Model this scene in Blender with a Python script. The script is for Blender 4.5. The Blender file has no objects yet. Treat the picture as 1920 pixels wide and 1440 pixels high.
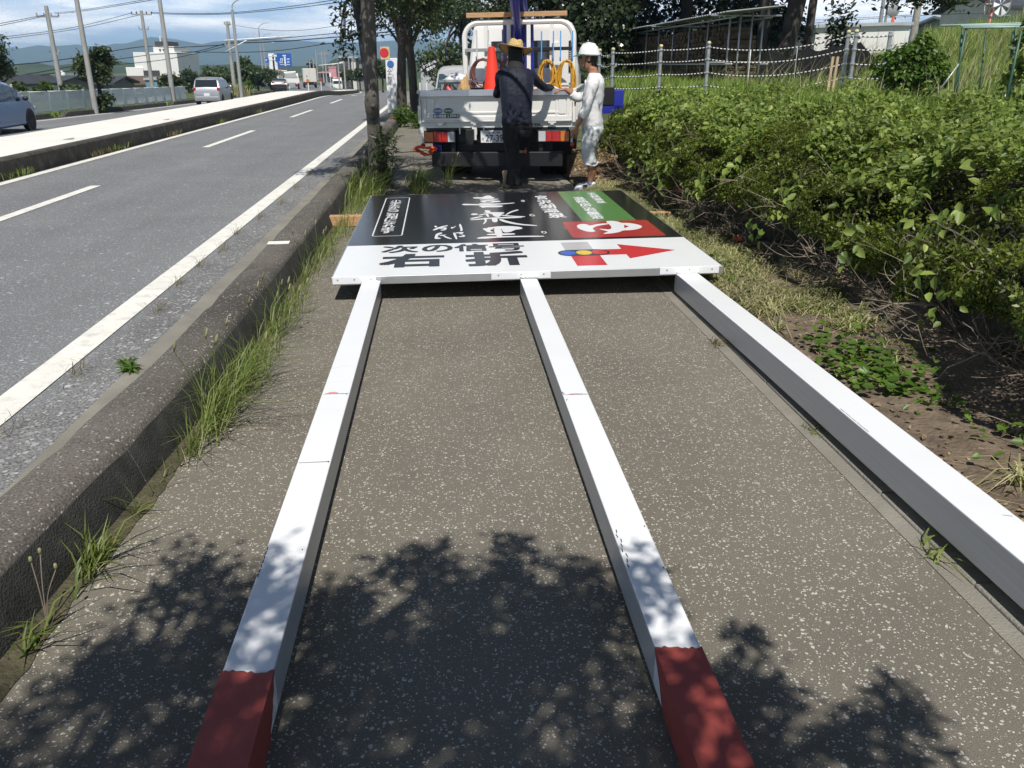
import bpy, bmesh, math, random
import numpy as np
from mathutils import Vector, Matrix, Euler, noise as mnoise
R = math.radians
rnd = random.Random(11)
NP = np.random.default_rng(5)
S = bpy.context.scene
COL = S.collection

# ------------------------------------------------------------------ camera, sky, sun, exposure
CAM_H, PITCH, YAW, FPX = 1.55, 21.097, 4.6456, 1550.0
cam = bpy.data.cameras.new("camera")
cam.sensor_width = 36.0
cam.lens = 36.0 * FPX / 1920.0
cam.clip_start = 0.05
cam.clip_end = 20000
co = bpy.data.objects.new("camera", cam)
co.location = (0, 0, CAM_H)
co.rotation_euler = (R(90 - PITCH), 0, R(-YAW))
COL.objects.link(co)
S.camera = co
S.view_settings.view_transform = 'Standard'
S.view_settings.look = 'None'
S.view_settings.exposure = 0.12
S.view_settings.gamma = 1.0
S.view_settings.use_curve_mapping = False

SUN = Vector((-0.012, -0.64, 1.0)).normalized()      # direction towards the sun
sun = bpy.data.lights.new("sun", 'SUN')
sun.energy = 4.7
sun.angle = R(0.53)
sun.color = (1.0, 0.955, 0.89)
so = bpy.data.objects.new("sun", sun)
so.rotation_euler = SUN.to_track_quat('Z', 'Y').to_euler()
so.location = (0, 0, 60)
COL.objects.link(so)

W = bpy.data.worlds.new("World")
S.world = W
W.use_nodes = True
def build_world():
    nt = W.node_tree
    nt.nodes.clear()
    N, L = nt.nodes.new, nt.links.new
    out = N('ShaderNodeOutputWorld'); bg = N('ShaderNodeBackground')
    sky = N('ShaderNodeTexSky'); sky.sky_type = 'NISHITA'; sky.sun_disc = False
    sky.sun_elevation = math.asin(SUN.z)
    sky.sun_rotation = math.atan2(SUN.x, SUN.y)
    sky.air_density = 1.0; sky.dust_density = 0.35; sky.ozone_density = 1.0; sky.altitude = 50
    tc = N('ShaderNodeTexCoord')
    sep = N('ShaderNodeSeparateXYZ'); L(tc.outputs['Generated'], sep.inputs[0])
    zz = N('ShaderNodeMath'); zz.operation = 'MAXIMUM'; L(sep.outputs[2], zz.inputs[0]); zz.inputs[1].default_value = 0.0
    za = N('ShaderNodeMath'); za.operation = 'ADD'; L(zz.outputs[0], za.inputs[0]); za.inputs[1].default_value = 0.10
    dx = N('ShaderNodeMath'); dx.operation = 'DIVIDE'; L(sep.outputs[0], dx.inputs[0]); L(za.outputs[0], dx.inputs[1])
    dy = N('ShaderNodeMath'); dy.operation = 'DIVIDE'; L(sep.outputs[1], dy.inputs[0]); L(za.outputs[0], dy.inputs[1])
    cb = N('ShaderNodeCombineXYZ'); L(dx.outputs[0], cb.inputs[0]); L(dy.outputs[0], cb.inputs[1])
    n1 = N('ShaderNodeTexNoise'); n1.inputs['Scale'].default_value = 0.55; n1.inputs['Detail'].default_value = 9
    n1.inputs['Roughness'].default_value = 0.56; n1.inputs['Distortion'].default_value = 0.25
    L(cb.outputs[0], n1.inputs['Vector'])
    r1 = N('ShaderNodeValToRGB'); r1.color_ramp.elements[0].position = 0.44; r1.color_ramp.elements[1].position = 0.60
    L(n1.outputs[0], r1.inputs[0])
    n2 = N('ShaderNodeTexNoise'); n2.inputs['Scale'].default_value = 1.7; n2.inputs['Detail'].default_value = 7
    L(cb.outputs[0], n2.inputs['Vector'])
    r2 = N('ShaderNodeValToRGB'); r2.color_ramp.elements[0].position = 0.35; r2.color_ramp.elements[1].position = 0.68
    r2.color_ramp.elements[0].color = (20.5, 22.0, 24.5, 1); r2.color_ramp.elements[1].color = (38.0, 37.2, 36.0, 1)
    L(n2.outputs[0], r2.inputs[0])
    mx = N('ShaderNodeMix'); mx.data_type = 'RGBA'
    fd = N('ShaderNodeMapRange'); L(sep.outputs[2], fd.inputs[0]); fd.interpolation_type = 'SMOOTHSTEP'
    fd.inputs[1].default_value = 0.08; fd.inputs[2].default_value = 0.30; fd.inputs[3].default_value = 1.0; fd.inputs[4].default_value = 0.05
    cm = N('ShaderNodeMath'); cm.operation = 'MULTIPLY'; L(r1.outputs[0], cm.inputs[0]); L(fd.outputs[0], cm.inputs[1])
    L(cm.outputs[0], mx.inputs[0])
    hv = N('ShaderNodeMapRange'); L(sep.outputs[2], hv.inputs[0]); hv.interpolation_type = 'SMOOTHSTEP'      # milky summer horizon, all round
    hv.inputs[1].default_value = 0.0; hv.inputs[2].default_value = 0.32; hv.inputs[3].default_value = 0.8; hv.inputs[4].default_value = 0.0
    vm = N('ShaderNodeMix'); vm.data_type = 'RGBA'; L(hv.outputs[0], vm.inputs[0]); L(sky.outputs[0], vm.inputs[6]); vm.inputs[7].default_value = (12.5, 17.5, 25.0, 1)
    L(vm.outputs[2], mx.inputs[6]); L(r2.outputs[0], mx.inputs[7])
    L(mx.outputs[2], bg.inputs[0]); bg.inputs[1].default_value = 0.05
    L(bg.outputs[0], out.inputs[0])
build_world()
S.cycles.use_denoising = True
S.cycles.max_bounces = 6
S.cycles.diffuse_bounces = 3
S.cycles.glossy_bounces = 3
S.cycles.transmission_bounces = 4
S.cycles.transparent_max_bounces = 6
S.cycles.volume_bounces = 0
S.cycles.caustics_reflective = False
S.cycles.caustics_refractive = False

# ------------------------------------------------------------------ helpers
def tag(o, label=None, cat=None, group=None, kind=None):
    if label: o['label'] = label
    if cat: o['category'] = cat
    if group: o['group'] = group
    if kind: o['kind'] = kind
    return o

def empty(name, loc=(0, 0, 0), rz=0.0, label=None, cat=None, group=None, rot=None):
    o = bpy.data.objects.new(name, None)
    o.empty_display_size = 0.1
    o.location = loc
    o.rotation_euler = rot if rot else (0, 0, rz)
    COL.objects.link(o)
    return tag(o, label, cat, group)

def children(o):
    return [c for c in KIDS.get(o.name, [])]
KIDS = {}
def setparent(o, p):
    o.parent = p
    KIDS.setdefault(p.name, []).append(o)

def copy_tree(o, parent=None):
    c = o.copy()
    COL.objects.link(c)
    if parent: setparent(c, parent)
    for ch in children(o):
        copy_tree(ch, c)
    return c

def place_copy(proto, used, loc, rz=0, label=None, scale=None, group=None):
    o = proto if not used else copy_tree(proto)
    o.location = loc
    o.rotation_euler = (o.rotation_euler[0] if not used else 0, 0, rz)
    if label: o['label'] = label
    if group: o['group'] = group
    if scale: o.scale = scale
    return o

class MB:
    def __init__(s):
        s.v = []; s.f = []; s.m = []
    def add(s, vs, fs, m=0):
        b = len(s.v)
        s.v.extend([tuple(p) for p in vs])
        for f in fs:
            s.f.append(tuple(i + b for i in f)); s.m.append(m)
        return s
    def box(s, c, d, rz=0.0, m=0, rot=None, taper=1.0):
        M = (Euler(rot).to_matrix() if rot else Matrix.Rotation(rz, 3, 'Z'))
        vs = []
        for k in (-1, 1):
            t = taper if k > 0 else 1.0
            for x, y in ((-1, -1), (1, -1), (1, 1), (-1, 1)):
                vs.append(Vector(c) + M @ Vector((x * d[0] / 2 * t, y * d[1] / 2 * t, k * d[2] / 2)))
        s.add(vs, [(3, 2, 1, 0), (4, 5, 6, 7), (0, 1, 5, 4), (1, 2, 6, 5), (2, 3, 7, 6), (3, 0, 4, 7)], m)
        return s
    def tube(s, pts, r, n=6, cap=True, m=0, flat=1.0):
        pts = [Vector(p) for p in pts]
        k = len(pts)
        rs = r if isinstance(r, (list, tuple)) else [r] * k
        t0 = (pts[1] - pts[0]).normalized()
        ref = Vector((0, 0, 1)) if abs(t0.z) < 0.9 else Vector((1, 0, 0))
        u = t0.cross(ref).normalized()
        vs = []
        for i, p in enumerate(pts):
            a = pts[max(0, i - 1)]; b = pts[min(k - 1, i + 1)]
            t = (b - a).normalized()
            u = (u - t * u.dot(t))
            u = u.normalized() if u.length > 1e-6 else t.orthogonal().normalized()
            w = t.cross(u)
            for j in range(n):
                q = 2 * math.pi * j / n
                vs.append(p + (u * math.cos(q) + w * math.sin(q) * flat) * rs[i])
        fs = []
        for i in range(k - 1):
            for j in range(n):
                a = i * n + j; b = i * n + (j + 1) % n
                fs.append((a, b, b + n, a + n))
        if cap:
            fs.append(tuple(range(n - 1, -1, -1)))
            fs.append(tuple((k - 1) * n + j for j in range(n)))
        return s.add(vs, fs, m)
    def lathe(s, prof, n=12, o=(0, 0, 0), m=0, axis='Z', cap=True, M=None):
        vs = []; o = Vector(o)
        for r, z in prof:
            for j in range(n):
                q = 2 * math.pi * j / n
                p = Vector((r * math.cos(q), r * math.sin(q), z))
                if axis == 'X': p = Vector((p.z, p.x, p.y))
                elif axis == 'Y': p = Vector((p.y, p.z, p.x))
                if M: p = M @ p
                vs.append(o + p)
        k = len(prof); fs = []
        for i in range(k - 1):
            for j in range(n):
                a = i * n + j; b = i * n + (j + 1) % n
                fs.append((a, b, b + n, a + n))
        if cap:
            fs.append(tuple(range(n - 1, -1, -1)))
            fs.append(tuple((k - 1) * n + j for j in range(n)))
        return s.add(vs, fs, m)
    def prism(s, poly, z0, z1, m=0, M=None):
        n = len(poly)
        vs = [Vector((p[0], p[1], z0)) for p in poly] + [Vector((p[0], p[1], z1)) for p in poly]
        if M: vs = [M @ v for v in vs]
        fs = [tuple(range(n - 1, -1, -1)), tuple(range(n, 2 * n))]
        for i in range(n):
            j = (i + 1) % n
            fs.append((i, j, n + j, n + i))
        return s.add(vs, fs, m)
    def loft(s, rings, cap=True, m=0, closed=True):
        n = len(rings[0]); vs = [p for r in rings for p in r]; fs = []
        for i in range(len(rings) - 1):
            for j in range(n if closed else n - 1):
                a = i * n + j; b = i * n + (j + 1) % n
                fs.append((a, b, b + n, a + n))
        if cap:
            fs.append(tuple(range(n - 1, -1, -1)))
            fs.append(tuple((len(rings) - 1) * n + j for j in range(n)))
        return s.add(vs, fs, m)
    def ball(s, c, r, n=10, k=7, m=0):
        rx, ry, rz = r if isinstance(r, (tuple, list)) else (r, r, r)
        rings = []
        for i in range(k + 1):
            a = math.pi * i / k - math.pi / 2
            q = max(0.02, math.cos(a))
            rings.append([Vector(c) + Vector((rx * q * math.cos(2 * math.pi * j / n), ry * q * math.sin(2 * math.pi * j / n), rz * math.sin(a))) for j in range(n)])
        return s.loft(rings, True, m)
    def mesh(s, name):
        me = bpy.data.meshes.new(name)
        me.from_pydata([tuple(p) for p in s.v], [], s.f)
        return me
    def build(s, name, mat, parent=None, smooth=False, bevel=0.0, loc=None, rot=None, seg=2, recalc=True, sub=0):
        me = s.mesh(name)
        mats = mat if isinstance(mat, (list, tuple)) else [mat]
        for q in mats: me.materials.append(q)
        if len(mats) > 1: me.polygons.foreach_set('material_index', s.m)
        if recalc:
            bm = bmesh.new(); bm.from_mesh(me)
            bmesh.ops.recalc_face_normals(bm, faces=bm.faces)
            bm.to_mesh(me); bm.free()
        if smooth:
            me.polygons.foreach_set('use_smooth', [True] * len(me.polygons))
        o = bpy.data.objects.new(name, me)
        COL.objects.link(o)
        if smooth == 'auto':
            me.set_sharp_from_angle(angle=R(38))
        if bevel:
            b = o.modifiers.new('bevel', 'BEVEL'); b.width = bevel; b.segments = seg; b.limit_method = 'ANGLE'; b.angle_limit = R(35)
            me.polygons.foreach_set('use_smooth', [True] * len(me.polygons))
            b.harden_normals = True
        if sub:
            b = o.modifiers.new('sub', 'SUBSURF'); b.levels = sub; b.render_levels = sub
        if loc: o.location = loc
        if rot: o.rotation_euler = rot
        if parent: setparent(o, parent)
        return o

def linkmesh(name, me, parent=None, loc=None, rot=None, scale=None):
    o = bpy.data.objects.new(name, me)
    COL.objects.link(o)
    if loc is not None: o.location = loc
    if rot is not None: o.rotation_euler = rot
    if scale is not None: o.scale = scale
    if parent: setparent(o, parent)
    return o

def np_mesh(name, V, F, mat, parent=None, smooth=False):
    """V (n,3); F (m,k) constant polygon size"""
    V = np.asarray(V, dtype=np.float32); F = np.asarray(F, dtype=np.int32)
    me = bpy.data.meshes.new(name)
    k = F.shape[1]
    me.vertices.add(len(V)); me.vertices.foreach_set('co', V.ravel())
    me.loops.add(F.size); me.loops.foreach_set('vertex_index', F.ravel())
    me.polygons.add(len(F)); me.polygons.foreach_set('loop_start', np.arange(0, F.size, k, dtype=np.int32))
    if smooth: me.polygons.foreach_set('use_smooth', np.ones(len(F), dtype=bool))
    me.update(calc_edges=True)
    for q in (mat if isinstance(mat, (list, tuple)) else [mat]): me.materials.append(q)
    o = bpy.data.objects.new(name, me)
    COL.objects.link(o)
    if parent: setparent(o, parent)
    return o

# ------------------------------------------------------------------ materials
def newmat(name):
    m = bpy.data.materials.new(name); m.use_nodes = True
    nt = m.node_tree; nt.nodes.clear()
    out = nt.nodes.new('ShaderNodeOutputMaterial')
    b = nt.nodes.new('ShaderNodeBsdfPrincipled')
    nt.links.new(b.outputs[0], out.inputs[0])
    return m, nt, b, out

def objcoord(nt):
    tc = nt.nodes.new('ShaderNodeTexCoord')
    return tc.outputs['Object']

def mat(name, col, rough=0.6, metal=0.0, var=0.12, vscale=6.0, bump=0.0, bscale=60.0, coat=0.0, spec=0.5, dirt=None, dscale=3.0, damt=0.35, stretch=None, sheen=0.0):
    """Principled with a noise-varied colour, optional relief and stains."""
    m, nt, b, out = newmat(name)
    N, L = nt.nodes.new, nt.links.new
    co_ = objcoord(nt)
    if stretch:
        mp = N('ShaderNodeMapping'); mp.inputs['Scale'].default_value = stretch; L(co_, mp.inputs[0]); co_ = mp.outputs[0]
    n = N('ShaderNodeTexNoise'); n.inputs['Scale'].default_value = vscale; n.inputs['Detail'].default_value = 5
    L(co_, n.inputs['Vector'])
    r = N('ShaderNodeValToRGB'); e = r.color_ramp.elements
    e[0].position = 0.3; e[1].position = 0.7
    e[0].color = (*[c * (1 - var) for c in col], 1); e[1].color = (*[min(1, c * (1 + var)) for c in col], 1)
    L(n.outputs[0], r.inputs[0])
    cur = r.outputs[0]
    if dirt:
        n2 = N('ShaderNodeTexNoise'); n2.inputs['Scale'].default_value = dscale; n2.inputs['Detail'].default_value = 8; n2.inputs['Roughness'].default_value = 0.65
        L(co_, n2.inputs['Vector'])
        r2 = N('ShaderNodeValToRGB'); r2.color_ramp.elements[0].position = 0.5; r2.color_ramp.elements[1].position = 0.72
        L(n2.outputs[0], r2.inputs[0])
        ml = N('ShaderNodeMath'); ml.operation = 'MULTIPLY'; L(r2.outputs[0], ml.inputs[0]); ml.inputs[1].default_value = damt
        mx = N('ShaderNodeMix'); mx.data_type = 'RGBA'
        L(ml.outputs[0], mx.inputs[0]); L(cur, mx.inputs[6]); mx.inputs[7].default_value = (*dirt, 1)
        cur = mx.outputs[2]
    L(cur, b.inputs['Base Color'])
    b.inputs['Roughness'].default_value = rough
    b.inputs['Metallic'].default_value = metal
    b.inputs['Specular IOR Level'].default_value = spec
    if coat:
        b.inputs['Coat Weight'].default_value = coat; b.inputs['Coat Roughness'].default_value = 0.06
    if sheen:
        b.inputs['Sheen Weight'].default_value = sheen
    if bump:
        n3 = N('ShaderNodeTexNoise'); n3.inputs['Scale'].default_value = bscale; n3.inputs['Detail'].default_value = 6
        L(co_, n3.inputs['Vector'])
        bp = N('ShaderNodeBump'); bp.inputs['Strength'].default_value = bump; bp.inputs['Distance'].default_value = 0.02
        L(n3.outputs[0], bp.inputs['Height']); L(bp.outputs[0], b.inputs['Normal'])
    return m

def leafmat(name, col, col2, rough=0.45, trans=0.3, spec=0.4):
    """leaf: colour per leaf from its island, some light passing through"""
    m, nt, b, out = newmat(name)
    N, L = nt.nodes.new, nt.links.new
    g = N('ShaderNodeNewGeometry')
    r = N('ShaderNodeValToRGB'); e = r.color_ramp.elements
    e[0].color = (*col, 1); e[1].color = (*col2, 1)
    L(g.outputs['Random Per Island'], r.inputs[0])
    n = N('ShaderNodeTexNoise'); n.inputs['Scale'].default_value = 1.6; n.inputs['Detail'].default_value = 3
    L(objcoord(nt), n.inputs['Vector'])
    hs = N('ShaderNodeHueSaturation'); L(r.outputs[0], hs.inputs['Color'])
    mr = N('ShaderNodeMapRange'); L(n.outputs[0], mr.inputs[0]); mr.inputs[1].default_value = 0.3; mr.inputs[2].default_value = 0.7
    mr.inputs[3].default_value = 0.7; mr.inputs[4].default_value = 1.3
    L(mr.outputs[0], hs.inputs['Value'])
    L(hs.outputs[0], b.inputs['Base Color'])
    b.inputs['Roughness'].default_value = rough; b.inputs['Specular IOR Level'].default_value = spec
    t = N('ShaderNodeBsdfTranslucent')
    h2 = N('ShaderNodeHueSaturation'); L(hs.outputs[0], h2.inputs['Color']); h2.inputs['Value'].default_value = 1.5; h2.inputs['Hue'].default_value = 0.485
    L(h2.outputs[0], t.inputs[0])
    ms = N('ShaderNodeMixShader'); ms.inputs[0].default_value = trans
    L(b.outputs[0], ms.inputs[1]); L(t.outputs[0], ms.inputs[2]); L(ms.outputs[0], out.inputs[0])
    return m

def glassmat(name, col=(0.02, 0.025, 0.028), rough=0.05):
    m, nt, b, out = newmat(name)
    b.inputs['Base Color'].default_value = (*col, 1); b.inputs['Roughness'].default_value = rough
    b.inputs['Specular IOR Level'].default_value = 0.8
    return m

def asphaltmat(name, base, chip, cell, chipfrac, rough=0.85, big=0.15, patch=None, flecks=0.42, streak=0.0, grain=(260, 0.62, 1.38), stain=None):
    m, nt, b, out = newmat(name)
    N, L = nt.nodes.new, nt.links.new
    c = objcoord(nt)
    nz = N('ShaderNodeTexNoise'); nz.inputs['Scale'].default_value = cell * 0.8; nz.inputs['Detail'].default_value = 2
    L(c, nz.inputs['Vector'])
    vm = N('ShaderNodeVectorMath'); vm.operation = 'MULTIPLY_ADD'
    L(nz.outputs['Color'], vm.inputs[0]); vm.inputs[1].default_value = (0.012,) * 3; L(c, vm.inputs[2])
    cur = None
    # base with large mottling
    n = N('ShaderNodeTexNoise'); n.inputs['Scale'].default_value = 0.9; n.inputs['Detail'].default_value = 8; n.inputs['Roughness'].default_value = 0.6
    L(c, n.inputs['Vector'])
    r = N('ShaderNodeValToRGB'); e = r.color_ramp.elements; e[0].position = 0.3; e[1].position = 0.72
    e[0].color = (*[q * (1 - big) for q in base], 1); e[1].color = (*[q * (1 + big) for q in base], 1)
    L(n.outputs[0], r.inputs[0]); cur = r.outputs[0]
    nf = N('ShaderNodeTexNoise'); nf.inputs['Scale'].default_value = grain[0]; nf.inputs['Detail'].default_value = 2
    L(c, nf.inputs['Vector'])
    mr = N('ShaderNodeMapRange'); L(nf.outputs[0], mr.inputs[0]); mr.inputs[1].default_value = 0.25; mr.inputs[2].default_value = 0.75
    mr.inputs[3].default_value = grain[1]; mr.inputs[4].default_value = grain[2]
    ml = N('ShaderNodeMix'); ml.data_type = 'RGBA'; ml.blend_type = 'MULTIPLY'; ml.inputs[0].default_value = 1.0
    L(cur, ml.inputs[6]); L(mr.outputs[0], ml.inputs[7]); cur = ml.outputs[2]
    hs = None
    for k, (sc, fr) in enumerate(((cell, chipfrac), (cell * 0.52, chipfrac * 0.38))):
        v = N('ShaderNodeTexVoronoi'); v.inputs['Scale'].default_value = sc
        L(vm.outputs[0], v.inputs['Vector'])
        sp = N('ShaderNodeSeparateColor'); L(v.outputs['Color'], sp.inputs[0])
        g = N('ShaderNodeMath'); g.operation = 'GREATER_THAN'; L(sp.outputs[0], g.inputs[0]); g.inputs[1].default_value = 1 - fr
        th = N('ShaderNodeMath'); th.operation = 'MULTIPLY'; L(sp.outputs[1], th.inputs[0]); th.inputs[1].default_value = flecks
        lt = N('ShaderNodeMath'); lt.operation = 'LESS_THAN'; L(v.outputs['Distance'], lt.inputs[0]); L(th.outputs[0], lt.inputs[1])
        an = N('ShaderNodeMath'); an.operation = 'MULTIPLY'; L(g.outputs[0], an.inputs[0]); L(lt.outputs[0], an.inputs[1])
        tone = N('ShaderNodeMix'); tone.data_type = 'RGBA'; L(sp.outputs[2], tone.inputs[0])
        tone.inputs[6].default_value = (*[q * 0.5 for q in chip], 1); tone.inputs[7].default_value = (*chip, 1)
        mx = N('ShaderNodeMix'); mx.data_type = 'RGBA'
        L(an.outputs[0], mx.inputs[0]); L(cur, mx.inputs[6]); L(tone.outputs[2], mx.inputs[7]); cur = mx.outputs[2]
    if streak:
        mp = N('ShaderNodeMapping'); mp.inputs['Scale'].default_value = (1.1, 0.02, 1); L(c, mp.inputs[0])
        n5 = N('ShaderNodeTexNoise'); n5.inputs['Scale'].default_value = 1.0; n5.inputs['Detail'].default_value = 5; L(mp.outputs[0], n5.inputs['Vector'])
        m5 = N('ShaderNodeMapRange'); L(n5.outputs[0], m5.inputs[0]); m5.inputs[1].default_value = 0.3; m5.inputs[2].default_value = 0.7; m5.inputs[3].default_value = 1 - streak; m5.inputs[4].default_value = 1 + streak
        x5 = N('ShaderNodeMix'); x5.data_type = 'RGBA'; x5.blend_type = 'MULTIPLY'; x5.inputs[0].default_value = 1.0
        L(cur, x5.inputs[6]); L(m5.outputs[0], x5.inputs[7]); cur = x5.outputs[2]
    if stain:
        n6 = N('ShaderNodeTexNoise'); n6.inputs['Scale'].default_value = 2.3; n6.inputs['Detail'].default_value = 9; n6.inputs['Roughness'].default_value = 0.7; n6.inputs['Distortion'].default_value = 0.6; L(c, n6.inputs['Vector'])
        r6 = N('ShaderNodeValToRGB'); r6.color_ramp.elements[0].position = 0.56; r6.color_ramp.elements[1].position = 0.72; L(n6.outputs[0], r6.inputs[0])
        m6 = N('ShaderNodeMath'); m6.operation = 'MULTIPLY'; L(r6.outputs[0], m6.inputs[0]); m6.inputs[1].default_value = 0.45
        x6 = N('ShaderNodeMix'); x6.data_type = 'RGBA'; L(m6.outputs[0], x6.inputs[0]); L(cur, x6.inputs[6]); x6.inputs[7].default_value = (*stain, 1); cur = x6.outputs[2]
    if patch:
        n4 = N('ShaderNodeTexNoise'); n4.inputs['Scale'].default_value = 0.35; n4.inputs['Detail'].default_value = 6
        L(c, n4.inputs['Vector'])
        r4 = N('ShaderNodeValToRGB'); r4.color_ramp.elements[0].position = 0.52; r4.color_ramp.elements[1].position = 0.6
        L(n4.outputs[0], r4.inputs[0])
        m4 = N('ShaderNodeMath'); m4.operation = 'MULTIPLY'; L(r4.outputs[0], m4.inputs[0]); m4.inputs[1].default_value = 0.5
        mx = N('ShaderNodeMix'); mx.data_type = 'RGBA'
        L(m4.outputs[0], mx.inputs[0]); L(cur, mx.inputs[6]); mx.inputs[7].default_value = (*patch, 1); cur = mx.outputs[2]
    L(cur, b.inputs['Base Color'])
    b.inputs['Roughness'].default_value = rough; b.inputs['Specular IOR Level'].default_value = 0.3
    bp = N('ShaderNodeBump'); bp.inputs['Strength'].default_value = 0.6; bp.inputs['Distance'].default_value = 0.004
    L(nf.outputs[0], bp.inputs['Height']); L(bp.outputs[0], b.inputs['Normal'])
    return m

M = {}
M['path'] = asphaltmat('path asphalt', (0.162, 0.147, 0.119), (0.60, 0.565, 0.49), 128, 0.55, big=0.15, flecks=0.46, stain=(0.105, 0.095, 0.078), streak=0.06)
M['road'] = asphaltmat('road asphalt', (0.172, 0.176, 0.180), (0.42, 0.43, 0.44), 58, 0.40, big=0.10, flecks=0.55, streak=0.10, grain=(90, 0.40, 1.60))
M['shoulder'] = asphaltmat('shoulder asphalt', (0.165, 0.165, 0.165), (0.48, 0.48, 0.46), 48, 0.6, big=0.2, grain=(80, 0.3, 1.7), flecks=0.55)
M['concrete'] = mat('worn concrete', (0.34, 0.325, 0.29), 0.9, var=0.14, vscale=3, bump=0.4, bscale=90, dirt=(0.10, 0.095, 0.08), dscale=4, damt=0.5)
M['edging'] = mat('edging concrete', (0.24, 0.225, 0.19), 0.9, var=0.2, vscale=5, bump=0.5, bscale=120, dirt=(0.14, 0.125, 0.10), dscale=2.5, damt=0.6)
M['white_concrete'] = mat('pale concrete', (0.74, 0.72, 0.66), 0.85, var=0.06, vscale=1.2, bump=0.2, bscale=50)
M['kerb'] = asphaltmat('weathered kerb concrete', (0.105, 0.094, 0.080), (0.44, 0.42, 0.38), 95, 0.42, big=0.50, patch=(0.045, 0.042, 0.035), flecks=0.45, stain=(0.20, 0.185, 0.16), grain=(120, 0.45, 1.55))
M['kerb_moss_shade'] = mat('mossy shaded kerb concrete', (0.042, 0.042, 0.036), 0.95, var=0.4, vscale=9, bump=0.6, bscale=120, dirt=(0.085, 0.08, 0.068), dscale=16, damt=0.4)  # inner kerb face: moss tone with its shade darkened into the colour
M['kerb_dark'] = mat('dark kerb concrete', (0.055, 0.051, 0.043), 0.95, var=0.35, vscale=5, bump=0.6, bscale=70, dirt=(0.2, 0.19, 0.165), dscale=6, damt=0.5)
M['line'] = mat('road paint', (0.76, 0.745, 0.68), 0.7, var=0.06, vscale=3, bump=0.3, bscale=150, dirt=(0.36, 0.345, 0.31), dscale=9, damt=0.55)
M['soil'] = mat('dry soil', (0.150, 0.112, 0.078), 0.95, var=0.35, vscale=9, bump=1.0, bscale=45, dirt=(0.25, 0.20, 0.145), dscale=5, damt=0.6)
M['turf'] = mat('grassy soil', (0.075, 0.095, 0.035), 0.95, var=0.35, vscale=1.2, bump=0.8, bscale=12)
M['land'] = mat('valley land', (0.06, 0.085, 0.045), 0.95, var=0.45, vscale=0.012)
M['hill'] = mat('wooded hill', (0.032, 0.055, 0.026), 0.95, var=0.5, vscale=0.02, bump=1.0, bscale=0.05)
M['white_paint'] = mat('white gloss paint', (0.80, 0.81, 0.82), 0.32, var=0.02, vscale=2)
M['post_paint'] = mat('white post enamel', (0.78, 0.79, 0.80), 0.28, var=0.015, vscale=1.5, dirt=(0.62, 0.62, 0.6), dscale=1.6, damt=0.18)
M['post_side'] = mat('streaked grey post side', (0.50, 0.51, 0.525), 0.34, 0.25, var=0.07, vscale=3, stretch=(1, 0.4, 60))  # greyer than the white top, finely streaked; side faces only
M['red_paint'] = mat('red oxide primer', (0.30, 0.055, 0.045), 0.6, var=0.08, vscale=20, bump=0.15, bscale=300)
M['sign_black'] = mat('black sign film', (0.016, 0.016, 0.018), 0.16, var=0.05, spec=0.5)
M['sign_white'] = mat('white sign film', (0.79, 0.805, 0.81), 0.22, var=0.01)
M['sign_green'] = mat('green sign film', (0.10, 0.235, 0.07), 0.2, var=0.02)
M['sign_red'] = mat('deep red sign film', (0.40, 0.035, 0.035), 0.2, var=0.02)
M['sign_red2'] = mat('bright red sign film', (0.60, 0.045, 0.05), 0.2, var=0.02)
M['sign_grey'] = mat('grey sign film', (0.48, 0.48, 0.49), 0.2, var=0.01)
M['sign_blue'] = mat('blue sign film', (0.03, 0.12, 0.55), 0.2, var=0.01)
M['sign_yellow'] = mat('yellow sign film', (0.75, 0.52, 0.03), 0.2, var=0.01)
M['ink'] = mat('dark lettering film', (0.035, 0.038, 0.045), 0.22, var=0.02)
M['alu'] = mat('aluminium', (0.62, 0.63, 0.64), 0.38, 0.85, var=0.05, vscale=8)
M['steel'] = mat('galvanised steel', (0.42, 0.43, 0.44), 0.5, 0.6, var=0.15, vscale=12)
M['wood'] = mat('raw timber', (0.50, 0.30, 0.15), 0.75, var=0.2, vscale=6, stretch=(1, 12, 12), bump=0.2)
M['wood_pale'] = mat('pale timber', (0.56, 0.42, 0.26), 0.75, var=0.2, vscale=6, bump=0.2)
M['bark'] = mat('grey brown bark', (0.105, 0.094, 0.080), 0.95, var=0.35, vscale=9, stretch=(1, 1, 0.25), bump=0.9, bscale=40, dirt=(0.18, 0.168, 0.15), dscale=5, damt=0.4)
M['bark_dark'] = mat('dark bark', (0.065, 0.055, 0.045), 0.95, var=0.35, vscale=8, stretch=(1, 1, 0.25), bump=0.9, bscale=30)
M['stake'] = mat('weathered stake', (0.085, 0.088, 0.098), 0.9, var=0.2, vscale=10, stretch=(1, 1, 0.2), bump=0.5)
M['twig'] = mat('dry twig', (0.22, 0.18, 0.135), 0.9, var=0.3, vscale=14)
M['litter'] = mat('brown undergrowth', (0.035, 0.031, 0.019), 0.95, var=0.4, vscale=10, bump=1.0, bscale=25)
M['black'] = mat('black rubber', (0.012, 0.012, 0.013), 0.75, var=0.2, vscale=20)
M['chassis'] = mat('black chassis paint', (0.011, 0.011, 0.012), 0.5, var=0.2, vscale=10)
M['truck_white'] = mat('truck white enamel', (0.79, 0.785, 0.75), 0.3, var=0.03, vscale=2, coat=0.3, dirt=(0.6, 0.58, 0.53), dscale=2, damt=0.2)
M['crane_blue'] = mat('crane blue enamel', (0.02, 0.03, 0.30), 0.35, var=0.06, vscale=3, coat=0.3)
M['glass'] = glassmat('dark window glass')
M['glass_blue'] = glassmat('tinted rear glass', (0.05, 0.085, 0.10))
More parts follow.
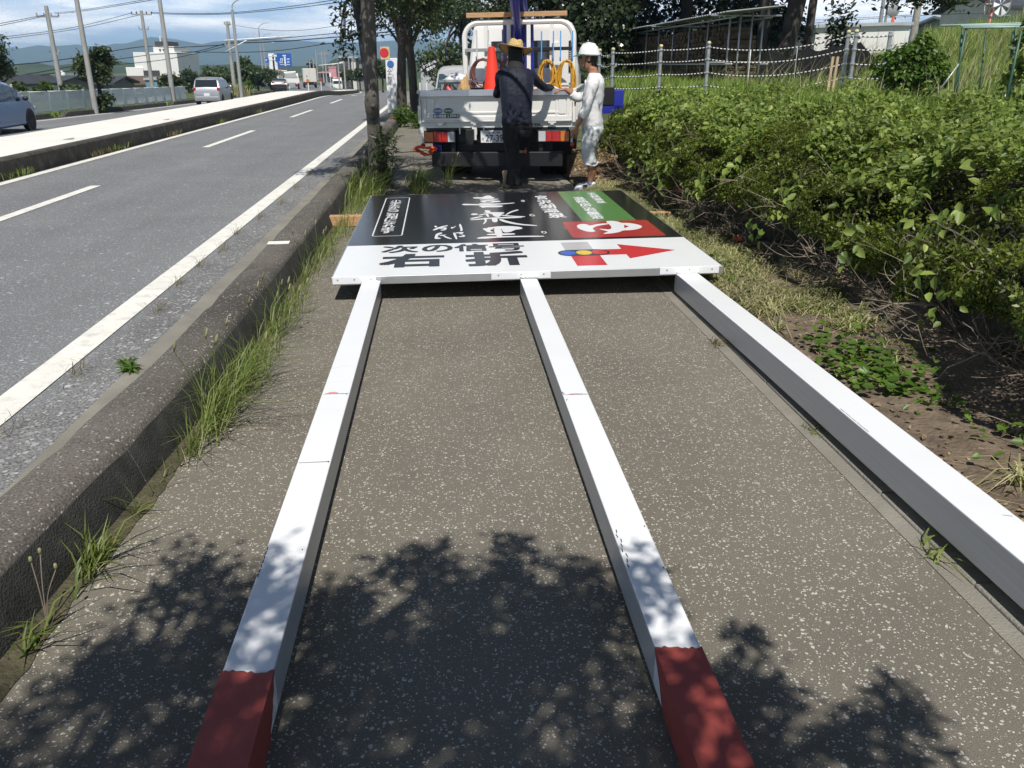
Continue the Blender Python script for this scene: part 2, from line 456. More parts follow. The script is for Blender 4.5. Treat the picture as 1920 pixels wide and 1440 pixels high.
M['lamp_red'] = mat('red lamp lens', (0.42, 0.012, 0.012), 0.15, var=0.05, coat=0.6)
M['lamp_amber'] = mat('amber lamp lens', (0.62, 0.16, 0.015), 0.15, var=0.05, coat=0.6)
M['lamp_clear'] = mat('clear lamp lens', (0.55, 0.56, 0.57), 0.12, var=0.05, coat=0.6)
M['orange'] = mat('orange plastic', (0.85, 0.13, 0.03), 0.5, var=0.08, vscale=14)
M['cone'] = mat('cone red plastic', (0.80, 0.045, 0.02), 0.55, var=0.05, vscale=8, dirt=(0.5, 0.06, 0.04), dscale=6, damt=0.4)
M['hose_red'] = mat('dusty red hose', (0.20, 0.085, 0.075), 0.6, var=0.25, vscale=20)
M['hose_yellow'] = mat('yellow hose', (0.62, 0.34, 0.03), 0.5, var=0.15, vscale=20)
M['hook_blue'] = mat('blue hook paint', (0.05, 0.22, 0.5), 0.4, var=0.05)
M['leaf_kudzu'] = leafmat('vine leaf', (0.068, 0.120, 0.018), (0.30, 0.38, 0.085), 0.45, 0.38)
M['leaf_azalea'] = leafmat('azalea leaf', (0.038, 0.064, 0.009), (0.160, 0.200, 0.028), 0.4, 0.28)
M['leaf_street'] = leafmat('street tree leaf', (0.030, 0.050, 0.016), (0.075, 0.105, 0.034), 0.45, 0.25)
M['leaf_dark'] = leafmat('evergreen leaf', (0.016, 0.027, 0.011), (0.042, 0.062, 0.022), 0.32, 0.12, 0.5)
M['leaf_bright'] = leafmat('bright shrub leaf', (0.055, 0.115, 0.014), (0.12, 0.21, 0.03), 0.4, 0.3)
M['leaf_far'] = leafmat('roadside leaf', (0.040, 0.068, 0.022), (0.090, 0.13, 0.042), 0.5, 0.2)
M['grass'] = leafmat('field grass', (0.13, 0.235, 0.030), (0.33, 0.42, 0.10), 0.5, 0.45)
M['grass_tuft'] = leafmat('kerb grass', (0.08, 0.135, 0.022), (0.25, 0.30, 0.08), 0.45, 0.34)
M['grass_dry'] = leafmat('cut dry grass', (0.17, 0.18, 0.065), (0.46, 0.43, 0.24), 0.7, 0.25)
M['grass_sedge'] = leafmat('brown sedge', (0.13, 0.11, 0.05), (0.26, 0.22, 0.11), 0.7, 0.2)
M['skin'] = mat('tanned skin', (0.36, 0.175, 0.105), 0.5, var=0.1, vscale=12)
M['skin_dark'] = mat('deeper tanned skin', (0.25, 0.115, 0.068), 0.5, var=0.1, vscale=12)
M['hair'] = mat('black hair', (0.012, 0.010, 0.009), 0.55, var=0.2)
# ------------------------------------------------------------------ the lie of the land
def ss(a, b, x):
    t = min(1.0, max(0.0, (x - a) / (b - a))); return t * t * (3 - 2 * t)
def cx(Y):                                   # the road bends gently to the left
    if Y < 35: return 0.0
    if Y < 200: return -(Y - 35) ** 2 / 1500.0
    return -(165.0 ** 2) / 1500.0 - (Y - 200) * 2 * 165 / 1500.0
def zr(Y):                                   # near carriageway falls away after 45 m
    return -0.024 * (ss(40, 60, Y) * max(0, min(Y, 200) - 45)) if Y > 40 else 0.0
def zl(Y):                                   # far carriageway, lower all along
    return -0.1 - 0.0135 * max(0.0, min(Y, 200))
def bank(x, Y):
    s = 2.45 + 1.0 * ss(10.5, 13.5, Y)
    z = 0.03 * ss(1.8, 2.2, x) + 0.85 * ss(s, s + 2.3, x) + 0.105 * max(0.0, min(x, 32) - 8.0)
    return z
def ground(x, Y):
    xr = x - cx(Y)
    r, l = zr(Y), zl(Y)
    if xr < -8.4:
        t = ss(-60, -20, xr)
        return l - 0.06 - 0.5 * (1 - t)
    if xr < -7.0:
        t = (xr + 8.4) / 1.4
        return l * (1 - t) + r * t - 0.06
    if xr < 1.7: return r - 0.06
    f = 1 - ss(55, 120, Y)
    return r - 0.012 + bank(xr, Y) * f

def grid_mesh(name, xs, ys, zf, mt, kind='structure', smooth=True, xoff=False):
    V = []; F = []
    for y in ys:
        o = cx(y) if xoff else 0.0
        for x in xs: V.append((x + o, y, zf(x + o, y)))
    n = len(xs)
    for j in range(len(ys) - 1):
        for i in range(n - 1):
            a = j * n + i
            F.append((a, a + 1, a + n + 1, a + n))
    o = np_mesh(name, V, F, mt, smooth=smooth)
    o['kind'] = kind
    return o

def frange(a, b, s):
    return [a + i * (b - a) / max(1, round((b - a) / s)) for i in range(max(1, round((b - a) / s)) + 1)]
YL = frange(-6, 30, 3) + frange(32, 80, 2)[1:] + frange(80, 200, 5)[1:] + frange(200, 400, 25)[1:]

xs = [-6000, -3000, -1200, -500, -200, -100, -60, -40, -30, -24, -20, -18, -8.6, -8.3, -7.2, -6.9, -3, 1.6, 1.75, 1.9, 2.1] + frange(2.4, 6.5, 0.45) + frange(7.5, 36, 2.5) + [45, 80, 200, 500, 1200, 3000, 6000]
ys = [-60, -30] + [y for y in YL] + [500, 700, 1000, 1600, 2600, 4000, 6500]
g = grid_mesh('ground', xs, ys, ground, M['turf'])
def far_ground(x, Y): return -7.5
land = grid_mesh('land', [-7000, -2000, -600, -150, 150, 600, 2000, 7000], [395, 600, 1200, 2500, 7000], far_ground, M['land'])

def strip(name, x0, x1, dz, mt, y0=-6, y1=400, side='r', nx=2, parent=None, kind='structure'):
    ys_ = [y0] + [y for y in YL if y0 < y < y1] + [y1]
    xs_ = [x0 + (x1 - x0) * i / (nx - 1) for i in range(nx)]
    V = []; F = []
    zf = zr if side == 'r' else zl
    for y in ys_:
        for x in xs_: V.append((x + cx(y), y, zf(y) + dz))
    for j in range(len(ys_) - 1):
        for i in range(nx - 1):
            a = j * nx + i; F.append((a, a + 1, a + nx + 1, a + nx))
    o = np_mesh(name, V, F, mt, parent=parent)
    if kind and not parent: o['kind'] = kind
    return o

strip('path', -1.36, 1.60, 0.0, M['path'])
strip('road', -6.28, -1.98, 0.0, M['road'])
strip('road_shoulder', -1.98, -1.72, 0.002, M['shoulder'])
strip('gutter', -1.74, -1.38, 0.004, M['edging'])
strip('far_road', -17.0, -8.5, 0.0, M['road'], side='l')
grid_mesh('verge', frange(1.80, 3.5, 0.1), frange(-6, 14.5, 0.5), lambda x, Y: ground(x, Y) + 0.024 + 0.012 * mnoise.noise((x * 3.1, Y * 2.2, 0)), M['soil'])

# markings: each painted line is a sheet 4 mm above the asphalt
mk = empty('road_marking', (0, 0, 0)); mk['kind'] = 'structure'
strip('edge_line', -2.24, -2.06, 0.006, M['line'], y1=200, parent=mk)
strip('edge_line', -6.22, -6.07, 0.006, M['line'], y1=200, parent=mk)
strip('edge_line', -16.62, -16.46, 0.006, M['line'], y1=200, side='l', parent=mk)
def dash(x, y0, y1, w=0.14, side='r'):
    strip('lane_dash', x - w / 2, x + w / 2, 0.006, M['line'], y0=y0, y1=y1, side=side, parent=mk)
for k in range(-1, 12): dash(-4.76, 9.0 + 10.3 * k - 1.6, 9.0 + 10.3 * k + 3.0)
for k in range(0, 12): dash(-13.1, 14 + 10.0 * k, 19 + 10.0 * k, 0.15, 'l')

# ------------------------------------------------------------------ kerbs
prof = [(-1.135, -0.12), (-1.135, 0.0), (-1.160, 0.09), (-1.188, 0.175), (-1.203, 0.200), (-1.228, 0.215), (-1.30, 0.219), (-1.395, 0.215), (-1.425, 0.20), (-1.44, 0.16), (-1.455, -0.12)]
def kdx(Y): return -0.135 * (1 - ss(1.4, 4.3, Y)) 
kb = empty('roadside_kerb', (0, 0, 0)); kb['kind'] = 'structure'
y = -3.0
k = 0
while y < 24.3:
    Lk = 1.995
    m = MB()
    rings = []
    nseg = 12
    for i in range(nseg + 1):
        yy = y + Lk * i / nseg
        jit = lambda s, a: (mnoise.noise((yy * 2.3, s * 7.1, 3.3)) * a)
        sc = 0.93 if i in (0, nseg) else 1.0
        rings.append([(px_ + kdx(yy) + jit(n_, 0.005), yy, z_ * (sc if z_ > 0.1 else 1) + (jit(n_ + 20, 0.006) if z_ > 0.1 else 0)) for n_, (px_, z_) in enumerate(prof)])
    m.loft(rings, True)
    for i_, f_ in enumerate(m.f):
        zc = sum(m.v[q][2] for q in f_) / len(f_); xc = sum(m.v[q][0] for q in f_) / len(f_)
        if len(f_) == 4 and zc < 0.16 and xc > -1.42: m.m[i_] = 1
    m.build('kerb_stone', [M['kerb'], M['kerb_moss_shade']], kb, smooth='auto')
    y += 2.0; k += 1
nose = MB().loft([[(a, 24.0, b) for a, b in prof], [(a, 24.5, b * 0.9) for a, b in prof], [(a * 0.98, 24.9, b * 0.45 if b > 0 else b) for a, b in prof]], True)
nose.build('kerb_nose', M['kerb'], kb, smooth='auto')
V = []; F = []                                   # dirt and moss gathered in the joint at the kerb foot
yd = frange(0.8, 11.5, 0.06)
for y in yd:
    w_ = 0.035 + 0.05 * max(0, mnoise.noise((y * 1.3, 4, 0)) + 0.5) + 0.02 * mnoise.noise((y * 9, 2, 0))
    V += [(-1.15 + kdx(y), y, 0.016), (-1.125 + kdx(y) + w_ * 0.5, y, 0.012), (-1.13 + kdx(y) + max(0.012, w_), y, 0.0035)]
for j in range(len(yd) - 1):
    for i in range(2):
        a = j * 3 + i; F.append((a, a + 1, a + 4, a + 3))
np_mesh('joint_dirt', V, F, mat('mossy dirt', (0.075, 0.068, 0.036), 0.95, var=0.4, vscale=12, bump=1.0, bscale=60, dirt=(0.16, 0.135, 0.09), dscale=8, damt=0.6), smooth=True)['kind'] = 'structure'
rf = MB().box((-1.30, 23.7, 0.235), (0.16, 0.12, 0.03)).build('kerb_reflector', M['orange'], bevel=0.006)
tag(rf, 'small red reflector on the end of the long roadside kerb', 'reflector')
wm = MB().box((-1.33, 6.72, 0.222), (0.17, 0.10, 0.006), rz=0.05).build('kerb_plate', M['white_concrete'], bevel=0.001)
tag(wm, 'small pale plate on top of the dark kerb left of the fallen sign', 'plate')

# slim concrete edging on the hedge side of the path, stone by stone
eg = empty('path_edging', (0, 0, 0)); eg['kind'] = 'structure'
for i in range(34):
    y0 = -1.5 + i * 0.6
    m = MB().box((1.705, y0 + 0.2985, -0.03 + rnd.uniform(-0.003, 0.003)), (0.125, 0.595, 0.09))
    m.build('edging_stone', M['edging'], eg, bevel=0.008)
    if i == 0:
        strip('mortar_strip', 1.575, 1.650, 0.003, M['edging'], y0=-1.5, y1=19, parent=eg)

# ------------------------------------------------------------------ median
md = empty('road_median', (0, 0, 0)); md['kind'] = 'structure'
def medz(Y): return zr(Y)
y = -2.0
while y < 118:
    Lk = 1.98 if y < 60 else 3.98
    m = MB()
    rings = []
    for i in range(4):
        yy = y + Lk * i / 3
        o = cx(yy); z = zr(yy)
        h = 0.27
        rings.append([(-6.36 + o, yy, z - 0.1), (-6.39 + o, yy, z + h - 0.03), (-6.42 + o, yy, z + h), (-6.58 + o, yy, z + h), (-6.58 + o, yy, z - 0.1)])
    m.loft(rings, True).build('median_kerb_stone', M['kerb_dark'], md, smooth='auto')
    y += Lk + 0.02
def slab(y0, y1, xa=-6.60, xb=-8.45, top=0.255):
    m = MB(); rings = []
    n = 3
    for i in range(n + 1):
        yy = y0 + (y1 - y0) * i / n; o = cx(yy); z = zr(yy)
        rings.append([(xa + o, yy, z + top), (xb + o, yy, z + top), (xb + o, yy, min(zl(yy), z) - 0.15), (xa + o, yy, z - 0.1)])
    m.loft(rings, True).build('median_slab', M['white_concrete'], md, smooth='auto')
notch = [16.6, 22.6, 41.0]
y = -2.0
while y < 116:
    y1 = y + (4.0 if y < 60 else 8.0)
    cut = [q for q in notch if y < q < y1 - 0.6]
    if cut:
        q = cut[0]
        slab(y, q - 0.004); slab(q, q + 0.55, xa=-7.05); slab(q, q + 0.55, xa=-6.60, xb=-7.046, top=0.06); slab(q + 0.554, y1 - 0.008)
    else: slab(y, y1 - 0.008)
    y = y1
# raised amber markers along the far lane
pr = MB().box((0, 0, 0.03), (0.34, 0.22, 0.06), taper=0.75).build('road_stud', M['lamp_amber'], bevel=0.008)
tag(pr, 'flat orange road stud in the row beyond the pale median', 'road stud', 'orange road studs beyond the median')
for i in range(12):
    Y = 20.5 + 4.3 * i
    place_copy(pr, i > 0, (-12.6 + cx(Y), Y, zl(Y) + 0.001))

# dark kerb lengths on the far side
fk = empty('far_kerb', (0, 0, 0)); fk['kind'] = 'structure'
for a, b in ((37.5, 39.6), (41.5, 57), (59, 66), (68, 74.5), (76, 110), (112, 150)):
    y = a
    while y < b - 0.3:
        y1 = min(b, y + 4.0); rings = []
        for yy in (y, (y + y1) / 2, y1 - 0.02):
            o = cx(yy); z = zl(yy)
            rings.append([(-17.02 + o, yy, z - 0.1), (-17.07 + o, yy, z + 0.2), (-17.3 + o, yy, z + 0.22), (-17.34 + o, yy, z - 0.1)])
        if y == a: rings.insert(0, [(p[0], a - 0.5, p[2] * 1.0 if n_ in (0, 3) else zl(a) + 0.03) for n_, p in enumerate(rings[0])])
        MB().loft(rings, True).build('far_kerb_stone', M['kerb_dark'], fk, smooth='auto')
        y = y1

# ------------------------------------------------------------------ far hills and mountains
def ridge(name, Y, pts, depth, mt, base=-40, seed=1, amp=1.0, x0=None, x1=None, n=160):
    """a range of hills with its own slope and thickness: crest heights by x, ridged flanks"""
    V = []; F = []
    xs_ = np.linspace(pts[0][0], pts[-1][0], n)
    px_ = [p[0] for p in pts]; hz = [p[1] for p in pts]
    prof_ = np.interp(xs_, px_, hz)
    rows = 12
    for j in range(rows + 1):
        t = j / rows                     # 0 front foot .. .55 crest .. 1 back foot
        for i, x in enumerate(xs_):
            h = prof_[i] + amp * mnoise.fractal((x * 0.004 * 1000 / Y * 3, seed, 0), 1.0, 2.0, 5)
            f = (t / 0.6) if t <= 0.6 else (1 - (t - 0.6) / 0.4)
            f = f ** 0.9
            rn = mnoise.fractal((x * 6.0 / Y * 3, t * 5.0, seed + 3), 1.0, 2.0, 4) * amp * 1.5 * f * (1 - f) * 4
            V.append((x, Y + depth * (t - 0.6), base + (h - base) * f + rn))
    for j in range(rows):
        for i in range(n - 1):
            a = j * n + i; F.append((a, a + 1, a + n + 1, a + n))
    o = np_mesh(name, V, F, mt, smooth=True)
    o['kind'] = 'structure'
    return o
def P(px_, py_, Y):
    """world point at depth Y seen along a direction of the scouting photo"""
    fw = Vector((math.sin(R(YAW)) * math.cos(R(PITCH)), math.cos(R(YAW)) * math.cos(R(PITCH)), -math.sin(R(PITCH))))
    rt = Vector((math.cos(R(YAW)), -math.sin(R(YAW)), 0)); up = rt.cross(fw)
    d = fw + rt * ((px_ - 960) / FPX) + up * ((720 - py_) / FPX)
    return Vector((0, 0, CAM_H)) + d * (Y / d.y)
def crest(Y, pix):
    return [(P(a, b, Y).x, P(a, b, Y).z) for a, b in pix]
ridge('mountain_range', 4200, crest(4200, [(-900, 70), (-300, 95), (0, 92), (30, 86), (58, 92), (75, 83), (95, 86), (130, 84), (160, 82), (185, 90), (210, 80), (235, 82), (255, 76), (295, 66), (320, 72), (335, 73), (380, 82), (410, 76), (450, 74), (500, 70), (530, 72), (600, 80), (680, 78), (760, 74), (900, 80), (1300, 60), (1900, 70), (2600, 84)]), 1900, M['hill'], base=-30, seed=2, amp=7)
ridge('near_hills', 620, crest(620, [(-900, 118), (-100, 122), (10, 122), (40, 120), (75, 117), (100, 124), (130, 119), (180, 117), (215, 113), (250, 117), (300, 124), (340, 120), (400, 122), (470, 118), (520, 124), (640, 122), (700, 128), (900, 128)]), 220, M['hill'], base=-10, seed=5, amp=0.9)
ridge('wooded_knoll', 420, crest(420, [(588, 133), (605, 124), (625, 112), (650, 107), (690, 105), (730, 107), (780, 112), (850, 122), (930, 133)]), 160, M['hill'], base=-9, seed=9, amp=1.4, n=90)
# ------------------------------------------------------------------ the sign lying on the path
sg = empty('road_sign', (-0.785, 5.69, 0.18), rot=(0, 0, 0), label='big black and white direction sign lying flat on the path with three posts', cat='road sign')
sg.rotation_euler = (math.atan(0.010), -math.atan(0.011), 0)
SW, SL, SB = 2.755, 3.58, 1.005
sk = 0.0
MB().box((SW / 2, SB / 2, -0.002), (SW, SB, 0.004)).build('white_panel', M['sign_white'], sg)
MB().box((0.8275, (SB + SL) / 2, -0.002), (1.655, SL - SB - 0.003, 0.004)).build('black_panel', M['sign_black'], sg)
MB().box(((1.6575 + SW) / 2, (SB + SL) / 2, -0.002), (SW - 1.6575, SL - SB - 0.003, 0.004)).build('black_panel', M['sign_black'], sg)
fr = MB()
fr.box((SW / 2, -0.004, -0.03), (SW + 0.02, 0.012, 0.056)).box((SW / 2, SL + 0.006, -0.03), (SW + 0.02, 0.012, 0.056))
fr.box((-0.005, SL / 2, -0.03), (0.012, SL - 0.004, 0.054)).box((SW + 0.005, SL / 2, -0.03), (0.012, SL - 0.004, 0.054))
for q in (0.9, 1.8, 2.7): fr.box((SW / 2, q, -0.034), (SW - 0.03, 0.04, 0.05))
fr.build('edge_frame', M['alu'], sg, bevel=0.002)

def post(cxs, w, near, far, zn, zf_, hgt, red_y):
    """one square white post in the sign's frame; near and far ends in world y"""
    Mi = SGI
    def ring(y, z, x, a=0.0):
        return [Mi @ Vector(p) for p in ((x - w / 2 + a, y, z - hgt + a), (x + w / 2 - a, y, z - hgt + a), (x + w / 2 - a, y, z - a), (x - w / 2 + a, y, z - a))]
    zz = lambda y: zn + (zf_ - zn) * (y - near) / (far - near)
    xx = lambda y: cxs[0] + (cxs[1] - cxs[0]) * (y - near) / (far - near)
    def seg(name, y0, y1, mt, par, a=0.0, bev=0.006):
        m = MB().loft([ring(y0, zz(y0), xx(y0), a), ring(y1, zz(y1), xx(y1), a)], True)
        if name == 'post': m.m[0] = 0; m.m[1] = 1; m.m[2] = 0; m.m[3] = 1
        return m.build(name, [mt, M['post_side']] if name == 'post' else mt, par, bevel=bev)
    p = seg('post', red_y if red_y else near, far, M['post_paint'], sg)
    if red_y:
        # primed end: slightly ragged paint edge, a coat proud of the white
        n = 14; rings = []
        m = MB()
        e = 0.0012
        for y0, y1 in ((near, red_y),):
            vs0 = []; vs1 = []
            per = []
            for s_, (ax, az, bx_, bz) in enumerate(((-1, -1, 1, -1), (1, -1, 1, 1), (1, 1, -1, 1), (-1, 1, -1, -1))):
                for q in range(n):
                    t = q / n; per.append((ax + (bx_ - ax) * t, az + (bz - az) * t))
            rag = [rnd.uniform(-0.004, 0.006) + 0.006 * math.sin(q * 0.35) for q in range(len(per))]
            A = []; B = []
            for (sx_, sz_), rg in zip(per, rag):
                lean = -0.11 * (1 - (sz_ + 1) / 2)            # the coat edge slants down the sides
                yb = red_y + rg + lean
                A.append(Mi @ Vector((xx(near) + sx_ * (w / 2 + e), near, zz(near) - hgt / 2 + sz_ * (hgt / 2 + e))))
                B.append(Mi @ Vector((xx(yb) + sx_ * (w / 2 + e), yb, zz(yb) - hgt / 2 + sz_ * (hgt / 2 + e))))
            m.loft([A, B], True)
        m.build('primed_end', M['red_paint'], p, smooth='auto')
        seg('post_core', near + 0.01, red_y, M['post_paint'], p, a=0.002, bev=0)
    return p, xx, zz
bpy.context.view_layer.update()
SGI = sg.matrix_world.inverted()
pl, lx, lz = post((-0.518, -0.520), 0.128, 0.75, 5.68, 0.150, 0.148, 0.118, 1.70)
pm, mx_, mz = post((0.573, 0.578), 0.121, 0.70, 5.66, 0.132, 0.150, 0.115, 1.72)
pr_, rx, rz_ = post((1.742, 1.716), 0.160, 0.70, 5.70, 0.205, 0.162, 0.135, 0)
def seam(par, xf, zf_, w, y, red=False):
    m = MB()
    for dz, dxw in ((0.0008, w - 0.012),):
        a = SGI @ Vector((xf(y), y, zf_(y) + 0.0003))
        m.box(a, (dxw, 0.0028, 0.0012))
    m.build('splice_seam', M['chassis'] if not red else M['sign_red'], par)
def scuff(par, xf, zf_, pts, mt, wd=0.004):
    m = MB()
    for (du, y, l, an) in pts:
        a = SGI @ Vector((xf(y) + du, y, zf_(y) + 0.0006))
        m.box(a, (wd, l, 0.0012), rz=an)
    m.build('scuff_mark', mt, par)['kind'] = 'stuff'
seam(pl, lx, lz, 0.128, 3.56); seam(pl, lx, lz, 0.128, 2.86); seam(pm, mx_, mz, 0.121, 3.48)
M['scuff_red'] = mat('faint red scuff', (0.62, 0.25, 0.2), 0.5, var=0.3, vscale=40)
scuff(pl, lx, lz, [(-0.030, 3.565, 0.010, 0.05), (-0.018, 3.575, 0.014, 0.03), (-0.005, 3.57, 0.010, 0.0)], M['scuff_red'], 0.03)
scuff(pm, mx_, mz, [(-0.020, 3.485, 0.008, 0.05), (0.0, 3.488, 0.006, 0.03), (0.02, 3.486, 0.005, 0.0)], M['scuff_red'], 0.024)
scuff(pm, mx_, mz, [(-0.052 + 0.004 * (i % 3), 2.1 + 0.028 * i, 0.02, 0.1 * (-1) ** i) for i in range(8)] + [(-0.055, 3.5, 0.03, 0.2), (-0.05, 3.42, 0.02, -0.3), (0.052, 2.08, 0.008, 0), (0.05, 2.32, 0.008, 0)], M['chassis'], 0.003)
scuff(pl, lx, lz, [(-0.059, 2.12 + 0.024 * i, 0.018, 0.1 * (-1) ** i) for i in range(7)] + [(0.054, 2.86, 0.012, 0.2), (0.05, 3.55, 0.008, 0), (0.05, 2.25, 0.006, 0)], M['chassis'], 0.003)
scuff(pr_, rx, rz_, [(-0.072, 2.9 + 0.05 * i, 0.045, 0.02 * (-1) ** i) for i in range(5)] + [(-0.06, 4.9, 0.02, 0.3), (0.05, 2.2, 0.03, 1.2)], M['steel'], 0.003)
for x0, x1 in ((0.0, 0.30), (1.10, 1.52), (2.30, 2.73)):
    b = MB().box(((x0 + x1) / 2, -0.017, -0.022), (x1 - x0, 0.012, 0.052))
    br = b.build('bracket', M['white_paint'], sg, bevel=0.002)
    m = MB()
    for q in (0.12, 0.5, 0.88):
        m.lathe([(0.006, 0), (0.005, 0.003), (0.001, 0.004)], 8, o=(x0 + (x1 - x0) * q, -0.023, -0.016), M=Matrix.Rotation(R(90), 3, 'X'))
    m.build('rivet', M['steel'], br)['kind'] = 'stuff'
for c_, w_ in ((-0.52 + 0.785, 0.128), (0.578 + 0.785, 0.121), (1.716 + 0.785, 0.16)):
    m = MB()                                            # weld bead where post meets bracket
    m.tube([(c_ - w_ / 2 + w_ * i / 12, -0.024, -0.034 + 0.004 * math.sin(i * 2.1)) for i in range(13)], [0.006 + 0.002 * math.sin(i * 1.7) for i in range(13)], 6)
    m.build('weld_bead', M['white_paint'], sg, smooth=True)

LZ = 0.0012
def print_poly(name, polys, mt, z=LZ, th=0.0006, parent=None):
    m = MB()
    for i, q in enumerate(polys): m.prism(q, z - th + i * 0.00004, z + i * 0.00004)
    return m.build(name, mt, parent or sg)
def smoothpoly(q, k=2):
    for _ in range(k):
        o = []
        for i in range(len(q)):
            a = q[i]; b = q[(i + 1) % len(q)]
            o += [(a[0] * .75 + b[0] * .25, a[1] * .75 + b[1] * .25), (a[0] * .25 + b[0] * .75, a[1] * .25 + b[1] * .75)]
        q = o
    return q
TEXTQ = []
def text(name, s, box, mt, parent, z=LZ, bold=0.0, rot=None, th=0.0004):
    """lettering fitted into box (x0,y0,x1,y1) in the parent's xy plane"""
    cu = bpy.data.curves.new(name, 'FONT'); cu.body = s; cu.size = 0.2; 
    cu.extrude = 0.0; cu.resolution_u = 3
    cu.materials.append(mt)
    o = bpy.data.objects.new(name, cu); COL.objects.link(o)
    setparent(o, parent)
    TEXTQ.append((o, box, z, rot, bold))
    return o
def fit_texts():
    bpy.context.view_layer.update()
    for o, box, z, rot, bold in TEXTQ:
        bb = [Vector(c) for c in o.bound_box]
        x0 = min(c.x for c in bb); x1 = max(c.x for c in bb); y0 = min(c.y for c in bb); y1 = max(c.y for c in bb)
        sx = (box[2] - box[0]) / max(1e-6, x1 - x0); sy = (box[3] - box[1]) / max(1e-6, y1 - y0)
        Mx = rot if rot is not None else Matrix.Identity(4)
        me = bpy.data.meshes.new_from_object(o.evaluated_get(bpy.context.evaluated_depsgraph_get()))
        me2 = bpy.data.meshes.new(o.name); bmx = bmesh.new()
        bw = bold * (box[3] - box[1]); sx *= (box[2] - box[0] - 2 * bw) / (box[2] - box[0]); sy *= (box[3] - box[1] - 2 * bw) / (box[3] - box[1])
        for q_, (ox, oy) in enumerate(((0, 0), (-1, -1), (1, -1), (1, 1), (-1, 1), (0, 1), (0, -1), (1, 0), (-1, 0)) if bw else ((0, 0),)):
            t_ = me.copy(); t_.transform(Mx @ Matrix.Translation((box[0] - x0 * sx + bw + ox * bw, box[1] - y0 * sy + bw + oy * bw, z + q_ * 0.00003)) @ Matrix.Diagonal((sx, sy, 1, 1)))
            bmx.from_mesh(t_); bpy.data.meshes.remove(t_)
        bmx.to_mesh(me2); bmx.free()
        for mt_ in me.materials: me2.materials.append(mt_)
        bpy.data.meshes.remove(me); me = me2
        par = o.parent; nm = o.name.split('.')[0]
        KIDS[par.name].remove(o)
        bpy.data.objects.remove(o)
        linkmesh(nm, me, par)
    TEXTQ.clear()
def vtext(name, s, u0, u1, v1, v0, mt, parent=None, bold=0.02, gap=0.08, z=LZ):
    """vertical writing: one character under another"""
    n = len(s); h = (v1 - v0) / n
    for i, ch in enumerate(s):
        text(name, ch, (u0, v1 - (i + 1) * h + h * gap / 2, u1, v1 - i * h - h * gap / 2), mt, parent or sg, z=z, bold=bold)

M['letter_white'] = mat('white lettering film', (0.78, 0.79, 0.80), 0.25, var=0.01)
KI = [[(1.09, 3.281), (1.129, 3.311), (1.2, 3.3), (1.233, 3.386), (1.271, 3.418), (1.297, 3.377), (1.303, 3.294), (1.327, 3.264), (1.319, 3.203), (1.279, 3.178), (1.208, 3.184), (1.154, 3.227), (1.097, 3.239)], [(1.147, 3.162), (1.234, 3.128), (1.364, 3.187), (1.366, 3.152), (1.274, 3.091), (1.176, 3.093)], [(1.15, 3.062), (1.274, 3.087), (1.375, 3.034), (1.369, 2.971), (1.294, 2.957), (1.267, 2.977), (1.297, 3.007), (1.214, 3.027), (1.226, 2.975), (1.184, 2.977)], [(0.961, 2.872), (0.989, 2.909), (1.05, 2.892), (1.151, 2.857), (1.289, 2.878), (1.426, 2.879), (1.505, 2.91), (1.512, 2.875), (1.423, 2.839), (1.284, 2.797), (1.148, 2.797), (1.041, 2.82), (0.987, 2.82)], [(1.144, 2.936), (1.293, 2.948), (1.294, 2.898), (1.145, 2.878)], [(1.128, 2.787), (1.283, 2.777), (1.389, 2.742), (1.356, 2.663), (1.275, 2.651), (1.196, 2.67), (1.174, 2.627), (1.153, 2.684)]]
RAKU = [[(1.173, 2.481), (1.201, 2.508), (1.232, 2.466), (1.238, 2.416), (1.213, 2.365), (1.188, 2.386)], [(1.035, 2.299), (1.064, 2.342), (1.101, 2.322), (1.111, 2.284), (1.086, 2.252), (1.047, 2.25)], [(1.104, 2.243), (1.171, 2.312), (1.189, 2.288), (1.116, 2.213)], [(1.021, 2.083), (1.055, 2.12), (1.147, 2.194), (1.148, 2.166), (1.066, 2.067), (1.022, 2.066)], [(1.148, 2.366), (1.259, 2.384), (1.361, 2.355), (1.365, 2.321), (1.327, 2.24), (1.311, 2.137), (1.274, 2.114), (1.247, 2.174), (1.243, 2.28), (1.191, 2.324)], [(1.174, 2.305), (1.203, 2.308), (1.207, 2.134), (1.19, 2.119)], [(1.019, 2.013), (1.115, 2.06), (1.242, 2.098), (1.432, 2.113), (1.545, 2.111), (1.539, 2.084), (1.302, 2.062), (1.113, 2.01), (1.026, 1.985)], [(1.32, 2.234), (1.435, 2.154), (1.544, 2.118), (1.537, 2.098), (1.402, 2.131), (1.317, 2.188)], [(1.278, 2.065), (1.507, 2.075), (1.508, 2.047), (1.276, 2.038)], [(1.222, 2.08), (1.276, 2.09), (1.272, 1.872), (1.221, 1.853)], [(1.154, 2.089), (1.173, 2.087), (1.175, 1.951), (1.161, 1.855), (1.132, 1.763), (1.13, 1.788), (1.155, 1.921)], [(1.361, 2.218), (1.414, 2.373), (1.489, 2.483), (1.515, 2.486), (1.508, 2.442), (1.446, 2.369), (1.372, 2.205)], [(1.286, 1.996), (1.317, 2.006), (1.353, 1.91), (1.462, 1.75), (1.607, 1.667), (1.603, 1.63), (1.457, 1.694), (1.346, 1.814), (1.294, 1.935)]]
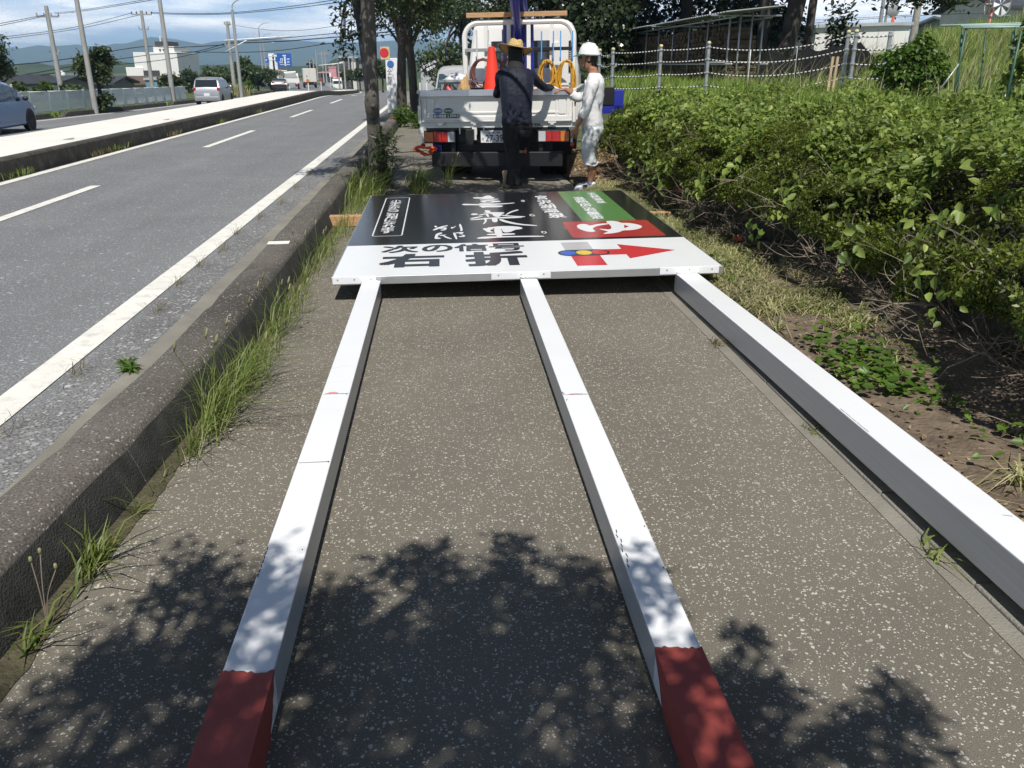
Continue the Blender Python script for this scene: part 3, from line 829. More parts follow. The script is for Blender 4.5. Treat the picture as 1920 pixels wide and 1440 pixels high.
RI = [[(1.157, 1.619), (1.215, 1.642), (1.282, 1.674), (1.382, 1.66), (1.449, 1.611), (1.472, 1.547), (1.44, 1.506), (1.398, 1.497), (1.35, 1.4), (1.302, 1.378), (1.282, 1.424), (1.284, 1.551), (1.211, 1.576), (1.164, 1.588)], [(1.11, 1.574), (1.153, 1.596), (1.21, 1.567), (1.208, 1.531), (1.184, 1.525), (1.177, 1.452), (1.202, 1.426), (1.2, 1.391), (1.149, 1.412), (1.136, 1.487)], [(1.212, 1.597), (1.279, 1.588), (1.273, 1.212), (1.211, 1.215)], [(1.136, 1.328), (1.197, 1.348), (1.368, 1.34), (1.383, 1.321), (1.374, 1.283), (1.249, 1.271), (1.143, 1.291)], [(1.048, 1.187), (1.106, 1.229), (1.246, 1.23), (1.616, 1.206), (1.612, 1.162), (1.41, 1.178), (1.243, 1.183), (1.13, 1.149), (1.052, 1.154)]]
BETTEI = [[(0.69, 1.744), (0.707, 1.773), (0.719, 1.724), (0.713, 1.679), (0.699, 1.696)], [(0.673, 1.573), (0.743, 1.721), (0.815, 1.78), (0.813, 1.737), (0.761, 1.682), (0.697, 1.552)], [(0.731, 1.677), (0.802, 1.673), (0.804, 1.621), (0.789, 1.548), (0.755, 1.538), (0.746, 1.575), (0.778, 1.582), (0.783, 1.63), (0.731, 1.619)], [(0.837, 1.647), (0.847, 1.701), (0.855, 1.66), (0.886, 1.749), (0.883, 1.709), (0.857, 1.623), (0.842, 1.616)], [(0.911, 1.808), (0.932, 1.822), (0.943, 1.542), (0.933, 1.491), (0.915, 1.511), (0.924, 1.551)], [(0.714, 1.412), (0.751, 1.456), (0.763, 1.44), (0.76, 1.406), (0.727, 1.34), (0.722, 1.243), (0.751, 1.226), (0.748, 1.194), (0.704, 1.189), (0.697, 1.219), (0.703, 1.343)], [(0.737, 1.338), (0.794, 1.359), (0.794, 1.331), (0.74, 1.31)], [(0.757, 1.37), (0.782, 1.305), (0.842, 1.181), (0.839, 1.166), (0.798, 1.206), (0.763, 1.315)], [(0.851, 1.423), (0.874, 1.434), (0.887, 1.195), (0.883, 1.149), (0.875, 1.156), (0.87, 1.197)], [(0.874, 1.434), (0.95, 1.453), (0.939, 1.383), (0.91, 1.361), (0.902, 1.385), (0.926, 1.41), (0.874, 1.4)], [(0.907, 1.367), (0.954, 1.31), (0.956, 1.268), (0.938, 1.24), (0.899, 1.245), (0.9, 1.272), (0.934, 1.279), (0.937, 1.306)]]
YU = [[(1.949, 1.574), (1.976, 1.649), (2.02, 1.674), (2.056, 1.648), (2.068, 1.574), (2.134, 1.638), (2.227, 1.678), (2.266, 1.641), (2.143, 1.574), (2.091, 1.504), (2.07, 1.442), (2.07, 1.382), (2.08, 1.342), (2.056, 1.306), (2.01, 1.317), (1.973, 1.385), (1.948, 1.473)], [(2.243, 1.762), (2.283, 1.784), (2.332, 1.772), (2.361, 1.713), (2.372, 1.669), (2.441, 1.66), (2.496, 1.589), (2.521, 1.513), (2.51, 1.453), (2.471, 1.388), (2.392, 1.339), (2.314, 1.34), (2.283, 1.281), (2.227, 1.241), (2.185, 1.223), (2.115, 1.208), (2.15, 1.265), (2.184, 1.294), (2.16, 1.346), (2.118, 1.435), (2.155, 1.42), (2.206, 1.384), (2.236, 1.435), (2.25, 1.534), (2.25, 1.612)]]
YUHOLE = [[(2.377, 1.579), (2.404, 1.498), (2.348, 1.43)]]

print_poly('lettering', [smoothpoly(q, 1) for q in KI], M['letter_white'])
print_poly('lettering', [smoothpoly(q, 1) for q in RAKU], M['letter_white'])
print_poly('lettering', [smoothpoly(q, 1) for q in RI], M['letter_white'])
print_poly('lettering', [smoothpoly(q, 1) for q in BETTEI], M['letter_white'])
def rrect(x0, y0, x1, y1, r, n=5):
    o = []
    for cx_, cy_, a in ((x1 - r, y0 + r, -90), (x1 - r, y1 - r, 0), (x0 + r, y1 - r, 90), (x0 + r, y0 + r, 180)):
        for i in range(n + 1):
            q = R(a + 90 * i / n); o.append((cx_ + r * math.cos(q), cy_ + r * math.sin(q)))
    return o
def outline(name, x0, y0, x1, y1, r, w, mt, z=LZ):
    a = rrect(x0, y0, x1, y1, r); b = rrect(x0 + w, y0 + w, x1 - w, y1 - w, max(0.004, r - w))
    n = len(a); m = MB()
    vs = [(p[0], p[1], z) for p in a] + [(p[0], p[1], z) for p in b]
    m.add(vs, [(i, (i + 1) % n, n + (i + 1) % n, n + i) for i in range(n)])
    m.build(name, mt, sg)
outline('text_frame', 0.165, 1.36, 0.425, 3.40, 0.035, 0.011, M['letter_white'])
vtext('lettering', '小学生からご利用になれます', 0.228, 0.34, 3.25, 1.48, M['letter_white'], bold=0.02, gap=0.02)
for ch, b in (('き', (1.585, 2.94, 1.628, 3.06)), ('ら', (1.59, 2.11, 1.64, 2.23)), ('り', (1.61, 1.29, 1.655, 1.39))):
    text('lettering', ch, b, M['letter_white'], sg, bold=0.02)
for ch, b in zip('宮沢湖温泉', ((1.76, 3.06, 1.885, 3.32), (1.745, 2.78, 1.90, 3.02), (1.735, 2.53, 1.90, 2.76), (1.74, 2.29, 1.905, 2.51), (1.76, 2.0, 1.93, 2.27))):
    text('lettering', ch, b, M['letter_white'], sg, bold=0.022)
GX0, GX1, RY0, RY1 = 2.04, 2.535, 1.08, 1.79
print_poly('green_field', [[(GX0, RY1 + 0.004), (GX1, RY1 + 0.004), (GX1, SL - 0.004), (GX0, SL - 0.004)]], M['sign_green'], z=0.0006, th=0.0004)
for i, ch in enumerate('天然温泉'):
    text('lettering', ch, (2.345, 3.27 - 0.175 * i, 2.445, 3.43 - 0.175 * i), M['letter_white'], sg, bold=0.02)
y = 3.17
for ch, h in zip('温熱房＆岩盤浴', (0.2, 0.2, 0.2, 0.08, 0.2, 0.2, 0.2)):
    text('lettering', ch, (2.145, y - h + 0.014, 2.27 if ch != '＆' else 2.25, y), M['letter_white'], sg, bold=0.02); y -= h
print_poly('red_field', [rrect(1.845, RY0, 2.63, RY1, 0.03)], M['sign_red'], z=0.0008, th=0.0005)
print_poly('lettering', [smoothpoly(q, 1) for q in YU], M['letter_white'], z=0.0018)
print_poly('lettering_gap', YUHOLE, M['sign_red'], z=0.0024)
for ch, b in zip('次の信号', ((0.285, 0.70, 0.575, 0.965), (0.60, 0.70, 0.845, 0.955), (0.855, 0.69, 1.125, 0.955), (1.13, 0.675, 1.41, 0.95))):
    text('lettering', ch, b, M['ink'], sg, bold=0.03)
text('lettering', '右', (0.295, 0.22, 0.775, 0.655), M['ink'], sg, bold=0.045)
text('lettering', '折', (0.93, 0.19, 1.40, 0.655), M['ink'], sg, bold=0.045)
print_poly('grey_bar', [[(1.715, 0.625), (1.935, 0.625), (1.935, 0.915), (1.715, 0.915)]], M['sign_grey'], z=0.0007, th=0.0004)
print_poly('arrow', [[(1.725, 0.435), (2.155, 0.435), (2.155, 0.30), (2.56, 0.535), (2.155, 0.80), (2.155, 0.625), (1.725, 0.625)]], M['sign_red2'], z=0.0009, th=0.0005)
print_poly('arrow_stem', [[(1.73, 0.115), (1.95, 0.115), (1.95, 0.433), (1.73, 0.433)]], M['sign_red2'], z=0.0009, th=0.0005)
def disc(c, r, n=24, ax=1.0): return [(c[0] + r * math.cos(2 * math.pi * i / n), c[1] + ax * r * math.sin(2 * math.pi * i / n)) for i in range(n)]
print_poly('signal_body', [rrect(1.645, 0.425, 2.045, 0.635, 0.10)], M['ink'], z=0.0015, th=0.0005)
for c_, mt in (((1.725, 0.53), 'sign_blue'), ((1.845, 0.53), 'sign_yellow'), ((1.965, 0.53), 'sign_red2')):
    print_poly('signal_light', [disc(c_, 0.06, ax=1.25)], M[mt], z=0.0021, th=0.0004)

# timber the sign rests on
tb = MB().box((0.60, 8.62, 0.06), (3.55, 0.105, 0.105), rz=-0.01).build('timber_batten', M['wood'], bevel=0.004)
tag(tb, 'orange brown timber batten lying under the fallen sign and poking out at its edges', 'timber')
# ------------------------------------------------------------------ the crane truck (local: x right, y forward, origin under the tailgate)
TY = R(-11.0)
truck = empty('crane_truck', (0.775, 12.05, 0), rot=(0, R(-0.9), TY), label='white flatbed truck with a blue loading crane, seen from behind on the path', cat='truck')
tw = 2.20                                     # bed width
TW = M['truck_white']
# bed floor, side gates, headboard
MB().box((0, 1.72, 0.835), (tw - 0.06, 3.40, 0.05)).build('bed_floor', M['wood'], truck)
for s_ in (-1, 1):
    g_ = MB().box((s_ * (tw / 2 - 0.02), 1.74, 1.0), (0.035, 3.36, 0.40))
    for i in range(5): g_.box((s_ * (tw / 2 + 0.006), 0.35 + i * 0.7, 0.98), (0.018, 0.07, 0.34))
    g_.box((s_ * (tw / 2 - 0.02), 1.74, 1.215), (0.055, 3.38, 0.03))
    g_.build('side_gate', TW, truck, bevel=0.005)
MB().box((0, 1.72, 0.77), (tw - 0.02, 3.44, 0.075)).build('bed_rail', TW, truck, bevel=0.006)
# tailgate with pressed frame
tg = MB().box((0, -0.004, 1.005), (tw - 0.10, 0.03, 0.41))
tgo = tg.build('tailgate', TW, truck, bevel=0.004)
fr = MB()
fr.box((0, -0.028, 1.17), (tw - 0.12, 0.022, 0.05))
fr.box((0, -0.026, 0.862), (tw - 0.12, 0.018, 0.05)).box((0, -0.030, 0.826), (tw - 0.10, 0.024, 0.02))
fr.box((0, -0.023, 0.935), (tw - 0.34, 0.012, 0.028))
for s_ in (-1, 1):
    fr.box((s_ * (tw / 2 - 0.10), -0.026, 1.01), (0.045, 0.018, 0.26))
    fr.box((s_ * (tw / 2 - 0.185), -0.024, 1.02), (0.10, 0.012, 0.22))
    fr.box((s_ * (tw / 2 - 0.26), -0.023, 1.01), (0.03, 0.010, 0.24))
fr.build('pressed_frame', TW, tgo, bevel=0.006)
lip = MB().box((0, -0.022, 1.235), (tw - 0.10, 0.085, 0.006)).box((0, -0.066, 1.198), (tw - 0.10, 0.005, 0.078))
lipo = lip.build('tread_plate', M['alu'], tgo)
tr = MB()
for i in range(66):
    for j in range(2):
        x = -tw / 2 + 0.09 + i * 0.031
        tr.box((x, -0.0705, 1.178 + j * 0.036 + (0.018 if i % 2 else 0)), (0.026, 0.004, 0.006), rot=(0, R(45 if (i + j) % 2 else -45), 0))
tr.build('tread_pattern', M['alu'], lipo)['kind'] = 'stuff'
for x in (-0.78, -0.30, 0.30, 0.78):
    MB().box((x, -0.045, 0.80), (0.11, 0.02, 0.018)).box((x, -0.038, 0.785), (0.05, 0.03, 0.03)).build('tailgate_hinge', TW, truck, bevel=0.003)
for s_ in (-1, 1):
    MB().box((s_ * (tw / 2 - 0.02), -0.012, 1.02), (0.045, 0.05, 0.44)).build('corner_post', TW, truck, bevel=0.006)
    MB().box((s_ * (tw / 2 - 0.005), -0.045, 1.16), (0.03, 0.03, 0.07)).box((s_ * (tw / 2 - 0.005), -0.05, 1.09), (0.02, 0.02, 0.10)).build('latch', M['chassis'], truck, bevel=0.004)
    b = MB().box((s_ * (tw / 2 - 0.04), -0.01, 0.70), (0.10, 0.02, 0.07)).box((s_ * (tw / 2 - 0.05), -0.01, 0.60), (0.03, 0.012, 0.17)).build('marker_bracket', TW, truck, bevel=0.002)
    MB().lathe([(0.035, 0), (0.035, 0.008), (0.028, 0.014), (0.002, 0.015)], 16, o=(s_ * (tw / 2 - 0.045), -0.015, 0.50), M=Matrix.Rotation(R(90), 3, 'X')).build('round_reflector', M['lamp_red'], b, smooth='auto')
# stickers and writing on the tailgate (flat print)
TGZ = -0.0205
def tg_text(s, x0, z0, x1, z1, mt, parent, y=-0.0225, bold=0.02):
    rot = Matrix.Translation((0, y, 0)) @ Matrix.Rotation(R(90), 4, 'X')
    text('lettering', s, (x0, z0, x1, z1), mt, parent, z=0, bold=bold, rot=rot)
def plate(name, poly, y0, y1, mt, parent):
    m = MB(); n = len(poly)
    m.add([(p[0], y0, p[1]) for p in poly] + [(p[0], y1, p[1]) for p in poly],
          [tuple(range(n)), tuple(range(2 * n - 1, n - 1, -1))] + [(i, (i + 1) % n, n + (i + 1) % n, n + i) for i in range(n)])
    return m.build(name, mt, parent)
M['sticker_blue'] = mat('blue sticker', (0.06, 0.16, 0.42), 0.3, var=0.1, vscale=60)
M['sticker_green'] = mat('green sticker', (0.04, 0.13, 0.06), 0.3, var=0.1, vscale=60)
for x, mt in ((-0.82, 'sticker_blue'), (-0.67, 'sticker_green')):
    st = plate('sticker', disc((x, 0.965), 0.067, ax=0.58), -0.0295, -0.0305, M[mt], tgo)
    plate('sticker_band', [(x - 0.055, 0.958), (x + 0.055, 0.958), (x + 0.055, 0.976), (x - 0.055, 0.976)], -0.0306, -0.0309, M['sign_grey'], st)
ls = plate('load_label', [(-0.885, 0.868), (-0.515, 0.868), (-0.515, 0.925), (-0.885, 0.925)], -0.0365, -0.0375, M['ink'], tgo)
for seg_ in (('最大積載量', -0.878, -0.70), ('2,300KG', -0.685, -0.522)):
    tg_text(seg_[0], seg_[1], 0.875, seg_[2], 0.918, M['letter_white'], ls, y=-0.0379)
tg_text('CANTER', 0.30, 0.752, 0.62, 0.786, M['ink'], truck, y=-0.0115, bold=0.03)
# rear chassis: frame, tail lamps, number plate, bumper
ch = MB()
for s_ in (-1, 1):
    ch.box((s_ * 0.36, 2.4, 0.62), (0.10, 5.2, 0.20))
ch.box((0, 0.12, 0.62), (1.9, 0.10, 0.18)).box((0, 0.35, 0.50), (0.9, 0.3, 0.25)).box((-0.35, 0.2, 0.45), (0.5, 0.02, 0.3)).box((0.55, 0.25, 0.45), (0.45, 0.02, 0.3))
ch.box((0, 1.6, 0.72), (2.0, 3.2, 0.04))
ch.build('chassis', M['chassis'], truck, bevel=0.006)
MB().box((0, -0.02, 0.31), (1.86, 0.10, 0.20)).build('rear_bumper', M['chassis'], truck, bevel=0.012)
for x in (-0.62, 0.62): MB().box((x, 0.06, 0.42), (0.06, 0.12, 0.2)).build('bumper_stay', M['chassis'], truck)
for s_ in (-1, 1):
    hs = MB().box((s_ * 0.80, -0.01, 0.615), (0.46, 0.07, 0.17)).build('tail_lamp', M['chassis'], truck, bevel=0.01)
    for x0, w, mt in ((0.155, 0.12, 'lamp_amber'), (0.035, 0.11, 'lamp_red'), (-0.065, 0.085, 'lamp_red'), (-0.16, 0.10, 'lamp_clear')):
        lens = MB().box((s_ * (0.80 + x0), -0.047, 0.615), (w, 0.02, 0.135)).build('lens', M[mt], hs, bevel=0.006)
np_ = MB().box((-0.06, -0.02, 0.615), (0.33, 0.008, 0.165)).build('number_plate', M['white_paint'], truck, bevel=0.004)
tg_text('土浦 100', -0.12, 0.655, 0.05, 0.69, M['ink'], np_, y=-0.0248)
tg_text('そ', -0.21, 0.565, -0.175, 0.60, M['ink'], np_, y=-0.0248)
tg_text('27-39', -0.155, 0.548, 0.09, 0.64, M['ink'], np_, y=-0.0248, bold=0.015)
for x in (-0.52, -0.18): MB().box((x, -0.015, 0.70), (0.02, 0.012, 0.10)).build('hook', TW, truck, bevel=0.003)
MB().box((-0.31, -0.02, 0.70), (0.07, 0.03, 0.12)).box((-0.31, -0.02, 0.61), (0.055, 0.03, 0.08)).build('lamp_bracket', TW, truck, bevel=0.004)
# wheels: dual rear pair each side, front pair
def wheel(x, y, r=0.36, w=0.20):
    o = MB().lathe([(r * 0.62, -w / 2), (r * 0.93, -w / 2), (r, -w / 2 + 0.03), (r, w / 2 - 0.03), (r * 0.93, w / 2), (r * 0.62, w / 2)], 28, o=(x, y, r), axis='X').build('wheel', M['black'], truck, smooth='auto')
    MB().lathe([(r * 0.60, -w * 0.45), (r * 0.5, -w * 0.1), (r * 0.2, -w * 0.1), (r * 0.2, w * 0.1), (r * 0.5, w * 0.1), (r * 0.60, w * 0.45)], 20, o=(x, y, r), axis='X').build('rim', M['steel'], o, smooth='auto')
for x in (-0.86, -0.64, 0.64, 0.86): wheel(x, 0.95)
for x in (-0.84, 0.84): wheel(x, 4.75)
MB().tube([(-0.9, 0.95, 0.36), (0.9, 0.95, 0.36)], 0.07, 8).ball((0, 0.95, 0.36), 0.16).build('axle', M['chassis'], truck, smooth=True)
for s_ in (-1, 1):
    MB().box((s_ * 0.78, 0.55, 0.52), (0.5, 0.02, 0.42)).build('mud_flap', M['black'], truck)
# headboard hoop
hp = []
for i in range(9):
    a = R(180 - i * 90 / 8); hp.append((-0.93 + 0.25 + 0.25 * math.cos(a), 3.15, 1.98 + 0.25 * math.sin(a)))
hoop = [(-0.93, 3.15, 0.85), (-0.93, 3.15, 1.6)] + hp + [(-x, y, z) for x, y, z in reversed(hp)] + [(0.93, 3.15, 1.6), (0.93, 3.15, 0.85)]
ho = MB().tube(hoop, 0.047, 8)
for x in (-0.56, -0.17, 0.17, 0.56): ho.box((x, 3.15, 1.55), (0.065, 0.05, 1.35))
ho.box((0, 3.15, 1.02), (1.84, 0.03, 0.36)).box((0, 3.14, 1.235), (1.84, 0.04, 0.04))
ho.build('headboard', TW, truck, smooth='auto')
for x in (-0.62, 0.66):
    MB().tube([(x, 3.12, 2.27), (x, 3.12, 2.36)], [0.022, 0.012], 8).build('hoop_finial', TW, truck, smooth=True)
for s_ in (-1, 1):
    MB().box((s_ * 0.54, 3.09, 1.80), (0.76, 0.03, 0.055)).build('hook_rail', M['steel'] if s_ < 0 else M['chassis'], truck, bevel=0.004)
# cab
def cabring(y, hw_b, hw_m, hw_t, zt, r=0.10, zb=0.75):
    return [(-hw_b, y, zb), (-hw_m, y, 1.25), (-hw_m + 0.02, y, 1.55), (-hw_t, y, zt - r), (-hw_t + r * 0.35, y, zt - r * 0.3), (-hw_t + r, y, zt),
            (hw_t - r, y, zt), (hw_t - r * 0.35, y, zt - r * 0.3), (hw_t, y, zt - r), (hw_m - 0.02, y, 1.55), (hw_m, y, 1.25), (hw_b, y, zb)]
cab = MB().loft([cabring(3.75, 0.93, 0.95, 0.83, 2.20), cabring(3.80, 0.97, 0.99, 0.87, 2.26), cabring(4.6, 0.98, 1.0, 0.88, 2.29), cabring(5.15, 0.98, 1.0, 0.86, 2.22), cabring(5.35, 0.97, 0.98, 0.84, 1.95), cabring(5.62, 0.96, 0.97, 0.90, 1.42, 0.06), cabring(5.68, 0.94, 0.95, 0.88, 1.25, 0.04)], True)
cabo = cab.build('cab', TW, truck, smooth='auto')
for s_ in (-1, 1):
    plate('rear_window', rrect(s_ * 0.36 - 0.22, 1.50, s_ * 0.36 + 0.22, 1.95, 0.06), 3.742, 3.75, M['glass'], cabo)
    m = MB().box((s_ * 0.60, 3.74, 1.45), (0.10, 0.025, 0.95)).box((s_ * 0.08, 3.735, 1.4), (0.10, 0.03, 1.1))
    m.build('pressed_rib', TW, cabo, bevel=0.012)
    MB().box((s_ * 1.16, 5.45, 1.80), (0.16, 0.05, 0.34)).tube([(s_ * 0.96, 5.5, 1.95), (s_ * 1.14, 5.46, 1.95)], 0.012).build('wing_mirror', M['black'], cabo, bevel=0.01)
    plate('side_glass', [(0, 0), (1, 0), (1, 1)], 0, 0.001, M['glass'], cabo) if False else None
    MB().box((s_ * 0.955, 4.7, 1.75), (0.02, 0.8, 0.42), rot=(0, R(-s_ * 13), 0)).build('side_window', M['glass'], cabo, bevel=0.01)
ve = MB().box((0.885, 3.74, 1.68), (0.13, 0.02, 0.52)).build('vent', M['black'], cabo, bevel=0.02)
for i in range(9): MB().box((0.885, 3.725, 1.55 + i * 0.035), (0.10, 0.012, 0.014)).build('vent_slat', TW, ve)
# crane: pedestal, column, boom folded up and back over the bed
cr = MB().box((0, 3.45, 0.95), (0.60, 0.34, 0.5)).build('crane_base', M['crane_blue'], truck, bevel=0.02)
cc = MB().box((0, 3.45, 1.70), (0.30, 0.30, 1.05)).box((-0.21, 3.42, 1.95), (0.16, 0.2, 0.62)).box((-0.24, 3.36, 1.35), (0.20, 0.16, 0.35)).tube([(0.19, 3.4, 1.3), (0.19, 3.3, 2.2)], 0.055, 10)
cc.build('crane_column', M['crane_blue'], truck, bevel=0.015)
bd = Vector((0, -0.77, 0.64)).normalized()
b0 = Vector((0, 3.55, 2.22))
def beam(p0, p1, w, h):
    p0 = Vector(p0); p1 = Vector(p1); d = (p1 - p0).normalized(); u = Vector((1, 0, 0)); w_ = d.cross(u)
    f = lambda p: [p + u * (a * w / 2) + w_ * (b * h / 2) for a, b in ((-1, -0.6), (-0.75, -1), (0.75, -1), (1, -0.6), (1, 0.6), (0.75, 1), (-0.75, 1), (-1, 0.6))]
    return [f(p0), f(p1)]
bm_ = MB().loft(beam(b0, b0 + bd * 3.0, 0.27, 0.32)).build('boom', M['crane_blue'], truck, smooth='auto')
MB().loft(beam(b0 + bd * 2.8, b0 + bd * 5.6, 0.22, 0.26)).build('boom_section', M['crane_blue'], bm_, smooth='auto')
MB().loft(beam(b0 + bd * 5.4, b0 + bd * 8.2, 0.17, 0.21)).build('boom_section', M['crane_blue'], bm_, smooth='auto')
MB().box((0, 3.30, 2.30), (0.11, 0.10, 0.30)).build('boom_ram_end', M['steel'], truck, bevel=0.01)
MB().tube([(0, 3.28, 1.75), b0 + bd * 1.9 + Vector((0, 0, -0.18))], 0.065, 10).build('boom_ram', M['crane_blue'], truck, smooth=True)
tip = b0 + bd * 8.2
MB().tube([tip, tip + Vector((0, -0.02, -2.3))], 0.008, 5).build('hoist_rope', M['chassis'], truck)
MB().box(tip + Vector((0, -0.02, -2.42)), (0.10, 0.07, 0.26)).tube([tip + Vector((0, -0.02, -2.54)) + Vector((0.05 * math.sin(a), 0, -0.05 + 0.05 * math.cos(a))) for a in [R(q) for q in range(0, 250, 25)]], 0.014, 6).build('hook_block', M['sign_yellow'], truck, smooth='auto')
# outriggers
for s_, x1 in ((-1, -1.0), (1, 1.72)):
    MB().box((s_ * abs(x1) / 2 + s_ * 0.15, 3.45, 0.80), (abs(x1) - 0.2, 0.16, 0.14)).build('outrigger_beam', M['crane_blue'], truck, bevel=0.006)
    MB().box((x1, 3.45, 0.62), (0.17, 0.16, 1.0 if s_ > 0 else 0.55)).tube([(x1, 3.45, 0.3), (x1, 3.45, 0.06)], 0.035, 8).lathe([(0.12, 0), (0.12, 0.03), (0.05, 0.06)], 12, o=(x1, 3.45, 0.02 + (0.03 if s_ > 0 else 0))).build('outrigger_leg', M['crane_blue'], truck, bevel=0.006)
MB().box((1.33, 3.38, 1.02), (0.62, 0.05, 0.30)).build('side_box', M['chassis'], truck, bevel=0.01)
MB().box((-0.86, 0.12, 0.44), (0.12, 0.1, 0.14)).build('rear_jack', M['crane_blue'], truck, bevel=0.01)

# ---- things carried on or tied to the truck (world space through the truck's frame)
bpy.context.view_layer.update()
TM = truck.matrix_world.copy()
def tpos(x, y, z): return TM @ Vector((x, y, z))
def hosecoil(name, label, mt, c, rx_, rz2, turns, th, seed, hookmt=None):
    r_ = random.Random(seed)
    o = empty(name, tpos(*c), rot=truck.rotation_euler, label=label, cat='hose')
    m = MB(); pts = []
    for i in range(turns * 18):
        a = 2 * math.pi * i / 18
        if i % 18 == 0: ax, az, off, dz = rx_ * r_.uniform(0.62, 1.12), rz2 * r_.uniform(0.66, 1.15), r_.uniform(-0.06, 0.06), r_.uniform(-0.035, 0.012)
        pts.append((ax * math.sin(a), off * 0.8 + 0.012 * math.sin(a * 3), az * (math.cos(a) - 1) + dz))
    m.tube(pts, th, 6)
    m.build('coil', mt, o, smooth=True)
    for s_ in (-1, 1):
        h = MB().tube([(s_ * 0.10, 0.02, 0.45), (s_ * 0.10, -0.02, 0.03), (s_ * 0.10, -0.09, -0.015), (s_ * 0.10, -0.12, 0.04)], 0.012, 6)
        h.build('hook', hookmt, o, smooth=True)
    return o
hosecoil('hose_coil', 'dusty red hose coil hanging left of the traffic cone on the headboard', M['hose_red'], (-0.60, 3.0, 1.66), 0.215, 0.29, 15, 0.0085, 3, M['steel'])
hosecoil('hose_coil', 'dusty red hose coil hanging partly behind the traffic cone', M['hose_red'], (-0.16, 3.0, 1.66), 0.15, 0.26, 12, 0.0085, 4, M['steel'])
hosecoil('hose_coil', 'yellow hose coil nearer the man in the straw hat', M['hose_yellow'], (0.50, 2.98, 1.62), 0.150, 0.27, 13, 0.009, 5, M['hook_blue'])
hosecoil('hose_coil', 'longer yellow hose coil nearer the man in the white helmet', M['hose_yellow'], (0.82, 2.98, 1.62), 0.155, 0.35, 17, 0.009, 6, M['hook_blue'])
bd_ = MB().box((0, 0, 0), (1.70, 0.12, 0.075)).build('loose_plank', M['wood'], bevel=0.004)
bd_.location = tpos(-0.03, 3.14, 2.345); bd_.rotation_euler = (0, R(-0.9), TY)
tag(bd_, 'long brown plank lying across the top of the white hoop', 'plank')
# cone
cn = empty('traffic_cone', tpos(-0.18, 1.0, 0.862), rot=truck.rotation_euler, label='red traffic cone standing in the truck bed', cat='traffic cone')
MB().lathe([(0.185, 0.03), (0.175, 0.06), (0.052, 0.90), (0.045, 0.94), (0.028, 0.945)], 24).build('cone_body', M['cone'], cn, smooth='auto')
MB().box((0, 0, 0.015), (0.40, 0.40, 0.03)).build('cone_base', M['cone'], cn, bevel=0.01)
# sacks, tubs, tools
def crumple(name, label, cat, c, d, mt, seed, n=9, drop=0.5):
    """a heap of cloth or sheet: a domed grid with random folds"""
    r_ = random.Random(seed); V = []; F = []
    k = n * 2
    for j in range(k + 1):
        for i in range(k + 1):
            u = i / k * 2 - 1; v = j / k * 2 - 1
            rr = min(1, (u * u + v * v))
            h = (1 - rr ** 1.2) * (1 - drop * 0.3) + 0.55 * mnoise.noise((u * 2.1 + seed, v * 2.1, seed * 1.7)) * (1 - rr * rr)
            h += (0.25 * mnoise.noise((u * 5 + seed, v * 5, seed)) + 0.2 * mnoise.noise((u * 11, v * 11, seed))) * (1 - rr * rr)
            V.append((u * d[0] / 2 * (1 + 0.15 * mnoise.noise((v * 3, seed, 1))), v * d[1] / 2 * (1 + 0.15 * mnoise.noise((u * 3, seed, 2))), max(0.0, h) * d[2]))
    for j in range(k):
        for i in range(k):
            a = j * (k + 1) + i; F.append((a, a + 1, a + k + 2, a + k + 1))
    o = np_mesh(name, V, F, mt, smooth=True)
    o.location = tpos(*c); o.rotation_euler = truck.rotation_euler
    return tag(o, label, cat)
M['tarp_green'] = mat('dark green sheet', (0.022, 0.045, 0.036), 0.45, var=0.2, vscale=8)
M['sack_tan'] = mat('tan leather', (0.48, 0.30, 0.13), 0.8, var=0.25, vscale=12, bump=0.5)
M['bag_white'] = mat('white plastic bag', (0.70, 0.71, 0.73), 0.35, var=0.05, vscale=9)
M['tub_grey'] = mat('grey plastic', (0.32, 0.335, 0.35), 0.5, var=0.08, vscale=6)
M['bag_red'] = mat('pinkish red plastic', (0.72, 0.10, 0.10), 0.45, var=0.1, vscale=8)
crumple('tarpaulin', 'dark green crumpled tarpaulin at the left end of the truck bed', 'tarpaulin', (-0.70, 0.45, 0.862), (0.62, 0.55, 0.44), M['tarp_green'], 3)
crumple('work_gloves', 'tan bundle of leather gloves left of the traffic cone', 'gloves', (-0.52, 0.55, 0.862), (0.26, 0.30, 0.52), M['sack_tan'], 8)
crumple('plastic_bag', 'pinkish red plastic bag just inside the tailgate', 'bag', (-0.72, 0.16, 0.862), (0.42, 0.22, 0.40), M['bag_red'], 12)
tub = empty('plastic_tub', tpos(-0.72, 0.95, 0.862), rot=truck.rotation_euler, label='grey plastic tub heaped with a white bag in the truck bed', cat='tub')
MB().loft([[(a * w_, b * w_ * 0.8, z) for a, b in ((-1, -1), (1, -1), (1, 1), (-1, 1))] for w_, z in ((0.17, 0), (0.20, 0.46), (0.22, 0.46), (0.22, 0.50))]).build('tub_body', M['tub_grey'], tub, bevel=0.012)
o = crumple('plastic_bag', 'white plastic bag heaped on top of the grey tub', 'bag', (-0.72, 0.95, 1.364), (0.36, 0.30, 0.08), M['bag_white'], 21)
eq = empty('generator', tpos(-0.58, 2.35, 0.862), rot=truck.rotation_euler, label='black and silver engine unit under the red hoses by the headboard', cat='generator')
MB().box((0, 0, 0.18), (0.42, 0.36, 0.34)).box((0.16, -0.05, 0.40), (0.16, 0.2, 0.12)).build('engine_body', M['chassis'], eq, bevel=0.03)
MB().tube([(-0.24, -0.2, 0.02), (-0.24, -0.2, 0.46), (0.24, -0.2, 0.46), (0.24, -0.2, 0.02)], 0.014, 6).build('frame', M['alu'], eq, smooth=True)
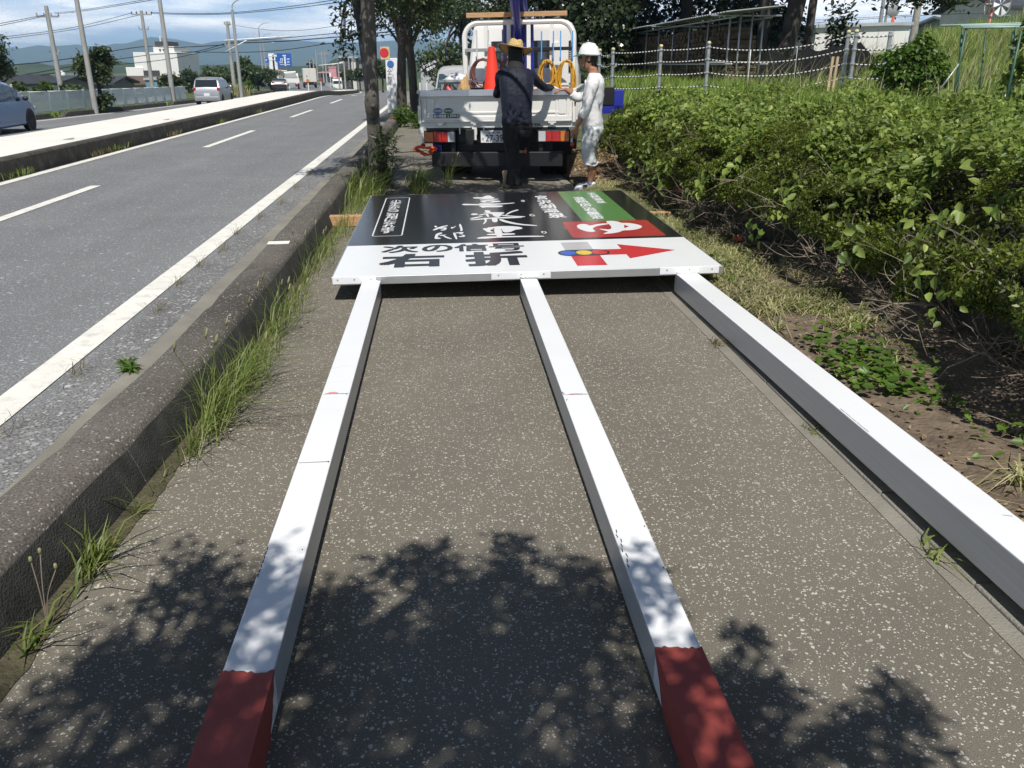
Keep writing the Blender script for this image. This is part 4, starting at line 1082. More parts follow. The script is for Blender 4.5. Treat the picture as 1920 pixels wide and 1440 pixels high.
bx_ = MB().box((0, 0, 0.14), (0.40, 0.30, 0.28)).box((0, 0, 0.29), (0.42, 0.32, 0.03)).build('blue_case', M['hook_blue'], bevel=0.015)
bx_.location = tpos(-0.16, 2.2, 0.862); bx_.rotation_euler = truck.rotation_euler
tag(bx_, 'blue tool case half hidden behind the man in the straw hat', 'case')
# tools upright right of the man
m = MB()
for i, (x, h) in enumerate(((0.36, 0.47), (0.42, 0.50), (0.46, 0.44))):
    pass
can = MB().lathe([(0.05, 0), (0.052, 0.30), (0.03, 0.36), (0.03, 0.40)], 14).build('spray_can', M['crane_blue'], smooth='auto')
can.location = tpos(0.36, 0.4, 0.862); tag(can, 'blue bottle standing right of the man with the straw hat', 'bottle')
can = MB().lathe([(0.035, 0), (0.037, 0.34), (0.02, 0.38), (0.02, 0.42)], 14).build('tool_handle', M['wood'], smooth='auto')
can.location = tpos(0.46, 0.4, 0.862); tag(can, 'brown tool handle standing beside the blue bottle in the bed', 'tool')
# orange rope tied to the left end of the bumper, line running to the tree
rp = empty('orange_rope', tpos(-0.93, 0.0, 0.42), label='orange rope knotted on the left end of the truck bumper', cat='rope')
m = MB(); r_ = random.Random(2)
for q in range(5):
    a0 = r_.uniform(0, 6.28); pts = []
    for i in range(14):
        a = a0 + i * 0.5; rr = 0.07 + 0.03 * math.sin(i * 1.3 + q)
        pts.append((-0.10 + rr * 1.7 * math.cos(a), -0.05 + 0.03 * math.sin(a * 2 + q), 0.02 + rr * 0.7 * math.sin(a)))
    m.tube(pts, 0.013, 5)
m.build('knot', M['orange'], rp, smooth=True)
a = tpos(-1.0, -0.02, 0.43) - rp.location
MB().tube([a, Vector((-0.86, 11.75, 0.42)) - rp.location], 0.006, 5).build('line', M['stake'], rp)
# ------------------------------------------------------------------ people
def catmull(pts, k=4):
    P_ = [Vector(p) for p in pts]; out = []
    n = len(P_)
    for i in range(n - 1):
        p0 = P_[max(0, i - 1)]; p1 = P_[i]; p2 = P_[i + 1]; p3 = P_[min(n - 1, i + 2)]
        for j in range(k):
            t = j / k
            out.append(0.5 * ((2 * p1) + (-p0 + p2) * t + (2 * p0 - 5 * p1 + 4 * p2 - p3) * t * t + (-p0 + 3 * p1 - 3 * p2 + p3) * t ** 3))
    out.append(P_[-1])
    return out
def limb(m, joints, n=12, k=4, folds=0.0, seed=0, flat=1.0):
    """tapered limb through joints [(x,y,z,r)], smooth centre line; folds ripple the cloth"""
    pts = catmull([j[:3] for j in joints], k)
    if folds: pts = [p + Vector((mnoise.noise((i * .8, seed, 3)), mnoise.noise((i * .8, seed, 7)), 0)) * folds * 0.12 for i, p in enumerate(pts)]
    rs = [v.x for v in catmull([(j[3], 0, 0) for j in joints], k)]
    if folds:
        rs = [r * (1 + folds * 0.9 * mnoise.noise((i * 0.7, seed, 0))) for i, r in enumerate(rs)]
    m.tube(pts, rs, n, True, flat=flat)
def torso(m, rings, n=18, k=3, folds=0.0, seed=0, power=2.4):
    """rings: (centre, half-width vector, half-depth vector)"""
    C_ = catmull([r[0] for r in rings], k); A = catmull([r[1] for r in rings], k); B = catmull([r[2] for r in rings], k)
    out = []
    for i, (c, a, b) in enumerate(zip(C_, A, B)):
        ring = []
        for j in range(n):
            q = 2 * math.pi * j / n
            cs, sn = math.cos(q), math.sin(q)
            f = 1 + (folds * mnoise.noise((math.cos(q) * 2.2, math.sin(q) * 2.2 + seed, i * 0.8)) if folds else 0)
            ring.append(c + a * (math.copysign(abs(cs) ** (2 / power), cs)) * f + b * (math.copysign(abs(sn) ** (2 / power), sn)) * f)
        out.append(ring)
    m.loft(out, True)
def organic(m, name, mt, parent, vox=0.011, it=3, disp=0.0, dscale=0.06):
    o = m.build(name, mt, parent, smooth=True)
    r = o.modifiers.new('remesh', 'REMESH'); r.mode = 'VOXEL'; r.voxel_size = vox; r.use_smooth_shade = True
    s_ = o.modifiers.new('smooth', 'SMOOTH'); s_.factor = 0.5; s_.iterations = it
    if disp:
        tx = bpy.data.textures.new(name + ' folds', 'CLOUDS'); tx.noise_scale = dscale; tx.noise_depth = 2
        d = o.modifiers.new('folds', 'DISPLACE'); d.texture = tx; d.strength = disp; d.mid_level = 0.5
        d.texture_coords = 'GLOBAL'
    return o
def hand(name, parent, wrist, fwd, palmn, mt, side=1, curl=0.5, size=1.0, spread=0.06):
    """palm, four unequal bent fingers and a thumb leaving the side of the palm"""
    w = Vector(wrist); f = Vector(fwd).normalized(); pn = Vector(palmn); pn = (pn - f * pn.dot(f)).normalized()
    sd = f.cross(pn) * side                                   # towards the thumb
    s_ = size; m = MB()
    ring = lambda c, a, b: [c + sd * (a * math.cos(2 * math.pi * j / 10)) + pn * (b * math.sin(2 * math.pi * j / 10)) for j in range(10)]
    m.loft([ring(w - f * 0.02, 0.026 * s_, 0.020 * s_), ring(w + f * 0.01, 0.028 * s_, 0.019 * s_), ring(w + f * 0.045 * s_, 0.041 * s_, 0.017 * s_), ring(w + f * 0.085 * s_, 0.042 * s_, 0.014 * s_), ring(w + f * 0.097 * s_, 0.037 * s_, 0.010 * s_)], True)
    for i, (off, ln) in enumerate(((0.029, 0.072), (0.010, 0.080), (-0.010, 0.074), (-0.029, 0.058))):
        p = w + f * 0.085 * s_ + sd * off * s_; d = (f + sd * spread * (1.5 - i)).normalized(); pts = [p - d * 0.02]; a = 0
        for j, fr_ in enumerate((0.45, 0.32, 0.23)):
            a += curl * (0.55, 0.75, 0.5)[j] * (1 + 0.08 * i)
            q = (d * math.cos(a) + pn * math.sin(a)); p = p + q * ln * fr_ * s_
            pts.append(p.copy())
        m.tube(pts, [0.0098 * s_, 0.0092 * s_, 0.0083 * s_, 0.0065 * s_], 7)
    p = w + f * 0.03 * s_ + sd * 0.034 * s_; pts = [p - sd * 0.02]
    d = (f * 0.75 + sd * 0.62 + pn * 0.15).normalized(); pts.append(p + d * 0.03 * s_)
    d = (f * 0.95 + sd * 0.15 + pn * 0.35).normalized(); pts.append(pts[-1] + d * 0.03 * s_)
    d = (f * 0.9 - sd * 0.05 + pn * 0.5).normalized(); pts.append(pts[-1] + d * 0.022 * s_)
    m.tube(pts, [0.015 * s_, 0.0125 * s_, 0.011 * s_, 0.008 * s_], 8)
    return m.build(name, mt, parent, smooth=True)
def headmesh(m, c, fw, up, s_=1.0):
    """skull, jaw, nose, brow, lips, ears in one body; c = centre of skull"""
    fw = Vector(fw).normalized(); up = Vector(up).normalized(); rt = fw.cross(up).normalized()
    X = lambda r, f, u: Vector(c) + rt * (r * s_) + fw * (f * s_) + up * (u * s_)
    rings = []
    for u, w, ff, fb in ((-0.125, 0.028, 0.055, 0.010), (-0.115, 0.048, 0.082, 0.02), (-0.095, 0.058, 0.090, 0.045), (-0.065, 0.066, 0.090, 0.072), (-0.03, 0.072, 0.087, 0.088), (0.005, 0.075, 0.090, 0.095), (0.04, 0.076, 0.092, 0.097), (0.07, 0.070, 0.083, 0.092), (0.095, 0.054, 0.062, 0.074), (0.112, 0.028, 0.034, 0.042)):
        ring = []
        for j in range(16):
            q = 2 * math.pi * j / 16
            ring.append(X(w * math.sin(q), (ff if math.cos(q) > 0 else fb) * math.cos(q), u))
        rings.append(ring)
    m.loft(rings, True)
    m.tube([X(0, 0.086, 0.018), X(0, 0.098, -0.008), X(0, 0.112, -0.030), X(0, 0.098, -0.040)], [0.008, 0.010, 0.014, 0.010], 7)
    m.ball(X(0, 0.088, 0.026), (0.045 * s_, 0.012, 0.010), 10, 6)
    m.tube([X(-0.02, 0.083, -0.066), X(0, 0.094, -0.064), X(0.02, 0.083, -0.066)], [0.006, 0.008, 0.006], 6)
    m.tube([X(-0.018, 0.084, -0.078), X(0, 0.093, -0.077), X(0.018, 0.084, -0.078)], [0.006, 0.008, 0.006], 6)
    m.ball(X(0, 0.080, -0.108), (0.020, 0.014, 0.016), 8, 6)
    for s2 in (-1, 1):
        m.loft([[X(s2 * 0.073 + s2 * a * 0.012, -0.006 - 0.012 * a + 0.015 * math.cos(2 * math.pi * j / 8), -0.012 + 0.030 * math.sin(2 * math.pi * j / 8)) for j in range(8)] for a in (0, 1)], True)
    return X

M['cloth_navy'] = mat('navy stretch shirt', (0.009, 0.012, 0.026), 0.6, var=0.08, vscale=9, bump=0.25, bscale=14, sheen=0.05, spec=0.25, stretch=(1, 1, 2.5))
M['cloth_black'] = mat('black cotton', (0.014, 0.014, 0.014), 0.85, var=0.2, vscale=9, bump=0.4, bscale=14)
M['cloth_white'] = mat('white long sleeved shirt', (0.70, 0.69, 0.69), 0.8, var=0.03, vscale=8, bump=0.35, bscale=12)
M['cloth_pale'] = mat('pale grey trousers', (0.55, 0.58, 0.585), 0.85, var=0.08, vscale=8, bump=0.5, bscale=12)
M['straw'] = mat('woven straw', (0.60, 0.42, 0.17), 0.75, var=0.3, vscale=55, bump=0.8, bscale=120)
M['helmet'] = mat('white helmet shell', (0.80, 0.80, 0.78), 0.28, var=0.02, coat=0.4)
m_, nt_, b_, out_ = newmat('green clear visor')
b_.inputs['Base Color'].default_value = (0.01, 0.30, 0.12, 1); b_.inputs['Roughness'].default_value = 0.15; b_.inputs['Transmission Weight'].default_value = 0.35
M['visor'] = m_
M['sole'] = mat('tan shoe sole', (0.46, 0.35, 0.21), 0.85, var=0.2, vscale=20, bump=0.4)
M['shoe_white'] = mat('white trainer', (0.66, 0.67, 0.69), 0.6, var=0.1, vscale=16)
M['shoe_navy'] = mat('navy trainer', (0.03, 0.04, 0.08), 0.6, var=0.1, vscale=16)
M['sock'] = mat('blue grey sock', (0.16, 0.21, 0.34), 0.9, var=0.1, vscale=20)
M['glove_white'] = mat('white work glove', (0.72, 0.72, 0.70), 0.9, var=0.06, vscale=20)

# --- the man in the straw hat leaning over the tailgate (faces the truck, back to us)
pa = empty('person', (0.985, 11.34, 0), label='person in straw hat, navy shirt and black trousers leaning on the tailgate', cat='person')
V3 = Vector
HIP, CH, SH = 0.90, 1.25, 1.46
m = MB()
torso(m, [(V3((0, 0.02, 0.86)), V3((0.155, 0, 0)), V3((0, 0.105, 0))), (V3((0, 0.02, 1.0)), V3((0.150, 0, 0)), V3((0, 0.095, 0))), (V3((0.0, 0.05, 1.2)), V3((0.165, 0, 0)), V3((0, 0.105, 0.0))), (V3((0, 0.10, 1.38)), V3((0.175, 0, 0)), V3((0, 0.10, -0.02))), (V3((0, 0.15, 1.47)), V3((0.12, 0, 0)), V3((0, 0.075, -0.02))), (V3((0, 0.18, 1.52)), V3((0.055, 0, 0)), V3((0, 0.055, 0))), (V3((0, 0.22, 1.60)), V3((0.052, 0, 0)), V3((0, 0.055, 0)))])
for s_, el, wr in ((-1, (-0.245, 0.28, 1.19), (-0.16, 0.62, 1.18)), (1, (0.40, 0.32, 1.27), (0.55, 0.60, 1.26))):
    limb(m, [(s_ * 0.13, 0.13, 1.44, 0.055), (s_ * 0.195, 0.15, 1.40, 0.056), (el[0] * .6 + s_ * .06, el[1] * .6 + .05, (el[2] + 1.4) / 2, 0.047), (*el, 0.041), ((el[0] + wr[0]) / 2, (el[1] + wr[1]) / 2, (el[2] + wr[2]) / 2, 0.040), (*wr, 0.028)])
# standing left leg, right foot raised on the bumper
limb(m, [(-0.08, 0.0, 0.90, 0.085), (-0.075, 0.02, 0.70, 0.080), (-0.05, 0.05, 0.48, 0.056), (-0.04, 0.02, 0.30, 0.055), (-0.035, -0.02, 0.10, 0.040)])
limb(m, [(0.085, 0.03, 0.90, 0.085), (0.10, 0.17, 0.80, 0.080), (0.12, 0.36, 0.72, 0.058), (0.115, 0.40, 0.58, 0.054), (0.11, 0.42, 0.47, 0.040)])
headmesh(m, (0.0, 0.27, 1.69), (0, 0.94, -0.34), (0, 0.34, 0.94))
body = organic(m, 'body', M['skin_dark'], pa)
# shirt
m = MB()
torso(m, [(V3((0, 0.0, 0.835)), V3((0.205, 0, 0)), V3((0, 0.142, 0))), (V3((0, 0.015, 0.95)), V3((0.2, 0, 0)), V3((0, 0.128, 0))), (V3((0, 0.02, 1.05)), V3((0.2, 0, 0)), V3((0, 0.122, 0))), (V3((0.0, 0.05, 1.2)), V3((0.215, 0, 0)), V3((0, 0.132, 0.0))), (V3((0, 0.10, 1.38)), V3((0.225, 0, 0)), V3((0, 0.126, -0.02))), (V3((0, 0.15, 1.49)), V3((0.155, 0, 0)), V3((0, 0.095, -0.02))), (V3((0, 0.175, 1.535)), V3((0.085, 0, 0)), V3((0, 0.075, 0)))], folds=0.05, seed=2)
for s_, el, wr in ((-1, (-0.245, 0.28, 1.19), (-0.16, 0.60, 1.18)), (1, (0.40, 0.32, 1.27), (0.53, 0.57, 1.26))):
    limb(m, [(s_ * 0.12, 0.13, 1.45, 0.075), (s_ * 0.20, 0.15, 1.41, 0.076), (el[0] * .6 + s_ * .06, el[1] * .6 + .05, (el[2] + 1.4) / 2, 0.062), (*el, 0.054), ((el[0] + wr[0]) / 2, (el[1] + wr[1]) / 2, (el[2] + wr[2]) / 2, 0.050), (*wr, 0.040)], folds=0.07, seed=s_)
organic(m, 'shirt', M['cloth_navy'], pa, it=3, disp=0.012, dscale=0.09)
m = MB()
m.tube([(0.0, -0.118, 0.86), (0.0, -0.108, 1.0), (0.0, -0.09, 1.2), (0.0, -0.04, 1.38), (0.0, 0.04, 1.5)], 0.006, 5)
m.build('back_shadow_line', M['cloth_black'], pa, smooth=True)  # dark strip standing in for the hoist rope's shadow on his back
# trousers
m = MB()
torso(m, [(V3((0, 0.005, 0.70)), V3((0.185, 0, 0)), V3((0, 0.10, 0))), (V3((0, 0.0, 0.78)), V3((0.195, 0, 0)), V3((0, 0.135, 0))), (V3((0, 0.0, 0.87)), V3((0.188, 0, 0)), V3((0, 0.138, 0)))], folds=0.04, seed=4)
limb(m, [(-0.085, -0.01, 0.82, 0.108), (-0.08, 0.0, 0.66, 0.112), (-0.06, 0.02, 0.50, 0.098), (-0.05, 0.0, 0.34, 0.100), (-0.045, -0.03, 0.18, 0.104), (-0.04, -0.04, 0.045, 0.106)], folds=0.07, seed=5, k=5)
limb(m, [(0.09, 0.02, 0.82, 0.112), (0.11, 0.13, 0.76, 0.112), (0.13, 0.33, 0.71, 0.098), (0.125, 0.38, 0.60, 0.094), (0.12, 0.40, 0.50, 0.092)], folds=0.06, seed=6, k=5)
tro = organic(m, 'trousers', M['cloth_black'], pa, it=3, disp=0.018, dscale=0.08)
m = MB().box((0.10, -0.124, 0.71), (0.135, 0.014, 0.09))
m.build('pocket', M['cloth_black'], tro, bevel=0.004)
MB().tube([(-0.19, 0.0, 0.835), (-0.14, -0.12, 0.838), (0, -0.15, 0.84), (0.14, -0.12, 0.838), (0.19, 0.0, 0.835)], 0.010, 6, flat=0.5).build('belt', M['chassis'], pa, smooth=True)
MB().tube([(0.14, 0.24, 0.50), (0.15, 0.22, 0.46), (0.145, 0.20, 0.43), (0.13, 0.22, 0.44)], 0.008, 6).build('clip', M['bag_red'], pa, smooth=True)
# shoes: left heel lifted so the tan sole faces us, right one on the bumper
def shoe(name, parent, heel, toe, upv, mt, mts, w=0.048, h=0.085):
    a = Vector(heel); b = Vector(toe); f = (b - a); L_ = f.length; f.normalize(); u = Vector(upv); u = (u - f * u.dot(f)).normalized(); s2 = f.cross(u)
    m = MB(); rings = []
    for t, ww, hh in ((0.0, 0.6, 0.75), (0.06, 0.85, 1.0), (0.25, 0.85, 1.02), (0.45, 0.86, 0.8), (0.7, 1.0, 0.58), (0.9, 0.85, 0.45), (1.0, 0.4, 0.25)):
        c = a + f * (L_ * t); rings.append([c + s2 * (w * ww * x_) + u * (h * hh * z_) for x_, z_ in ((-1, 0.05), (-1.02, 0.35), (-0.75, 0.8), (-0.3, 1), (0.3, 1), (0.75, 0.8), (1.02, 0.35), (1, 0.05))])
    m.loft(rings, True)
    o = m.build(name, mt, parent, smooth=True)
    m = MB(); rings = []
    for t, ww in ((-0.01, 0.55), (0.05, 0.92), (0.25, 0.9), (0.45, 0.88), (0.7, 1.06), (0.9, 0.92), (1.02, 0.4)):
        c = a + f * (L_ * t); rings.append([c + s2 * (w * ww * x_) + u * z_ for x_, z_ in ((-1, -0.022), (1, -0.022), (1.02, 0.012), (-1.02, 0.012))])
    m.loft(rings, True); m.build('sole', mts, o, smooth='auto')
    return o
shoe('shoe', pa, (-0.155, -0.06, 0.235), (-0.125, 0.03, 0.015), (0.1, 0.92, 0.4), M['cloth_black'], M['sole'])
shoe('shoe', pa, (0.11, 0.36, 0.445), (0.115, 0.60, 0.445), (0, 0, 1), M['cloth_black'], M['sole'])
limb(MB() if False else m, [(0, 0, 0, .01), (0, 0, .01, .01)]) if False else None
hand('hand', pa, (0.565, 0.62, 1.262), (0.75, 0.55, -0.25), (-0.2, 0.2, -1), M['glove_white'], -1, 0.5, 1.05)
hand('hand', pa, (-0.155, 0.645, 1.18), (0.2, 0.9, -0.25), (0.2, 0.1, -1), M['glove_white'], 1, 0.6, 1.05)
# neck cloth and hat
m = MB(); rings = []
for z_, rx_, ry_, yy in ((1.455, 0.125, 0.105, 0.13), (1.52, 0.112, 0.098, 0.17), (1.60, 0.098, 0.10, 0.22), (1.70, 0.094, 0.108, 0.27), (1.77, 0.085, 0.100, 0.29)):
    rings.append([(rx_ * math.cos(2 * math.pi * j / 20), yy + ry_ * math.sin(2 * math.pi * j / 20) - (0.03 if j in range(12, 19) and z_ < 1.5 else 0), z_ - (0.05 if 12 < j < 18 and z_ < 1.5 else 0)) for j in range(20)])
m.loft(rings, True)
nc = m.build('neck_cloth', M['cloth_black'], pa, smooth=True)
hb = empty('straw_hat', (0, 0, 0)) if False else None
HM = Matrix.Translation((0.0, 0.265, 1.735)) @ Euler((R(-14), R(9), 0)).to_matrix().to_4x4()
m = MB()
prof_ = [(0.235, -0.006), (0.237, 0.0), (0.19, 0.010), (0.135, 0.012), (0.108, 0.016), (0.104, 0.05), (0.096, 0.095), (0.080, 0.125), (0.045, 0.128), (0.008, 0.112)]
vs = []
n = 36
for r_, z_ in prof_:
    for j in range(n):
        q = 2 * math.pi * j / n
        lift = 0.028 * (abs(math.cos(q)) ** 2) * max(0, (r_ - 0.11) / 0.12) - 0.022 * (math.sin(q) ** 2) * max(0, (r_ - 0.11) / 0.12)
        dent = -0.020 * math.exp(-((math.cos(q) * r_) / 0.03) ** 2) if z_ > 0.1 else 0
        vs.append(HM @ Vector((r_ * math.cos(q) * 0.95, r_ * math.sin(q) * 1.08, z_ + lift + dent)))
fs = []
for i in range(len(prof_) - 1):
    for j in range(n):
        a = i * n + j; b2 = i * n + (j + 1) % n; fs.append((a, b2, b2 + n, a + n))
fs.append(tuple((len(prof_) - 1) * n + j for j in range(n)))
m.add(vs, fs)
hat = m.build('straw_hat', M['straw'], pa, smooth=True)
so_ = hat.modifiers.new('solid', 'SOLIDIFY'); so_.thickness = 0.006
m = MB(); pts = []
for i in range(97):
    q = 2 * math.pi * i / 96
    pts.append(HM @ Vector((0.109 * math.cos(q) * 0.95, 0.109 * math.sin(q) * 1.08, 0.028 + (0.008 if i % 4 < 2 else -0.004))))
m.tube(pts, 0.006, 5); m.build('hat_band', M['sole'], hat, smooth=True)
MB().tube([(0.10, 0.24, 1.70), (0.115, 0.22, 1.62), (0.105, 0.20, 1.55), (0.12, 0.19, 1.50)], 0.008, 5).build('chin_strap', M['cloth_black'], pa, smooth=True)

# --- the man in the white helmet, side on, one hand on the gate
pb = empty('person', (1.95, 11.10, 0), rz=R(76), label='person in white helmet, white shirt and rolled up pale trousers beside the truck', cat='person')
# local +Y is where he faces (turned towards the truck, away to the left)
m = MB()
torso(m, [(V3((0, 0, 0.84)), V3((0.145, 0, 0)), V3((0, 0.10, 0))), (V3((0, 0.01, 1.0)), V3((0.145, 0, 0)), V3((0, 0.095, 0))), (V3((0, 0.0, 1.2)), V3((0.165, 0, 0)), V3((0, 0.105, 0))), (V3((0, -0.01, 1.34)), V3((0.17, 0, 0)), V3((0, 0.098, 0))), (V3((0, -0.01, 1.41)), V3((0.11, 0, 0)), V3((0, 0.07, 0))), (V3((0, 0.01, 1.45)), V3((0.062, 0, 0)), V3((0, 0.064, 0))), (V3((0, 0.035, 1.53)), V3((0.060, 0, 0)), V3((0, 0.062, 0)))])
LA = [(-0.12, -0.005, 1.37, 0.052), (-0.185, 0.0, 1.32, 0.056), (-0.205, 0.03, 1.20, 0.046), (-0.215, 0.065, 1.07, 0.040), (-0.205, 0.115, 0.96, 0.041), (-0.20, 0.165, 0.85, 0.029), (-0.20, 0.18, 0.82, 0.028)]
RA = [(0.12, 0.0, 1.37, 0.052), (0.18, 0.04, 1.31, 0.055), (0.185, 0.13, 1.20, 0.046), (0.17, 0.22, 1.15, 0.040), (0.14, 0.30, 1.21, 0.039), (0.11, 0.37, 1.255, 0.029)]
limb(m, LA); limb(m, RA)
for s_ in (-1, 1):
    limb(m, [(s_ * 0.085, 0.0, 0.86, 0.088), (s_ * 0.09, 0.03, 0.66, 0.078), (s_ * 0.09, 0.04, 0.47, 0.058), (s_ * 0.09, -0.005, 0.36, 0.060), (s_ * 0.085, -0.02, 0.26, 0.055), (s_ * 0.08, 0.0, 0.12, 0.037), (s_ * 0.08, 0.0, 0.06, 0.038)])
X = headmesh(m, (0, 0.075, 1.635), (0.05, 0.99, -0.06), (0, 0.05, 1), 1.09)
organic(m, 'body', M['skin'], pb, vox=0.009, it=2)
m = MB()
torso(m, [(V3((0, 0.005, 0.80)), V3((0.172, 0, 0)), V3((0, 0.135, 0))), (V3((0, 0.005, 0.86)), V3((0.178, 0, 0)), V3((0, 0.142, 0))), (V3((0, 0.012, 1.0)), V3((0.175, 0, 0)), V3((0, 0.130, 0))), (V3((0, 0.0, 1.2)), V3((0.186, 0, 0)), V3((0, 0.136, 0))), (V3((0, -0.015, 1.34)), V3((0.188, 0, 0)), V3((0, 0.122, 0))), (V3((0, -0.012, 1.42)), V3((0.125, 0, 0)), V3((0, 0.09, 0))), (V3((0, 0.0, 1.455)), V3((0.075, 0, 0)), V3((0, 0.072, 0)))], folds=0.06, seed=8)
limb(m, [(a, b, c, r_ * 1.32 + 0.004) for a, b, c, r_ in LA[:5]] + [(-0.203, 0.135, 0.92, 0.050)], folds=0.08, seed=9)
limb(m, [(a, b, c, r_ * 1.32 + 0.004) for a, b, c, r_ in RA[:5]], folds=0.08, seed=10)
organic(m, 'shirt', M['cloth_white'], pb, it=3, disp=0.012, dscale=0.09)
m = MB()
torso(m, [(V3((0, 0.0, 0.66)), V3((0.175, 0, 0)), V3((0, 0.11, 0))), (V3((0, -0.01, 0.76)), V3((0.178, 0, 0)), V3((0, 0.140, 0))), (V3((0, 0.0, 0.85)), V3((0.165, 0, 0)), V3((0, 0.128, 0)))], folds=0.05, seed=11)
for s_ in (-1, 1):
    limb(m, [(s_ * 0.088, -0.01, 0.80, 0.112), (s_ * 0.095, 0.02, 0.64, 0.110), (s_ * 0.095, 0.035, 0.50, 0.094), (s_ * 0.092, 0.015, 0.40, 0.084), (s_ * 0.092, 0.0, 0.335, 0.086)], folds=0.05, seed=12 + s_, k=6)
organic(m, 'trousers', M['cloth_pale'], pb, it=3, disp=0.020, dscale=0.08)
for s_ in (-1, 1):
    m = MB().tube([(s_ * 0.09 + 0.082 * math.cos(q), 0.0 + 0.084 * math.sin(q), 0.335 + 0.008 * math.sin(q * 3)) for q in [2 * math.pi * i / 20 for i in range(21)]], [0.013 + 0.004 * math.sin(i * 1.7) for i in range(21)], 6)
    m.build('rolled_cuff', M['cloth_pale'], pb, smooth=True)
    MB().lathe([(0.042, 0.05), (0.043, 0.10), (0.041, 0.115)], 14, o=(s_ * 0.08, 0.0, 0), cap=False).build('sock', M['sock'], pb, smooth=True)
    sh = shoe('shoe', pb, (s_ * 0.082, -0.075, 0.024), (s_ * 0.095, 0.195, 0.024), (0, 0, 1), M['shoe_white'], M['shoe_white'], w=0.046, h=0.088)
    MB().loft([[(s_ * 0.088 + a * 0.051, 0.06 + b, z_) for a, z_ in ((-1, 0.03), (-0.8, 0.075), (0.8, 0.075), (1, 0.03))] for b in (-0.025, 0.025)]).build('shoe_panel', M['shoe_navy'], sh, smooth='auto')
hand('hand', pb, (-0.20, 0.185, 0.81), (0.02, 0.25, -1), (1, 0.1, 0), M['skin'], -1, 0.45)
hand('hand', pb, (0.108, 0.375, 1.257), (-0.35, 0.9, -0.1), (0.1, -0.1, -1), M['skin'], -1, 0.55)
for s_ in (-1, 1):
    MB().ball(X(s_ * 0.032, 0.083, 0.008), 0.010, 8, 6).build('eye', M['hair'], pb, smooth=True)
    MB().tube([X(s_ * 0.016, 0.094, 0.030), X(s_ * 0.035, 0.090, 0.034), X(s_ * 0.052, 0.078, 0.028)], 0.004, 5).build('eyebrow', M['hair'], pb)
m = MB(); rings = []
for u, w, fb in ((-0.085, 0.052, 0.070), (-0.04, 0.076, 0.096), (0.01, 0.080, 0.103), (0.06, 0.080, 0.102)):
    rings.append([X(w * math.sin(q), -fb * max(0.0, math.cos(q)) + 0.02 * max(0, -math.cos(q)), u) for q in [R(-112 + 224 * i / 14) for i in range(15)]])
m.loft(rings, cap=False, closed=False)
hr = m.build('hair', M['hair'], pb, smooth=True); sd_ = hr.modifiers.new('s', 'SOLIDIFY'); sd_.thickness = 0.008
# helmet
m = MB(); rings = []
for z_, r_ in ((0.035, 1.06), (0.028, 1.10), (0.05, 1.02), (0.085, 0.97), (0.12, 0.84), (0.148, 0.60), (0.162, 0.30), (0.165, 0.05)):
    rings.append([X(0.100 * r_ * math.sin(2 * math.pi * j / 28), (0.122 * math.cos(2 * math.pi * j / 28) - 0.005) * r_, z_ + (0.012 * math.cos(2 * math.pi * j / 28) if z_ < 0.06 else 0) - 0.006) for j in range(28)])
m.loft(rings, True)
hel = m.build('helmet', M['helmet'], pb, smooth=True)
m = MB()
for x_ in (-0.03, 0.0, 0.03):
    m.tube([X(x_, 0.105, 0.085), X(x_, 0.06, 0.150), X(x_, 0.0, 0.166), X(x_, -0.07, 0.146), X(x_, -0.11, 0.085)], 0.006, 6)
m.build('helmet_rib', M['helmet'], hel, smooth=True)
m = MB(); a_ = []; b2 = []
for i in range(13):
    q = R(-75 + 150 * i / 12)
    a_.append(X(0.100 * math.sin(q), 0.118 * math.cos(q), 0.045)); b2.append(X(0.118 * math.sin(q), 0.100 + 0.088 * math.cos(q), 0.030))
m.loft([a_, b2], cap=False, closed=False)
vz = m.build('visor', M['visor'], hel, smooth=True); sd_ = vz.modifiers.new('s', 'SOLIDIFY'); sd_.thickness = 0.005
for s_ in (-1, 1):
    MB().tube([X(s_ * 0.088, 0.01, 0.03), X(s_ * 0.080, 0.035, -0.05), X(s_ * 0.055, 0.055, -0.11), X(0, 0.05, -0.130)], 0.0045, 5).build('chin_strap', M['hair'], hel)
